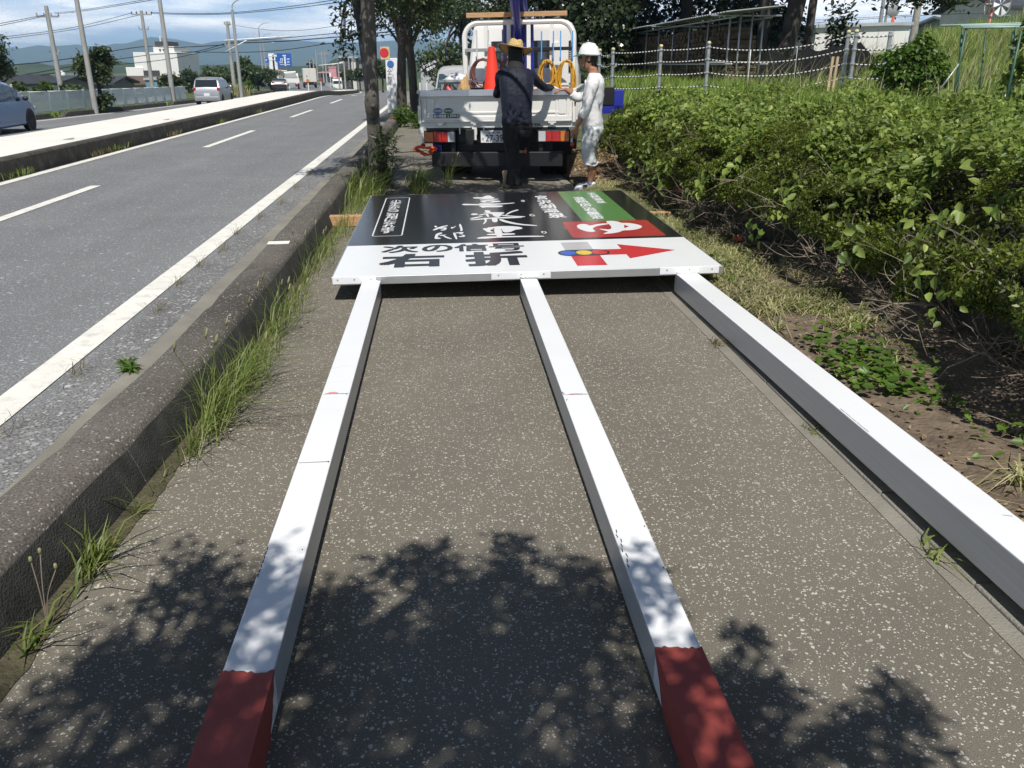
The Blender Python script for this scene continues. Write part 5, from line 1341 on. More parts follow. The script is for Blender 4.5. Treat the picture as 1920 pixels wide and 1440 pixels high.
# ------------------------------------------------------------------ leaves, grass and wood
def unit(a): return a / np.maximum(1e-9, np.linalg.norm(a, axis=1, keepdims=True))
def leafcloud(name, pts, nrm, size, mt, parent=None, aspect=0.5, droop=0.25, jitter=0.6, svar=0.35, rng=NP, fold=0.12, shape=6):
    """one leaf per point: a pointed oval folded along its midrib (6 corners) or a plain lozenge (4)"""
    n = len(pts)
    nr = unit(nrm + rng.normal(0, jitter, (n, 3)))
    t = rng.normal(0, 1, (n, 3)); t[:, 2] -= droop * 2
    t = unit(t - nr * np.sum(t * nr, axis=1, keepdims=True))
    s = np.cross(nr, t)
    L_ = (size * (1 + rng.uniform(-svar, svar, n)))[:, None]
    w = L_ * aspect
    p = pts
    if shape == 6:
        V = np.stack([p, p + t * L_ * 0.30 + s * w * 0.5 + nr * L_ * fold, p + t * L_ * 0.68 + s * w * 0.38 + nr * L_ * fold * 0.7, p + t * L_ - nr * L_ * fold * 0.6,
                      p + t * L_ * 0.68 - s * w * 0.38 + nr * L_ * fold * 0.7, p + t * L_ * 0.30 - s * w * 0.5 + nr * L_ * fold], axis=1).reshape(-1, 3)
        b = np.arange(n)[:, None] * 6
        F = np.concatenate([b + np.array([[0, 1, 2, 3]]), b + np.array([[0, 3, 4, 5]])], axis=0)
    else:
        V = np.stack([p, p + t * L_ * 0.45 + s * w * 0.5 + nr * L_ * fold, p + t * L_, p + t * L_ * 0.45 - s * w * 0.5 + nr * L_ * fold], axis=1).reshape(-1, 3)
        b = np.arange(n)[:, None] * 4
        F = b + np.array([[0, 1, 2, 3]])
    return np_mesh(name, V, F, mt, parent)
def blades(name, pts, h, w, mt, parent=None, lean=0.35, hvar=0.4, rng=NP, bias=(0, 0), curl=0.5):
    """grass blades bending over: two segments each"""
    n = len(pts)
    a = rng.uniform(0, 2 * np.pi, n); d = np.stack([np.cos(a), np.sin(a), np.zeros(n)], 1)
    d[:, 0] += bias[0]; d[:, 1] += bias[1]
    s = np.stack([-np.sin(a), np.cos(a), np.zeros(n)], 1)
    H = (h * (1 + rng.uniform(-hvar, hvar, n)))[:, None] if np.isscalar(h) else (h * (1 + rng.uniform(-hvar, hvar, n)))[:, None]
    ln = (lean * rng.uniform(0.3, 1.6, n))[:, None]
    up = np.array([[0, 0, 1.0]])
    wv = np.asarray(w)[:, None] if not np.isscalar(w) else w
    m1 = pts + up * H * 0.55 + d * H * ln * 0.35
    tip = pts + up * H * (1 - curl * ln * 0.55) + d * H * ln * 1.1
    V = np.stack([pts - s * wv / 2, pts + s * wv / 2, m1 + s * wv * 0.42, m1 - s * wv * 0.42, tip], axis=1).reshape(-1, 3)
    b = np.arange(n)[:, None] * 5
    F = np.concatenate([b + np.array([[0, 1, 2]]), b + np.array([[0, 2, 3]]), b + np.array([[3, 2, 4]])], axis=0)
    return np_mesh(name, V, F, mt, parent)
def crown_points(lobes, n, rng, shell=0.6, clump=0.16, per=26):
    """leaf positions gathered in twig clusters spread through ellipsoid lobes"""
    vol = np.array([l[1][0] * l[1][1] * l[1][2] for l in lobes]) ** 0.75
    nc = max(1, n // per)
    idx = rng.choice(len(lobes), nc, p=vol / vol.sum())
    C = np.array([l[0] for l in lobes])[idx]; Rr = np.array([l[1] for l in lobes])[idx]
    d = unit(rng.normal(0, 1, (nc, 3)))
    rad = (shell + (1.05 - shell) * rng.random(nc) ** 0.7)[:, None]
    cc = C + d * Rr * rad
    k = rng.choice(nc, n)
    sc = Rr[k].mean(axis=1, keepdims=True) * clump
    P_ = cc[k] + rng.normal(0, 1, (n, 3)) * sc
    N_ = unit(P_ - C[k] * 0.999) * 0.6 + np.array([[0, 0, 0.7]])
    return P_, unit(N_)
def tree(name, base, lobes, trunk, n, size, leaf, bark, label, cat='tree', group=None, seed=1, limbs=7, shape=4, clump=0.16, shell=0.55, per=26, aspect=0.55, lean=(0, 0), forks=(5, 6, 7, 8)):
    rng = np.random.default_rng(seed); r_ = random.Random(seed)
    o = empty(name, base, label=label, cat=cat, group=group)
    ht, r0, r1 = trunk
    pts = [(lean[0] * t + 0.022 * r0 * 10 * mnoise.noise((t * 3, seed, 0)), lean[1] * t + 0.022 * r0 * 10 * mnoise.noise((t * 3, seed, 5)), ht * t) for t in [i / 8 for i in range(9)]]
    m = MB(); m.tube(pts, [r0 * 1.25] + [r0 + (r1 - r0) * i / 8 + r0 * 0.08 * mnoise.noise((i * 0.9, seed, 9)) for i in range(1, 9)], 10)
    m.build('trunk', bark, o, smooth=True)
    m = MB(); top = Vector(pts[-1])
    for i in range(limbs):
        l = lobes[i % len(lobes)]
        e = Vector(l[0]) + Vector([l[1][k] * r_.uniform(-0.7, 0.7) for k in range(3)])
        s0 = Vector(pts[r_.choice(forks)])
        mid = (s0 + e) / 2 + Vector((r_.uniform(-.1, .1), r_.uniform(-.1, .1), 0.12)) * (e - s0).length
        m.tube(catmull([s0, mid, e], 4), [r1 * 0.62 * (1 - 0.85 * k / 8) for k in range(9)], 6)
    if limbs: m.build('branches', bark, o, smooth=True)
    P_, N_ = crown_points(lobes, n, rng, shell, clump, per)
    leafcloud('crown', P_, N_, size, leaf, o, aspect=aspect, rng=rng, shape=shape)
    return o

# ---- street trees: trunk and crown, rooted at the kerb
def street_lobes(z0, r, h, seed, k=11):
    r_ = random.Random(seed); L_ = []
    for i in range(k):
        a = 2 * math.pi * i / k + r_.uniform(-.4, .4); rr = r * r_.uniform(0.25, 0.75)
        L_.append(((rr * math.cos(a), rr * math.sin(a), z0 + h * r_.uniform(0.25, 0.85)), (r * r_.uniform(.3, .5), r * r_.uniform(.3, .5), h * r_.uniform(.16, .26))))
    return L_
# the tree whose crown throws the shade in the foreground
fl = []
for sx_, sy_, r_0, z_ in ((-.86, 2.36, .15, 3.0), (-.62, 2.2, .17, 3.3), (-.40, 2.12, .14, 2.9), (-.17, 2.36, .13, 3.1), (.02, 2.22, .16, 3.4), (.16, 2.40, .11, 2.8), (.33, 2.10, .16, 3.2), (.50, 2.12, .12, 2.9), (.22, 1.95, .24, 3.6), (-.05, 1.9, .24, 3.2), (-.32, 1.88, .24, 3.5), (-.70, 1.88, .24, 3.1), (-.98, 1.92, .17, 3.3), (-1.15, 1.6, .22, 3.6), (.0, 1.55, .32, 3.8), (-.45, 1.5, .32, 3.6), (-.85, 1.4, .30, 3.9), (.36, 1.62, .22, 3.3), (.74, 1.68, .10, 2.9), (.70, 1.52, .12, 3.0), (1.13, 1.64, .06, 2.8), (1.03, 1.54, .08, 2.8), (.92, 1.47, .08, 2.9), (.78, 1.90, .05, 2.8), (.62, 1.80, .05, 2.9), (.40, 1.25, .25, 3.6), (.0, 1.1, .40, 4.0), (-.6, 1.0, .45, 4.2), (.8, 1.2, .12, 3.2)):
    fl.append(((sx_ + 1.0, sy_ - 0.64 * z_ + 1.45, z_), (r_0 * 0.85, r_0 * 1.15, 0.10 + r_0 * 0.3)))
tree('street_tree', (-1.0, -1.45, 0), fl, (2.6, 0.13, 0.09), 15000, 0.062, M['leaf_street'], M['bark'], 'street tree beside the photographer whose leaves shade the near path', group='street trees along the kerb', seed=3, limbs=29, clump=0.30, shell=0.1, per=20, aspect=0.45)
# the near street tree by the truck with a broken collar and its leaning stake
tl_ = []
r_ = random.Random(5)
for sx_, sy_, r_0, z_ in ((-1.9, 13.4, .5, 3.6), (-1.3, 14.2, .6, 4.2), (-.7, 13.2, .6, 3.7), (-.25, 13.0, .42, 3.4), (-.2, 14.2, .5, 4.4), (-.9, 15.2, .7, 5.0), (-1.6, 15.0, .6, 5.2), (-.6, 12.5, .38, 3.2), (-.15, 12.4, .28, 3.0), (.1, 12.9, .25, 3.2), (-1.3, 12.6, .4, 3.1),
                          (.1, 11.2, .55, 3.9), (.7, 10.9, .5, 3.8), (1.25, 10.9, .45, 3.6), (1.6, 11.2, .35, 3.5), (.5, 11.5, .35, 3.7), (1.0, 11.5, .30, 3.6), (-.35, 11.3, .45, 3.7), (.3, 10.4, .4, 4.1), (-.8, 11.0, .5, 3.9)):  # this row: unseen boughs added to shade the ground behind the truck
    tl_.append(((sx_ + 0.90, sy_ - 0.64 * z_ - 11.5, z_), (r_0 * .9, r_0 * .95, 0.25)))
t1 = tree('street_tree', (-0.90, 11.5, 0), tl_, (3.0, 0.088, 0.092), 17000, 0.075, M['leaf_street'], M['bark'], 'nearest street tree trunk by the truck with a pale broken branch collar', group='street trees along the kerb', seed=6, limbs=20, lean=(0.02, 0.0), clump=0.3, shell=0.15, forks=(7, 8))
rng = np.random.default_rng(8)
hang = []
for i in range(30):
    a = Vector((-0.12 - 0.30 * rnd.random(), -0.4 + 0.9 * rnd.random(), 2.45 - 0.75 * rnd.random() ** 2.0))
    hang.append(a)
hp_ = np.array([tuple(h + Vector((rnd.gauss(0, .07), rnd.gauss(0, .07), rnd.gauss(0, .06)))) for h in hang for _ in range(16)])
leafcloud('hanging_sprays', hp_, np.tile([[0, 0, 1.0]], (len(hp_), 1)), 0.07, M['leaf_street'], t1, rng=rng, shape=4)
m = MB()
for a in hang[::3]: m.tube(catmull([Vector((-0.05, 0, 2.7)), a * 0.5 + Vector((-0.1, 0, 1.35)), a], 3), 0.006, 4)
m.build('hanging_twigs', M['bark'], t1)['kind'] = 'stuff'
# lower trunk: thick, with old wound
m = MB().tube([(-0.005, -0.01, 1.30), (0.0, -0.10, 1.20), (0.0, -0.135, 1.10), (0.0, -0.10, 0.98), (0, -0.02, 0.86)], [0.03, 0.075, 0.085, 0.08, 0.03], 10)
m.ball((0.02, -0.19, 1.06), (0.035, 0.03, 0.03), 8, 6)
m.build('branch_collar', M['bark'], t1, smooth=True)
st = MB().tube([(-1.06, 11.66, 3.0), (-0.93, 11.68, 1.2), (-0.775, 11.72, 0.0)], [0.07, 0.065, 0.06], 10).build('tree_stake', M['stake'], smooth=True)
tag(st, 'dark leaning wooden stake behind the nearest street tree trunk', 'stake')
st = MB().tube([(-1.115, 11.60, 1.15), (-1.09, 11.62, 3.2)], [0.05, 0.06], 8)
# two trees further on
for i, (b, lab, sd) in enumerate((((-1.13, 24.7, 0), 'second street tree with a crooked dark trunk in front of the pillar sign', 12), ((-0.78, 26.6, 0), 'third street tree with a straight trunk by the grey post', 15))):
    tree('street_tree', b, street_lobes(1.95, 1.75 if i == 0 else 1.5, 3.4, sd, 12), (2.6, 0.15, 0.11), 9000, 0.105, M['leaf_street'], M['bark_dark'], lab, group='street trees along the kerb', seed=sd, limbs=8, lean=(0.12 if i == 0 else -0.12, 0))

# ---- the big evergreens behind the wood store
def bigtree(base, w, h, z0, n, seed, label, trunk=(5.0, 0.3, 0.2), leaf='leaf_dark', size=0.22, k=16, lean=(0, 0), bark='bark_dark', nm='evergreen_tree', group='dark trees behind the wood store'):
    r_ = random.Random(seed); L_ = []
    for i in range(k):
        a = r_.uniform(0, 6.28); rr = w * math.sqrt(r_.random()) * 0.75; z = z0 + (h - z0) * r_.random()
        q = (0.28 + 0.2 * r_.random()) * w
        L_.append(((rr * math.cos(a), rr * math.sin(a), z), (q, q, q * 0.7)))
    return tree(nm, base, L_, trunk, n, size, M[leaf], M[bark], label, group=group, seed=seed, limbs=k, clump=0.2, shell=0.5, lean=lean)
bigtree((4.6, 34, 0.6), 3.2, 9, 0.6, 18000, 31, 'dark evergreen tree directly behind the truck cab', (5, 0.25, 0.2))
bigtree((7.0, 38, 0.9), 4.0, 10, 0.2, 22000, 32, 'dark evergreen tree behind the left end of the wood store')
bigtree((10.0, 36, 1.0), 4.2, 11, 1.0, 22000, 33, 'dark evergreen tree behind the middle of the wood store')
bigtree((12.2, 33, 1.5), 3.8, 11, 3.4, 12000, 34, 'dark evergreen tree behind the right end of the wood store')
bigtree((11.2, 28.5, 1.2), 3.6, 11, 4.6, 7000, 35, 'thick leaning trunk right of the wood store under a dark crown', (5.6, 0.26, 0.30), lean=(0.9, 0))
bigtree((10.55, 28.8, 1.15), 2.2, 9, 4.6, 3000, 36, 'straight grey trunk just right of the wood store', (5.4, 0.19, 0.14), lean=(0.3, 0))
bigtree((12.9, 30.6, 1.3), 2.2, 9, 4.8, 3000, 37, 'slim dark trunk right of the thick leaning trunk', (5.4, 0.15, 0.12), lean=(0.2, 0))
rngh = np.random.default_rng(77)
def spray(name, c, r, n, size, leaf, parent, seed):
    g_ = np.random.default_rng(seed)
    p = np.array(c) + g_.normal(0, 1, (n, 3)) * np.array(r)
    return leafcloud(name, p, np.tile([[0, 0, 1.0]], (n, 1)), size, M[leaf], parent, rng=g_, shape=4)
ov = empty('overhanging_bough', (11.6, 25.0, 2.9), label='leafy bough reaching out to the right over the white shed', cat='bough')
MB().tube(catmull([(-1.2, 3.0, 0.8), (0.2, 1.0, 0.9), (1.6, 0, 0.55), (2.8, -0.4, 0.3)], 5), [0.09 - 0.0045 * i for i in range(16)], 6).build('limb', M['bark_dark'], ov, smooth=True)
for i, (c, r_) in enumerate((((0.2, 0.5, 0.9), (.45, .4, .3)), ((1.2, 0, 0.75), (.5, .4, .22)), ((2.1, -.2, 0.55), (.45, .35, .2)), ((2.9, -.3, 0.40), (.35, .3, .13)), ((0.0, 0.3, -0.35), (.2, .2, .35)), ((0.1, 0.2, -1.0), (.18, .18, .3)))):
    spray('foliage', c, r_, 380, 0.17, 'leaf_dark', ov, 50 + i)
# trees beyond the truck on the left of the cab
bigtree((1.6, 62, -0.3), 3.4, 9.5, 0.6, 12000, 41, 'sunlit green tree rising left of the truck cab', (5, 0.3, 0.2), leaf='leaf_far', size=0.26, nm='roadside_tree', group='trees beyond the truck')
bigtree((3.6, 50, 0), 2.6, 8.5, 2.2, 8000, 42, 'darker tree standing behind the left edge of the truck hoop', (5, 0.3, 0.2), leaf='leaf_street', size=0.2, nm='roadside_tree', group='trees beyond the truck')

# ---- hedge: clipped azalea overgrown by vine along the path
def hedge_section(y):
    """cross-section of the overgrown hedge at y: (x, z, nx, nz) along the surface, front foot to back"""
    o = 0.28 * mnoise.noise((y * 0.42, 1.3, 0)) + 0.10 * mnoise.noise((y * 1.7, 4.4, 0))
    back = 0.85 * ss(12.6, 14.2, y)
    f = 2.42 + o * 0.8 + back + 0.26 * (1 - ss(5.0, 8.0, y))
    pts = [(f + 0.38, 0.12), (f + 0.10, 0.26), (f - 0.05, 0.44), (f - 0.02, 0.62), (f + 0.16, 0.80), (f + 0.50, 0.92 + o * 0.3), (f + 1.15, 0.98 + o * 0.25), (f + 2.0, 1.00), (f + 2.9, 1.02), (f + 3.9, 1.06)]
    return pts
def hedge_pts(n, y0, y1, t0, t1, rng, bump=0.22):
    P_ = np.zeros((n, 3)); N_ = np.zeros((n, 3))
    ys_ = rng.uniform(y0, y1, n); ts = rng.uniform(t0, t1, n)
    for i in range(n):
        s_ = hedge_section(ys_[i]); t = ts[i] * (len(s_) - 1); k = min(len(s_) - 2, int(t)); u = t - k
        x = s_[k][0] + (s_[k + 1][0] - s_[k][0]) * u; z = s_[k][1] + (s_[k + 1][1] - s_[k][1]) * u
        dx = s_[k + 1][0] - s_[k][0]; dz = s_[k + 1][1] - s_[k][1]; L_ = math.hypot(dx, dz)
        nx, nz = -dz / L_, dx / L_
        b = bump * (1.1 * mnoise.noise((x * 1.7, ys_[i] * 1.7, z * 1.7)) + 0.6 * mnoise.noise((x * 4.1, ys_[i] * 4.1, z * 4.1)))
        P_[i] = (x + nx * b, ys_[i], z + nz * b); N_[i] = (nx, 0.0, nz)
    return P_, N_
hd = empty('hedge', (2.6, 6, 0), label='long azalea hedge swallowed by vines along the right of the path', cat='hedge')
H0 = np.array([2.6, 6, 0])
# woody inside: brown undergrowth a hand's breadth under the leaves
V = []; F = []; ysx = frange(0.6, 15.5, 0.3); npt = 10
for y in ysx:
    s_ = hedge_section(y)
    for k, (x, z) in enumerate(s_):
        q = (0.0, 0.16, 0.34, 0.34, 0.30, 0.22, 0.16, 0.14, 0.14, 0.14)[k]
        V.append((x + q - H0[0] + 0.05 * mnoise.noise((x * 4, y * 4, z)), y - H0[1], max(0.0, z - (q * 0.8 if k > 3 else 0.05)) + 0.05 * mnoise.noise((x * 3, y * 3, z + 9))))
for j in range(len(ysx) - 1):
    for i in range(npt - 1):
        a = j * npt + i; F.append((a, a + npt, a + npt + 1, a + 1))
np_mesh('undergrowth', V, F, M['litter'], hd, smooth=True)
rng = np.random.default_rng(21)
def near_w(n, y0, y1):                 # more samples near the camera
    return n
AZ = []
for y0, y1, n, t0, t1, sz in ((0.8, 3.4, 14000, 0.12, 0.66, 0.028), (3.4, 6.5, 28000, 0.12, 0.66, 0.028), (6.5, 10.5, 18000, 0.14, 0.62, 0.033), (10.5, 15.4, 6000, 0.18, 0.52, 0.046)):
    p, nr = hedge_pts(n, y0, y1, t0, t1, rng)
    keep = np.array([(mnoise.noise((a[0] * 1.9, a[1] * 1.6, a[2] * 2.1 + 3)) + 0.4 * mnoise.noise((a[0] * 5, a[1] * 5, a[2] * 5))) > -0.24 and not (a[2] < 0.42 and mnoise.noise((a[1] * 0.9, 7.7, 0)) < 0.12) for a in p])
    p = p[keep]; nr = nr[keep]
    # little rosettes: three leaves at each tip
    p = np.repeat(p, 3, axis=0) + rng.normal(0, 0.012, (len(p) * 3, 3)); nr = np.repeat(nr, 3, axis=0)
    leafcloud('azalea_leaves', p - H0, nr + np.array([[0, 0, 0.5]]), sz, M['leaf_azalea'], hd, aspect=0.42, rng=rng, shape=4, jitter=0.8, droop=-0.3)['kind'] = 'stuff'
for y0, y1, n, sz in ((0.8, 4.0, 9000, 0.034), (4.0, 8.0, 13000, 0.034), (8.0, 14.5, 9000, 0.045)):   # leaves deeper inside, behind the hollows
    p, nr = hedge_pts(n, y0, y1, 0.16, 0.72, rng, bump=0.1)
    p = p - nr * rng.uniform(0.08, 0.26, (n, 1)); p[:, 2] = np.maximum(p[:, 2], 0.06)
    leafcloud('inner_leaves', p - H0, nr, sz, M['leaf_azalea'], hd, aspect=0.45, rng=rng, shape=4, jitter=1.2)['kind'] = 'stuff'
vn = empty('vine_cover', (4.0, 7, 0.9), label='sunlit mass of broad vine leaves lying over the top of the hedge', cat='vines')
VO = np.array([4.0, 7, 0.9])
for y0, y1, n, t0, t1, sz in ((0.6, 5.0, 15000, 0.54, 1.0, 0.050), (5.0, 9.0, 26000, 0.47, 1.0, 0.048), (9.0, 15.4, 24000, 0.45, 1.0, 0.060)):
    p, nr = hedge_pts(n, y0, y1, t0, t1, rng, bump=0.26)
    keep = np.array([(mnoise.noise((a[0] * 1.1 + 5, a[1] * 0.8, 0)) + 0.30 + 0.35 * mnoise.noise((a[0] * 4, a[1] * 4, 6)) + (0.36 if a[0] > 3.3 else -0.22)) > 0 for a in p])
    p = p[keep]; nr = nr[keep]; p[:, 2] += np.abs(rng.normal(0, 0.05, len(p))) - 0.02
    ns = 60; si = rng.integers(0, len(p), ns); ex = []                 # upright young shoots above the mass
    for q in si:
        hgt = rng.uniform(0.08, 0.26); m_ = 16; u = rng.random(m_)
        ex.append(np.stack([p[q, 0] + rng.normal(0, .03, m_) + 0.06 * u, p[q, 1] + rng.normal(0, .03, m_), p[q, 2] + hgt * u], 1))
    ex = np.concatenate(ex); p = np.concatenate([p, ex]); nr = np.concatenate([nr, np.tile([[0, 0, 1.0]], (len(ex), 1))])
    leafcloud('vine_leaves', p - VO, nr + np.array([[-0.1, -0.25, 0.35]]), sz, M['leaf_kudzu'], vn, aspect=0.6, rng=rng, shape=6, jitter=0.95, droop=0.6, svar=0.55)['kind'] = 'stuff'
# trailing sprays of vine down the front of the hedge
for k, yc in enumerate((4.1, 5.3, 6.3, 7.4, 8.6, 9.6, 10.2)):
    s_ = hedge_section(yc); n = 70
    t = rng.random(n) ** 1.3
    z = 0.95 - 0.75 * t * rng.uniform(0.6, 1.0, n); yv = yc + 0.25 * np.sin(t * 5 + k) + rng.normal(0, 0.13, n)
    x = np.array([np.interp(q, [a[1] for a in s_[2:6]], [a[0] for a in s_[2:6]]) for q in z]) - 0.07
    leafcloud('vine_trail', np.stack([x, yv, z], 1) - VO, np.tile([[-0.8, -0.3, 0.5]], (n, 1)), 0.065, M['leaf_kudzu'], vn, aspect=0.62, rng=rng, shape=6, jitter=0.6, droop=0.8)['kind'] = 'stuff'
# the big near leaves, one by one
lp = MB()
L1 = 1.0
lp.add([(0, 0, 0), (0.30, 0.22, 0.05), (0.36, 0.42, 0.06), (0.24, 0.74, 0.04), (0, 1.0, -0.10), (-0.24, 0.74, 0.04), (-0.36, 0.42, 0.06), (-0.30, 0.22, 0.05), (0, 0.45, -0.03)],
       [(0, 1, 8), (1, 2, 8), (2, 3, 8), (3, 4, 8), (4, 5, 8), (5, 6, 8), (6, 7, 8), (7, 0, 8)])
lme = lp.mesh('leaf'); lme.materials.append(M['leaf_kudzu']); lme.polygons.foreach_set('use_smooth', [True] * 8)
p, nr = hedge_pts(220, 3.2, 5.4, 0.44, 0.80, rng, bump=0.2)
r_ = random.Random(4)
for a, b in zip(p, nr):
    if a[0] < 2.95 or mnoise.noise((a[0] * 1.6, a[1] * 1.6, 3)) < -0.1: continue
    nrm_ = (Vector(b) + Vector((r_.gauss(-.15, .35), r_.gauss(-.25, .35), r_.gauss(.2, .3)))).normalized()
    d = Vector((r_.gauss(0, 1), r_.gauss(0, 1), r_.gauss(-.9, .6))); d = (d - nrm_ * d.dot(nrm_)).normalized()
    s2 = d.cross(nrm_)
    o = linkmesh('leaf', lme, vn)
    sc = r_.uniform(0.06, 0.115)
    o.matrix_local = Matrix.Translation(Vector(a) - Vector(VO) + nrm_ * 0.05) @ Matrix(((s2.x, d.x, nrm_.x, 0), (s2.y, d.y, nrm_.y, 0), (s2.z, d.z, nrm_.z, 0), (0, 0, 0, 1))) @ Matrix.Scale(sc, 4)
# bare twigs at the foot of the hedge
tw_ = MB(); r_ = random.Random(9)
def twig(m, p, d, l, r0, depth):
    p = Vector(p); pts = [p]
    for i in range(4):
        d = (d + Vector((r_.gauss(0, .22), r_.gauss(0, .22), r_.gauss(0, .16)))).normalized(); pts.append(pts[-1] + d * l / 4)
    m.tube(pts, [r0, r0 * .85, r0 * .7, r0 * .5, r0 * .3], 4, cap=False)
    if depth:
        for k in range(r_.choice((2, 3))):
            q = pts[r_.choice((2, 3, 4))]
            twig(m, q, (d + Vector((r_.gauss(0, .7), r_.gauss(0, .7), r_.gauss(.05, .5)))).normalized(), l * r_.uniform(.45, .8), r0 * .6, depth - 1)
for i in range(340):
    y = r_.uniform(1.6, 13.5) if i % 2 else r_.choice((3.0, 3.6, 4.3, 5.6, 6.4, 7.6, 8.3, 9.6, 10.1)) + r_.gauss(0, .25)
    f = hedge_section(y)[1][0]
    a = r_.uniform(-1.0, 1.0)
    twig(tw_, (f + 0.25, y, 0.05 if i % 3 else r_.uniform(.1, .5)), Vector((-0.55 + r_.gauss(0, .5), r_.gauss(0, .6), r_.uniform(0.1, 0.9))).normalized(), r_.uniform(0.2, 0.5), r_.uniform(0.004, 0.009), 2)
ds = tw_.build('dead_twigs', M['twig'], recalc=False); tag(ds, kind='stuff')
MB().tube(catmull([(2.66, 10.6, 0.02), (2.60, 10.55, 0.35), (2.50, 10.5, 0.60)], 4), [0.02 - 0.0012 * i for i in range(9)], 6).build('dead_stem', M['twig'], hd, smooth=True)

# ---- verge: cut grass, litter, little weeds
n = 30000
y = rng.uniform(2.5, 11.2, n); x = 1.85 + np.abs(rng.normal(0, 0.36, n))
keep = np.array([(mnoise.noise((a * 2.6, b * 1.4, 2.0)) + 0.6 * mnoise.noise((a * 6.0, b * 5.0, 8.0)) + 0.34 * (1 if b > 5.6 else -0.62 if b < 4.4 else (b - 4.4) / 0.8 - 0.62) + (0.10 if a > 2.0 else -0.18)) > 0.16 and a < 2.9 for a, b in zip(x, y)])
x, y = x[keep], y[keep]
pv = np.stack([x, y, np.array([ground(a, b) + 0.024 for a, b in zip(x, y)])], 1)
blades('cut_grass', pv, 0.085, 0.008, M['grass_dry'], lean=1.7, hvar=0.7, rng=rng, curl=0.9)['kind'] = 'stuff'
k = np.array([mnoise.noise((a * 1.8, b * 1.2, 30.0)) > -0.05 for a, b in zip(x, y)]) & (rng.random(len(pv)) < 0.7)
blades('verge_grass', pv[k], 0.075, 0.009, M['grass_tuft'], lean=1.2, hvar=0.6, rng=rng, curl=0.8)['kind'] = 'stuff'
wl = []
for c, r_2, n in (((2.22, 4.1), (.14, .22), 240), ((2.15, 3.75), (.10, .12), 90), ((2.30, 3.6), (.08, .12), 60), ((2.08, 6.2), (.07, .2), 40), ((2.15, 7.4), (.10, .25), 50), ((2.4, 2.9), (.1, .2), 60), ((2.2, 8.6), (.12, .4), 60)):
    q = np.zeros((n, 3)); q[:, 0] = c[0] + rng.normal(0, r_2[0], n); q[:, 1] = c[1] + rng.normal(0, r_2[1], n); q[:, 2] = 0.03 + rng.uniform(0.01, 0.09, n); wl.append(q)
wl = np.concatenate(wl)
leafcloud('ground_ivy', wl, np.tile([[0, 0, 1.0]], (len(wl), 1)), 0.05, M['leaf_bright'], aspect=0.75, rng=rng, shape=6, jitter=0.35)['kind'] = 'stuff'
n = 2600
y = rng.uniform(1.8, 12.5, n); x = 1.85 + rng.random(n) * 0.75
leafcloud('dead_leaves', np.stack([x, y, np.full(n, 0.04)], 1), np.tile([[0, 0, 1.0]], (n, 1)), 0.03, leafmat('dead leaf', (0.10, 0.065, 0.035), (0.32, 0.25, 0.16), 0.8, 0.1), rng=rng, shape=4, jitter=0.4, aspect=0.6)['kind'] = 'stuff'
n = 3500                                             # litter beside the truck
leafcloud('dead_leaves', np.stack([rng.uniform(2.0, 3.3, n), rng.uniform(11.5, 16.5, n), np.full(n, 0.05)], 1), np.tile([[0, 0, 1.0]], (n, 1)), 0.05, leafmat('dry litter leaf', (0.16, 0.10, 0.05), (0.36, 0.26, 0.14), 0.8, 0.1), rng=rng, shape=4, jitter=0.4, aspect=0.6)['kind'] = 'stuff'

# ---- tall grass on the bank
def bankz(x, y): return ground(x, y)
def grassfield(name, n, x0, x1, y0, y1, h, w, mt, ratio=None, lean=0.5, bias=(0.3, -0.2), power=1.0):
    yy = y0 + (y1 - y0) * rng.random(n) ** power
    if ratio: xx = yy * rng.uniform(ratio[0], ratio[1], n); 
    else: xx = rng.uniform(x0, x1, n)
    kp = (xx > x0) & (xx < x1); xx, yy = xx[kp], yy[kp]
    zz = np.array([bankz(a, b) for a, b in zip(xx, yy)])
    hh = h * np.array([0.75 + 0.7 * max(0, 0.4 + mnoise.noise((a * 0.35, b * 0.35, 1.0))) for a, b in zip(xx, yy)])
    ww = w * (0.6 + yy / 22.0)
    kp = ~((yy > 29) & (xx < yy * 0.56) & (xx > yy * 0.40)) & ~((yy > 19) & (yy < 24.5) & (xx > yy * 0.35) & (xx < yy * 0.50))
    xx, yy, zz, hh, ww = xx[kp], yy[kp], zz[kp], hh[kp], ww[kp]
    o = blades(name, np.stack([xx, yy, zz], 1), hh, ww, mt, lean=lean, rng=rng, bias=bias)
    o['kind'] = 'stuff'; return o
grassfield('field_grass', 30000, 4.8, 30, 8.5, 17, 0.27, 0.012, M['grass'], ratio=(0.22, 0.78))
grassfield('field_grass', 26000, 4.4, 34, 15, 32, 0.40, 0.012, M['grass'], ratio=(0.18, 0.74))
grassfield('field_grass', 14000, 8, 60, 30, 60, 0.6, 0.014, M['grass'], ratio=(0.40, 0.74))
grassfield('seed_grass', 5000, 6, 30, 10, 40, 0.75, 0.007, M['grass_dry'], ratio=(0.30, 0.74))
grassfield('bank_grass', 3500, 3.2, 5.2, 12, 17, 0.30, 0.012, M['grass_tuft'])

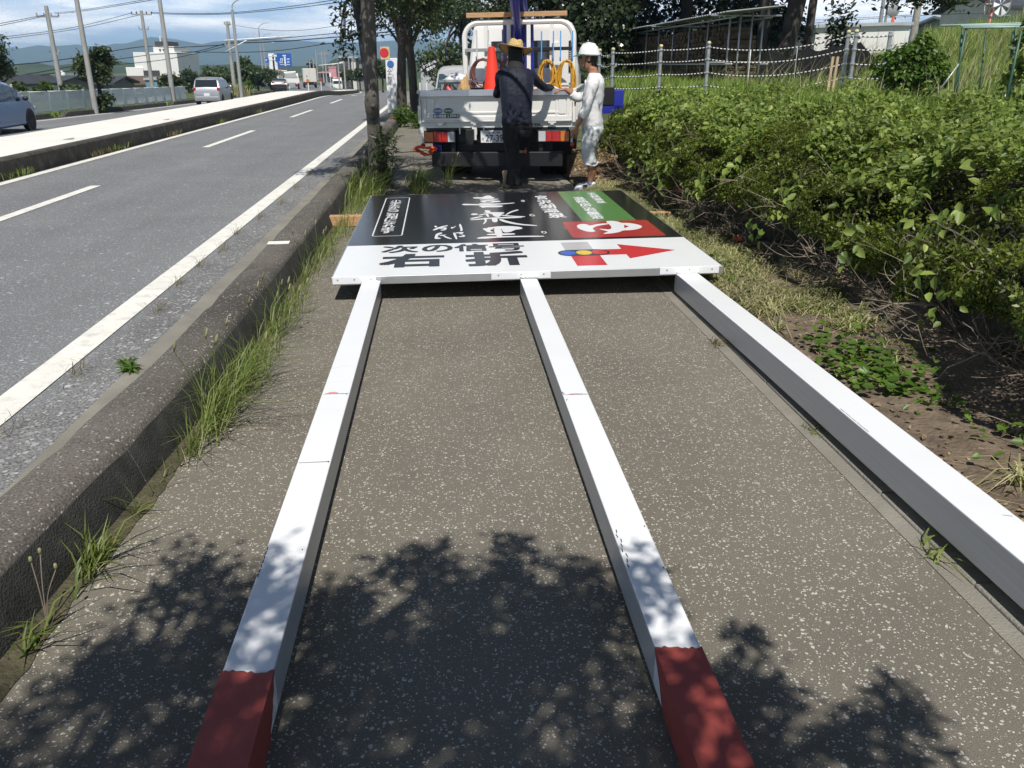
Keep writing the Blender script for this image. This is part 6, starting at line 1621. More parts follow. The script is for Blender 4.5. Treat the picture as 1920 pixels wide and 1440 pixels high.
# round bush in the field
def bush(c, r, n, size, leaf, label, seed, k=9, name='shrub', cat='shrub', shape=6, group=None):
    r_ = random.Random(seed); L_ = []
    for i in range(k):
        a = r_.uniform(0, 6.28); rr = r_.uniform(0, .5)
        L_.append(((r[0] * rr * math.cos(a), r[1] * rr * math.sin(a), r[2] * r_.uniform(.5, 1.35)), (r[0] * r_.uniform(.4, .6), r[1] * r_.uniform(.4, .6), r[2] * r_.uniform(.4, .6))))
    o = empty(name, c, label=label, cat=cat, group=group)
    m = MB()
    for i in range(6): m.tube([(0, 0, -0.05), (r[0] * .3 * math.cos(i), r[1] * .3 * math.sin(i), r[2] * .6), (r[0] * .6 * math.cos(i * 1.1), r[1] * .6 * math.sin(i * 1.1), r[2] * 1.1)], [r[2] * 0.035, r[2] * 0.025, r[2] * 0.01], 5)
    m.build('stems', M['bark_dark'], o)
    g_ = np.random.default_rng(seed)
    p, nr = crown_points(L_, n, g_, 0.55, 0.16, 22)
    leafcloud('foliage', p, nr, size, leaf, o, aspect=0.6, rng=g_, shape=shape)
    return o
bush((7.0, 12.6, ground(7.0, 12.6)), (0.58, 0.55, 0.62), 6500, 0.075, M['leaf_bright'], 'rounded bright green bush standing in the grass beyond the hedge', 61, k=14)
bush((18.8, 46, ground(18.8, 46)), (1.5, 1.4, 0.8), 3500, 0.2, M['leaf_far'], 'dark bush on the grass slope just right of the white shed', 62, k=8, shape=4)

# ---- weeds growing out of the kerb joint
def weed(x, y, n, h, spread, label, seed, mt='grass_tuft', w=0.009, heads=0, lean=0.6, z=0.0, name='weed', elong=1.0):
    g_ = np.random.default_rng(seed); r_ = random.Random(seed)
    n = int(n * 0.8)
    x += kdx(y) if x < -1 and x > -1.2 else 0
    o = empty(name, (x, y, z), label=label, cat='weed')
    p = np.zeros((n, 3)); p[:, 0] = g_.normal(0, spread * .3, n); p[:, 1] = g_.normal(0, spread * elong, n)
    p[:, 0] = np.clip(p[:, 0], -0.02 if x < -1 else -1, 1)
    blades('blades', p, h, w * 0.75, M[mt], o, lean=lean * 1.25, rng=g_, bias=(0.5, 0.0), hvar=0.65)['kind'] = 'stuff'
    if mt == 'grass_tuft' and n > 30: blades('dry_blades', p[:n // 4], h * 0.6, w * 0.6, M['grass_dry'], o, lean=lean * 2.0, rng=g_, bias=(0.5, 0.0), hvar=0.6)['kind'] = 'stuff'
    if heads:
        m = MB(); m2 = MB()
        for i in range(heads):
            b = Vector((r_.uniform(-.02, .05), r_.gauss(0, spread * .7 * elong), 0)); t = b + Vector((r_.uniform(-.12, .15), r_.uniform(-.1, .1), h * r_.uniform(1.2, 1.7)))
            m.tube(catmull([b, (b + t) / 2 + Vector((0, 0, .04)), t], 3), 0.0018, 4)
            m2.tube([t, t + Vector((.006, 0, .02)), t + Vector((.014, 0, .05))], [0.003, 0.007, 0.002], 6)
        m.build('stalks', M['grass_tuft'], o)['kind'] = 'stuff'; m2.build('seed_heads', M['grass_dry'], o, smooth=True)['kind'] = 'stuff'
    return o
WL = [(-1.09, 2.05, 26, 0.11, 0.05, 'small leafy weed at the kerb foot nearest the camera'), (-1.09, 2.42, 70, 0.13, 0.05, 'bushy grass weed between the two nearest small weeds at the kerb foot'), (-1.10, 2.78, 14, 0.12, 0.02, 'thin upright weed alone at the kerb foot'),
      (-1.06, 3.28, 60, 0.17, 0.07, 'short tuft at the near end of the long grass by the kerb'), (-1.07, 3.62, 260, 0.25, 0.13, 'tallest grass clump along the kerb, fanning over the dark concrete'), (-1.06, 4.05, 260, 0.19, 0.16, 'dense bright grass next to the tallest clump by the kerb'),
      (-1.07, 4.95, 160, 0.20, 0.20, 'grass with green seed heads along the kerb halfway to the sign'), (-1.05, 5.45, 80, 0.16, 0.16, 'loose grass spilling onto the path just before the sign'), (-1.08, 6.6, 60, 0.22, 0.12, 'tall seeding weed by the kerb level with the sign lettering'),
      (-1.06, 7.15, 130, 0.17, 0.18, 'grass clump by the kerb left of the white sign band'), (-1.05, 8.3, 150, 0.18, 0.22, 'grass clump by the kerb in front of the timber batten'), (-1.0, 9.6, 160, 0.20, 0.22, 'tangled grass by the kerb just beyond the timber batten')]
WL += [(-1.08, 3.02, 16, 0.07, 0.05, 'tiny dry weed between two kerb tufts close to the camera'), (-1.07, 4.45, 90, 0.15, 0.14, 'grass joining the dense clump to the seeding grass by the kerb'), (-1.07, 5.9, 60, 0.13, 0.16, 'low grass by the kerb just short of the sign corner'),
       (-1.07, 6.2, 40, 0.12, 0.10, 'low leafy tuft by the kerb at the sign corner'), (-1.06, 7.7, 80, 0.14, 0.18, 'low grass by the kerb beside the black panel'), (-1.05, 9.0, 90, 0.15, 0.2, 'grass by the kerb right at the end of the timber batten')]
for i, (x, y, n, h, sp, lab) in enumerate(WL):
    weed(x, y, n, h, sp, lab, 100 + i, heads=(6 if i in (6, 8) else 3 if i in (4, 5, 7) else 0), w=0.006 + 0.004 * (i < 3))
weed(-1.0, 10.7, 420, 0.30, 0.45, 'large tangled weed patch at the foot of the nearest street tree', 130, heads=4, elong=1.0, w=0.014)
weed(-0.35, 11.3, 420, 0.24, 0.26, 'bright grass clump on the path right of the street tree trunk', 131, heads=6, w=0.009, lean=0.8)
weed(0.05, 11.6, 70, 0.24, 0.14, 'thin dark seeding grass in front of the truck wheel', 132, mt='grass_tuft', heads=6, w=0.006)
weed(1.58, 4.55, 60, 0.05, 0.03, 'small dry tuft on the edging near the fallen sign', 133, mt='grass_sedge', lean=1.2, w=0.005)
weed(1.60, 2.28, 22, 0.05, 0.03, 'flat brown green weed on the edging nearest the camera', 134, lean=1.8, w=0.010)
weed(1.62, 3.3, 26, 0.03, 0.03, 'tiny green weed on the edging halfway along the right post', 135, lean=1.6, w=0.006)
for i, y in enumerate((3.55, 4.35, 5.55, 6.3, 6.9, 7.5, 8.3, 9.2, 10.2, 11.6, 13.0)):
    weed(-2.0 + rnd.uniform(-.05, .06), y, 46, 0.09, 0.07, 'wiry brown sedge tuft on the road side of the kerb at the white edge line', 140 + i, mt='grass_sedge', lean=0.9, w=0.004, name='sedge_tuft')['group'] = 'brown sedge tufts along the edge line'
# leafy spurge on the gutter, dandelion stalks
def stalkweed(x, y, h, n, label, seed, leaf='leaf_bright', lsize=0.07, z=0.0, lean=(0.05, 0), name='leafy_weed', width=0.06):
    g_ = np.random.default_rng(seed); o = empty(name, (x, y, z), label=label, cat='weed')
    m = MB(); P_ = []; N_ = []
    for k in range(max(1, n)):
        b = Vector((g_.normal(0, width), g_.normal(0, width), 0)); t = b * 1.6 + Vector((lean[0] * h, lean[1] * h, h * g_.uniform(.7, 1.1)))
        pts = catmull([b, (b + t) / 2 + Vector((g_.normal(0, .02), g_.normal(0, .02), 0)), t], 6)
        m.tube(pts, 0.004, 4)
        for j in range(70):
            u = g_.random() ** 0.8; q = pts[int(u * (len(pts) - 1))]; a = g_.uniform(0, 6.28)
            P_.append((q.x, q.y, q.z)); N_.append((math.cos(a) * .6, math.sin(a) * .6, 0.9))
    m.build('stalks', M['grass_tuft'], o)['kind'] = 'stuff'
    leafcloud('leaves', np.array(P_), np.array(N_), lsize, M[leaf], o, aspect=0.18, rng=g_, shape=4, jitter=0.35, droop=0.15)
    return o
stalkweed(-0.82, 11.42, 0.78, 7, 'tall goldenrod stems with narrow leaves against the nearest trunk', 201, 'leaf_street', 0.13, name='goldenrod')
stalkweed(-1.12, 23.2, 0.55, 6, 'leafy weed clump at the end of the kerb before the second tree', 202, 'leaf_bright', 0.16)
stalkweed(-0.5, 22.8, 0.5, 9, 'broad weed patch between the second tree and the truck', 203, 'leaf_bright', 0.16, width=0.25)
stalkweed(-1.62, 4.35, 0.05, 3, 'flat green weed in the gutter on the road side of the kerb', 204, 'leaf_bright', 0.06, lean=(0.8, 0.5))
dn = empty('dandelion', (-1.20, 2.12, 0), label='three dry dandelion stalks standing against the dark kerb face', cat='weed')
for i, (dx, dy, h) in enumerate(((-0.02, 0.03, 0.21), (0.0, 0.05, 0.225), (0.05, 0.02, 0.19))):
    MB().tube(catmull([(0, 0, 0), (dx * .3, dy * .4, h * .55), (dx, dy, h)], 4), 0.0018, 5).build('stalk', M['twig'], dn)
    MB().lathe([(0.002, 0), (0.006, 0.004), (0.005, 0.014), (0.003, 0.018)], 8, o=(dx, dy, h)).build('flower_head', M['grass_dry'], dn, smooth=True)

for x, y, lab in ((2.72, 7.05, 'orange flower on the cut grass nearest the camera below the hedge'), (2.62, 8.7, 'orange flower low in the hedge beside the sign'), (2.75, 12.2, 'orange flower in the hedge near the man in the white helmet')):
    z = 0.12 if y < 8 else 0.3
    m = MB()
    for k in range(5):
        a = k * 1.257; m.add([(0, 0, 0), (.03 * math.cos(a - .4), .03 * math.sin(a - .4), .012), (.045 * math.cos(a), .045 * math.sin(a), .02), (.03 * math.cos(a + .4), .03 * math.sin(a + .4), .012)], [(0, 1, 2, 3)])
    tag(m.build('orange_flower', M['orange'], loc=(x - 0.15, y, z), rot=(0.5, -0.5, 0)), lab, 'flower')
m = MB()
for k in range(4):
    a = k * 1.6; m.add([(0, 0, 0), (.07 * math.cos(a - .5), .07 * math.sin(a - .5), .04), (.12 * math.cos(a), .12 * math.sin(a), .02), (.07 * math.cos(a + .5), .07 * math.sin(a + .5), .04)], [(0, 1, 2, 3)])
tag(m.build('dead_leaf', mat('purple brown leaf', (0.10, 0.06, 0.06), 0.7), loc=(2.62, 6.55, 0.07)), 'large purple brown dead leaf on the cut grass under the hedge', 'leaf')
# ------------------------------------------------------------------ wood store, rope fence, field things
M['firewood'] = mat('split firewood', (0.13, 0.088, 0.058), 0.9, var=0.4, vscale=5, bump=0.6, bscale=30)
M['roof_sheet'] = mat('corrugated roof sheet', (0.46, 0.48, 0.49), 0.55, 0.3, var=0.12, vscale=2)
M['pipe_green'] = mat('green garden pipe', (0.03, 0.09, 0.055), 0.45, var=0.1, vscale=6)
M['pipe_pale'] = mat('pale green pipe', (0.33, 0.46, 0.42), 0.45, var=0.1, vscale=6)
M['cap_yellow'] = mat('yellow post cap', (0.60, 0.52, 0.28), 0.6, var=0.1)
M['wall_white'] = mat('white shed cladding', (0.76, 0.755, 0.73), 0.7, var=0.03, vscale=0.8, dirt=(0.6, 0.58, 0.52), dscale=0.7, damt=0.3)
M['black_sheet'] = mat('black plastic sheet', (0.007, 0.007, 0.008), 0.85, var=0.2, vscale=3, spec=0.2)
ws = empty('wood_store', (7.25, 22, 0.95), label='long firewood rack of scaffold pipes with a corrugated roof under dark trees', cat='wood store')
WL_, WW = 12.5, 0.85
for j, x in enumerate((0.0, WW)):
    for i in range(8):
        y = i * WL_ / 7
        MB().tube([(x, y, 0), (x, y, 1.86)], 0.025, 8).build('scaffold_pipe', M['steel'], ws, smooth=True)
for i, x in enumerate((0.25, 0.55)): MB().tube([(x, -0.05, 0), (x, -0.05, 1.85)], 0.025, 8).build('scaffold_pipe', M['steel'], ws, smooth=True)
for x in (-0.03, WW + 0.03):
    for z in (0.62, 1.70): MB().tube([(x, -0.5, z), (x, WL_ + 0.3, z)], 0.025, 8).build('scaffold_pipe', M['steel'], ws, smooth=True)
for z in (0.66, 1.75):
    for y in (-0.03, WL_ * 0.5, WL_): MB().tube([(-0.5, y, z), (WW + 0.45, y, z)], 0.025, 8).build('scaffold_pipe', M['steel'], ws, smooth=True)
for k in range(5):                                        # corrugated sheets, lapped
    m = MB(); n = 40; y0 = -0.7 + k * 2.78; y1 = y0 + 2.9
    a = []; b = []
    for i in range(n + 1):
        y = y0 + (y1 - y0) * i / n; w = 0.018 * math.sin(i * math.pi / 1.5) + 0.004 * k
        a.append((-0.35, y, 1.80 + w)); b.append((WW + 0.30, y, 1.95 + w))
    m.loft([a, b], cap=False, closed=False)
    o = m.build('roof_sheet', M['roof_sheet'], ws); so2 = o.modifiers.new('s', 'SOLIDIFY'); so2.thickness = 0.006
# stacked logs: split billets with their cut ends to the side, one piece each where they can be told apart
r_ = random.Random(3)
lm = []
for k in range(6):
    m = MB(); n = r_.choice((5, 6, 7)); p0 = [((0.06 + r_.uniform(-.018, .018)) * math.cos(2 * math.pi * i / n + r_.uniform(-.2, .2)), (0.05 + r_.uniform(-.015, .015)) * math.sin(2 * math.pi * i / n)) for i in range(n)]
    m.prism(p0, -0.36, 0.36, M=Matrix.Rotation(R(90), 4, 'Y'))
    me = m.mesh('firewood_log'); me.materials.append(M['firewood']); lm.append(me)
cnt = 0; rest = MB()
for i in range(105):
    y = 0.12 + i * 0.117
    hmax = 14 if i > 3 else 12
    for j in range(hmax):
        z = 0.10 + j * 0.105 + r_.uniform(-.012, .012)
        if 0.56 < z < 0.66: continue
        if cnt < 298 and i < 24:
            linkmesh('firewood_log', r_.choice(lm), ws, (WW / 2 + r_.uniform(-.05, .05), y + r_.uniform(-.015, .015), z), (r_.uniform(0, 6), 0, r_.uniform(-.04, .04))); cnt += 1
        else:
            rest.box((WW / 2 + r_.uniform(-.06, .06), y, z), (0.72, 0.105, 0.092), rot=(r_.uniform(-.4, .4), 0, 0))
rest.build('firewood_stack', M['firewood'], ws)['kind'] = 'stuff'

M['rope'] = None
m_, nt_, b_, out_ = newmat('black and white twisted rope')
w_ = nt_.nodes.new('ShaderNodeTexWave'); w_.inputs['Scale'].default_value = 4.5; w_.wave_type = 'BANDS'; w_.bands_direction = 'X'
mp_ = nt_.nodes.new('ShaderNodeMapping'); mp_.inputs['Rotation'].default_value = (0, 0, 0.6)
nt_.links.new(objcoord(nt_), mp_.inputs[0]); nt_.links.new(mp_.outputs[0], w_.inputs['Vector'])
rr_ = nt_.nodes.new('ShaderNodeValToRGB'); rr_.color_ramp.interpolation = 'CONSTANT'; rr_.color_ramp.elements[0].color = (0.02, 0.02, 0.02, 1); rr_.color_ramp.elements[1].color = (0.62, 0.62, 0.60, 1); rr_.color_ramp.elements[1].position = 0.42
nt_.links.new(w_.outputs[0], rr_.inputs[0]); nt_.links.new(rr_.outputs[0], b_.inputs['Base Color']); b_.inputs['Roughness'].default_value = 0.8
M['rope'] = m_
fp = [(1125, 92, 19.0), (1150, 90, 18.4), (1240, 84, 17.6), (1330, 78, 16.9), (1592, 57, 15.6), (1607, 56, 15.3), (1671, 55, 15.2)]
rf_ = empty('rope_fence', tuple(P(1240, 165, 17.6)), label='rope fence of grey steel posts with four black and white ropes before the trees', cat='fence')
FO = rf_.location.copy()
tops = []
for px_, py_, Y in fp:
    t = P(px_, py_, Y); g_ = ground(t.x, t.y) - 0.1
    tops.append(t)
    lean_ = 0.0
    p_ = MB().tube([Vector((t.x + lean_, t.y, g_)) - FO, Vector((t.x, t.y, t.z - 0.04)) - FO], 0.034, 10).build('fence_post', M['steel'], rf_, smooth='auto')
    if px_ != 1671: MB().lathe([(0.038, -0.05), (0.039, -0.02), (0.033, 0.0), (0.01, 0.010)], 10, o=t - FO).build('post_cap', M['cap_yellow'], p_, smooth=True)
    for q in (0.10, 0.32, 0.56, 0.80):
        MB().lathe([(0.042, -0.02), (0.046, 0), (0.042, 0.02)], 10, o=t - FO - Vector((0, 0, q))).build('rope_clamp', M['alu'], p_)
def sag(a, b, s_, n=9): return [a.lerp(b, i / n) - Vector((0, 0, s_ * 4 * (i / n) * (1 - i / n))) for i in range(n + 1)]
for q in (0.10, 0.32, 0.56, 0.80):
    line = [sag(tops[0] - Vector((0, 0, q)), tops[1] - Vector((0, 0, q)), 0.05)]
    for i in range(1, len(tops) - 1):
        if i == 4: continue
        line.append(sag(tops[i] - Vector((0, 0, q)), tops[i + 1] - Vector((0, 0, q)), 0.13 if i == 3 else 0.02, 16))
    for pts in line:
        MB().tube([p - FO for p in pts], 0.012, 5).build('rope', M['rope'], rf_, smooth=True)
for t_ in (0.32, 0.66):
    a = tops[3].lerp(tops[4], t_); d_ = 0.13 * 4 * t_ * (1 - t_)
    MB().tube([a - FO - Vector((0, 0, q + d_)) for q in (0.10, 0.32, 0.56, 0.80)], 0.011, 5).build('rope_tie', M['rope'], rf_, smooth=True)

# paired pale stakes, low stakes, trellis frame
for px_, a, Y, lab in ((1556, 0, 13.2, 'left of two pale wooden stakes leaning before the rope fence'), (1565, 1, 13.25, 'right of two pale wooden stakes leaning before the rope fence')):
    t = P(px_ + 6, 106, Y); b = P(px_ - 6, 175, Y)
    tag(MB().tube([(b.x, b.y, ground(b.x, b.y) - 0.05), t], 0.022, 6).build('wooden_stake', M['wood_pale'], smooth='auto'), lab, 'stake')
for px_, top, Y, lab in ((1843, 195, 10.6, 'short pale stake at the foot of the green pipe frame'), (1829, 200, 10.9, 'thin pale foot of a cane beside the short stake')):
    t = P(px_, top, Y)
    tag(MB().tube([(t.x - 0.03, t.y, ground(t.x, t.y) - 0.05), t], 0.018 if px_ == 1843 else 0.014, 6).build('wooden_stake', M['wood_pale'], smooth='auto'), lab, 'stake')
tf = empty('trellis_frame', tuple(P(1810, 150, 11)), label='green garden pipe frame standing in the grass at the right edge', cat='trellis')
TO = tf.location.copy()
def pipe(pts, r, mt, nm='pipe'): MB().tube([Vector(p) - TO for p in pts], r, 7).build(nm, mt, tf, smooth=True)
A_ = P(1812, 52, 11.2); B_ = P(1905, 50, 10.9); C_ = P(1915, 58, 9.6); D_ = P(1820, 60, 12.4)
for t, b in ((A_, P(1780, 215, 11.2)), (A_ + Vector((.02, .12, 0)), P(1792, 220, 11.3)), (C_, P(1873, 250, 9.6)), (C_ + Vector((.04, .2, 0)), P(1888, 235, 9.9)), (B_, P(1900, 190, 10.9))):
    pipe([(b.x, b.y, ground(b.x, b.y) - 0.1), t], 0.016, M['pipe_green'], 'upright')
cane = P(1850, 48, 11.4); cb_ = P(1829, 230, 11.2); pipe([(cb_.x, cb_.y, ground(cb_.x, cb_.y)), cane], 0.011, M['pipe_green'], 'cane')
for o_ in (0.0, 0.05): pipe([A_ + Vector((-.05, o_, o_ * .4)), B_ + Vector((.35, o_, o_ * .5))], 0.014, M['pipe_pale'], 'cross_pipe')
pipe([A_ + Vector((0, .6, .05)), B_ + Vector((.4, .5, .06))], 0.014, M['pipe_pale'], 'cross_pipe')
pipe([P(1755, 178, 11.2), P(1798, 120, 11.2)], 0.012, M['steel'], 'brace'); pipe([P(1848, 240, 9.7), P(1900, 155, 9.7)], 0.014, M['steel'], 'brace')
# creeper on the right upright
cl = tree('creeper', tuple(P(1915, 230, 9.4)), [((0.05, 0.2, 0.35), (0.18, 0.3, 0.3)), ((0.1, 0.25, 0.85), (0.13, 0.22, 0.3)), ((0.14, 0.3, 1.2), (0.1, 0.18, 0.18))], (1.2, 0.01, 0.006), 900, 0.085, M['leaf_kudzu'], M['twig'], 'climbing plant at the right edge on the green pipe frame', cat='climber', seed=71, limbs=0, shape=6, aspect=0.7)

# white shed with a grey eave, black heap before it
a, b = P(1530, 58, 38), P(1708, 42, 38)
g0 = 1.35
sh = empty('white_shed', (a.x, 38, g0), label='long low white shed with a grey eave beyond the rope fence', cat='shed')
L_ = b.x - a.x; hw = b.z - g0 - 0.12
MB().box((L_ / 2, 1.6, hw / 2 + 0.0), (L_, 3.2, hw)).build('wall', M['wall_white'], sh)
rw = MB(); rw.loft([[(-0.1, -0.15, hw - 0.12), (L_ + 0.06, -0.15, hw + 0.02), (L_ + 0.06, 3.4, hw + 0.14), (-0.1, 3.4, hw + 0.0)], [(-0.1, -0.15, hw - 0.0), (L_ + 0.06, -0.15, hw + 0.14), (L_ + 0.06, 3.4, hw + 0.26), (-0.1, 3.4, hw + 0.12)]], True)
rw.build('roof', M['roof_sheet'], sh)
for i in range(1, 6): MB().box((L_ * i / 6, -0.005, hw * 0.46), (0.02, 0.012, hw * 0.9)).build('panel_joint', M['steel'], sh)
o = crumple('black_heap', 'low heap covered with black plastic sheet in front of the white shed', 'heap', (0, 0, 0), (6.4, 2.6, 1.22), M['black_sheet'], 33, n=20)
q = P(1580, 120, 24); o.location = (q.x - 0.7, 24, 0.80); o.rotation_euler = (0, 0, 0.1)
# utility poles, mirror and cone behind the shed
def simplepole(px_, Y, y_top, y_base, r, label, cat='utility pole', mt='concrete', name='utility_pole', extra=None, group=None, px_base=None, zb=None):
    t = P(px_, y_top, Y); b = P(px_base if px_base is not None else px_, y_base, Y)
    zb = b.z if zb is None else zb
    o = empty(name, (b.x, Y, zb), label=label, cat=cat, group=group)
    MB().tube([(0, 0, -0.2), (0, 0, t.z - zb)], [r * 1.2, r * 0.85], 10).build('pole', M[mt], o, smooth='auto')
    if extra: extra(o, t.z - zb)
    return o
simplepole(1712, 46, -70, 95, 0.17, 'thick concrete utility pole at the right end of the white shed', px_base=1708)
simplepole(1648, 50, -60, 60, 0.10, 'thin grey steel pole rising behind the roof of the white shed', cat='pole', name='steel_pole', mt='steel')
def mirror_(o, h):
    for z in (1.75, 1.1):
        mm = MB().lathe([(0.36, 0), (0.36, 0.03), (0.30, 0.06), (0.02, 0.08)], 20, o=(0.30, -0.1, z), M=Matrix.Rotation(R(60), 3, 'Y') @ Matrix.Rotation(R(90), 3, 'X'))
        mm.build('mirror', M['steel'], o, smooth='auto')
o = simplepole(1657, 48, -30, 60, 0.06, 'pole with two round traffic mirrors seen edge on above the white shed', cat='traffic mirror', name='traffic_mirror', mt='steel', extra=mirror_)
q = P(1673, 45, 44); tag(MB().lathe([(0.16, -0.35), (0.05, 0.32), (0.02, 0.34)], 14, o=q).build('orange_cone', M['orange'], smooth='auto'), 'orange cone tip showing above the white shed roof', 'traffic cone')
# bird scarer with two fans on a striped pole, tall pipe at the edge
q = P(1852, 60, 34)
bs = empty('bird_scarer', (q.x, 34, ground(q.x, 34)), label='bird scarer with two round fans on a thin pole in the field', cat='bird scarer')
h = P(1852, 8, 34).z - bs.location.z
MB().tube([(0, 0, 0), (0, 0, h)], 0.05, 8).build('pole', M['scuff_red'], bs, smooth=True)
def fan(c, rz, mt, nm):
    f = empty('fan', c, rz=rz); setparent(f, bs)
    MB().tube([(0.42 * math.cos(a), 0, 0.42 * math.sin(a)) for a in [2 * math.pi * i / 24 for i in range(25)]], 0.02, 5).build('rim', M['steel'], f)
    for i in range(6):
        a = math.pi * i / 3
        MB().add([(0.05 * math.cos(a), 0.02, 0.05 * math.sin(a)), (0.40 * math.cos(a - .25), 0.03, 0.40 * math.sin(a - .25)), (0.40 * math.cos(a + .25), -0.03, 0.40 * math.sin(a + .25))], [(0, 1, 2)]).build('blade', mt, f)
fan((0.30, -0.1, h - 0.02), 0.2, M['white_paint'], 'f'); fan((-0.30, -0.1, h + 0.05), 1.2, M['orange'], 'f')
MB().tube([(-0.32, -0.05, h), (0.32, -0.05, h)], 0.03, 6).build('arm', M['steel'], bs)
q = P(1915, 35, 40); tag(MB().tube([(q.x, 40, ground(q.x, 40)), (q.x + 0.05, 40, 6.5)], 0.05, 8).build('yellow_pole', M['cap_yellow'], smooth=True), 'thin pale yellow pole at the right edge before the farmhouse', 'pole')

# ---- buildings
M['roof_dark'] = mat('dark roof tiles', (0.055, 0.06, 0.068), 0.6, var=0.2, vscale=1.5)
M['roof_brown'] = mat('brown roof', (0.12, 0.085, 0.065), 0.7, var=0.2, vscale=1.5)
M['roof_red'] = mat('red brown roof', (0.20, 0.075, 0.06), 0.7, var=0.2, vscale=1.5)
M['roof_pink'] = mat('pink roof sheet', (0.62, 0.30, 0.33), 0.6, var=0.05, vscale=0.5)
M['wall_cream'] = mat('cream render', (0.62, 0.60, 0.54), 0.85, var=0.06, vscale=0.6, dirt=(0.45, 0.43, 0.38), dscale=0.4, damt=0.4)
M['wall_grey'] = mat('grey cladding', (0.22, 0.22, 0.22), 0.8, var=0.1, vscale=0.6)
M['wall_dark'] = mat('charcoal cladding', (0.06, 0.06, 0.065), 0.8, var=0.1, vscale=0.6)
M['wall_blue'] = mat('faded blue cladding', (0.16, 0.28, 0.36), 0.7, var=0.1, vscale=0.6)
def house(name, px0, px1, Y, y_eave, y_ridge, wall, roof, label, depth=7.0, zb=None, ridge='x', wins=(), cat='house', over=0.5):
    a = P(px0, y_eave, Y); b = P(px1, y_eave, Y); rg = P((px0 + px1) / 2, y_ridge, Y).z
    zb = ground(min(a.x, 1e9), Y) - 0.3 if zb is None else zb
    w = b.x - a.x; he = a.z - zb; hr = rg - zb
    o = empty(name, (a.x, Y, zb), label=label, cat=cat)
    MB().box((w / 2, depth / 2, he / 2), (w, depth, he)).build('wall', M[wall], o)
    m = MB(); v = over
    if ridge == 'x':
        m.loft([[(-v, -v, he - 0.1), (-v, depth / 2, hr), (-v, depth + v, he - 0.1), (-v, depth + v, he + 0.1), (-v, depth / 2, hr + 0.2), (-v, -v, he + 0.1)], [(w + v, -v, he - 0.1), (w + v, depth / 2, hr), (w + v, depth + v, he - 0.1), (w + v, depth + v, he + 0.1), (w + v, depth / 2, hr + 0.2), (w + v, -v, he + 0.1)]], True)
        g = MB()
        for x in (0.02,): g.add([(x, 0, he - 0.1), (x, depth, he - 0.1), (x, depth / 2, hr)], [(0, 1, 2)])
        MB().add([(w - 0.02, 0, he - 0.1), (w - 0.02, depth, he - 0.1), (w - 0.02, depth / 2, hr)], [(0, 1, 2)]).build('gable', M[wall], o)
    elif ridge == 'y':
        m.loft([[(-v, -v, he - 0.1), (w / 2, -v, hr), (w + v, -v, he - 0.1), (w + v, -v, he + 0.1), (w / 2, -v, hr + 0.2), (-v, -v, he + 0.1)], [(-v, depth + v, he - 0.1), (w / 2, depth + v, hr), (w + v, depth + v, he - 0.1), (w + v, depth + v, he + 0.1), (w / 2, depth + v, hr + 0.2), (-v, depth + v, he + 0.1)]], True)
        g = MB().add([(0, 0.02, he - 0.1), (w, 0.02, he - 0.1), (w / 2, 0.02, hr)], [(0, 1, 2)])
    else:
        m.box((w / 2, depth / 2, he + 0.12), (w + 2 * v, depth + 2 * v, 0.24)); g = None
    m.build('roof', M[roof], o)
    if g: g.build('gable', M[wall], o)
    for (x0, x1, z0, z1) in wins:
        f = MB().box(((x0 + x1) / 2 * w, -0.03, (z0 + z1) / 2 * he), ((x1 - x0) * w, 0.06, (z1 - z0) * he)).build('window', M['alu'], o)
        MB().box(((x0 + x1) / 2 * w, -0.07, (z0 + z1) / 2 * he), ((x1 - x0) * w * 0.9, 0.03, (z1 - z0) * he * 0.86)).build('pane', M['glass'], f)
    return o
house('farmhouse', 1868, 2010, 62, 14, -20, 'wall_cream', 'roof_dark', 'grey roofed farmhouse on the rise at the top right corner', zb=3.0, wins=((0.02, 0.2, 0.3, 0.8),))
house('shed', 1800, 1866, 75, 45, 30, 'wall_grey', 'roof_sheet', 'low grey roof beyond the field left of the farmhouse', zb=2.0, ridge='x')
# stepped white block on the left
Y = 150
bl = empty('white_building', tuple(P(242, 165, Y)), label='tall stepped white building with a dark window beyond the left fence', cat='building')
BO = bl.location.copy()
def block(px0, px1, y0, y1, Y0, dep, nm, mt, parent=bl):
    a = P(px0, y1, Y0) - BO; b = P(px1, y0, Y0) - BO
    return MB().box(((a.x + b.x) / 2, Y0 - Y + dep / 2, (a.z + b.z) / 2), (b.x - a.x, dep, b.z - a.z)).build(nm, M[mt], parent, bevel=0.05)
block(243, 268, 126, 175, 150, 13, 'wall', 'wall_white'); block(260.5, 331, 98, 175, 150.2, 13, 'wall', 'wall_white'); block(288, 326, 87, 99, 150.6, 9, 'wall', 'wall_white'); block(291, 314, 77.5, 87.5, 151, 6, 'roof_tank', 'wall_dark')
wf = block(270, 298, 132, 144, 149.9, 0.25, 'window', 'wall_dark')
block(298, 301, 92, 95, 150.4, 0.3, 'vent', 'wall_dark'); block(305, 308, 92, 95, 150.4, 0.3, 'vent', 'wall_dark'); block(243, 331, 124.6, 126.2, 149.9, 0.15, 'cornice', 'roof_sheet') if False else None
t_ = P(285, 66, Y) - BO; MB().tube([(t_.x, 4, t_.z - 4.5), (t_.x, 4, t_.z)], 0.10, 6).build('antenna', M['white_paint'], bl)
house('house', 222, 300, 110, 158, 146, 'wall_cream', 'roof_brown', 'house with a brown hipped roof in front of the white building', ridge='x', zb=-3.0, wins=((0.05, 0.12, 0.6, 0.9), (0.2, 0.27, 0.6, 0.9)))
house('house', 224, 246, 118, 155, 148, 'wall_cream', 'roof_red', 'small house with a red brown roof left of the brown one', ridge='x', zb=-3.0)
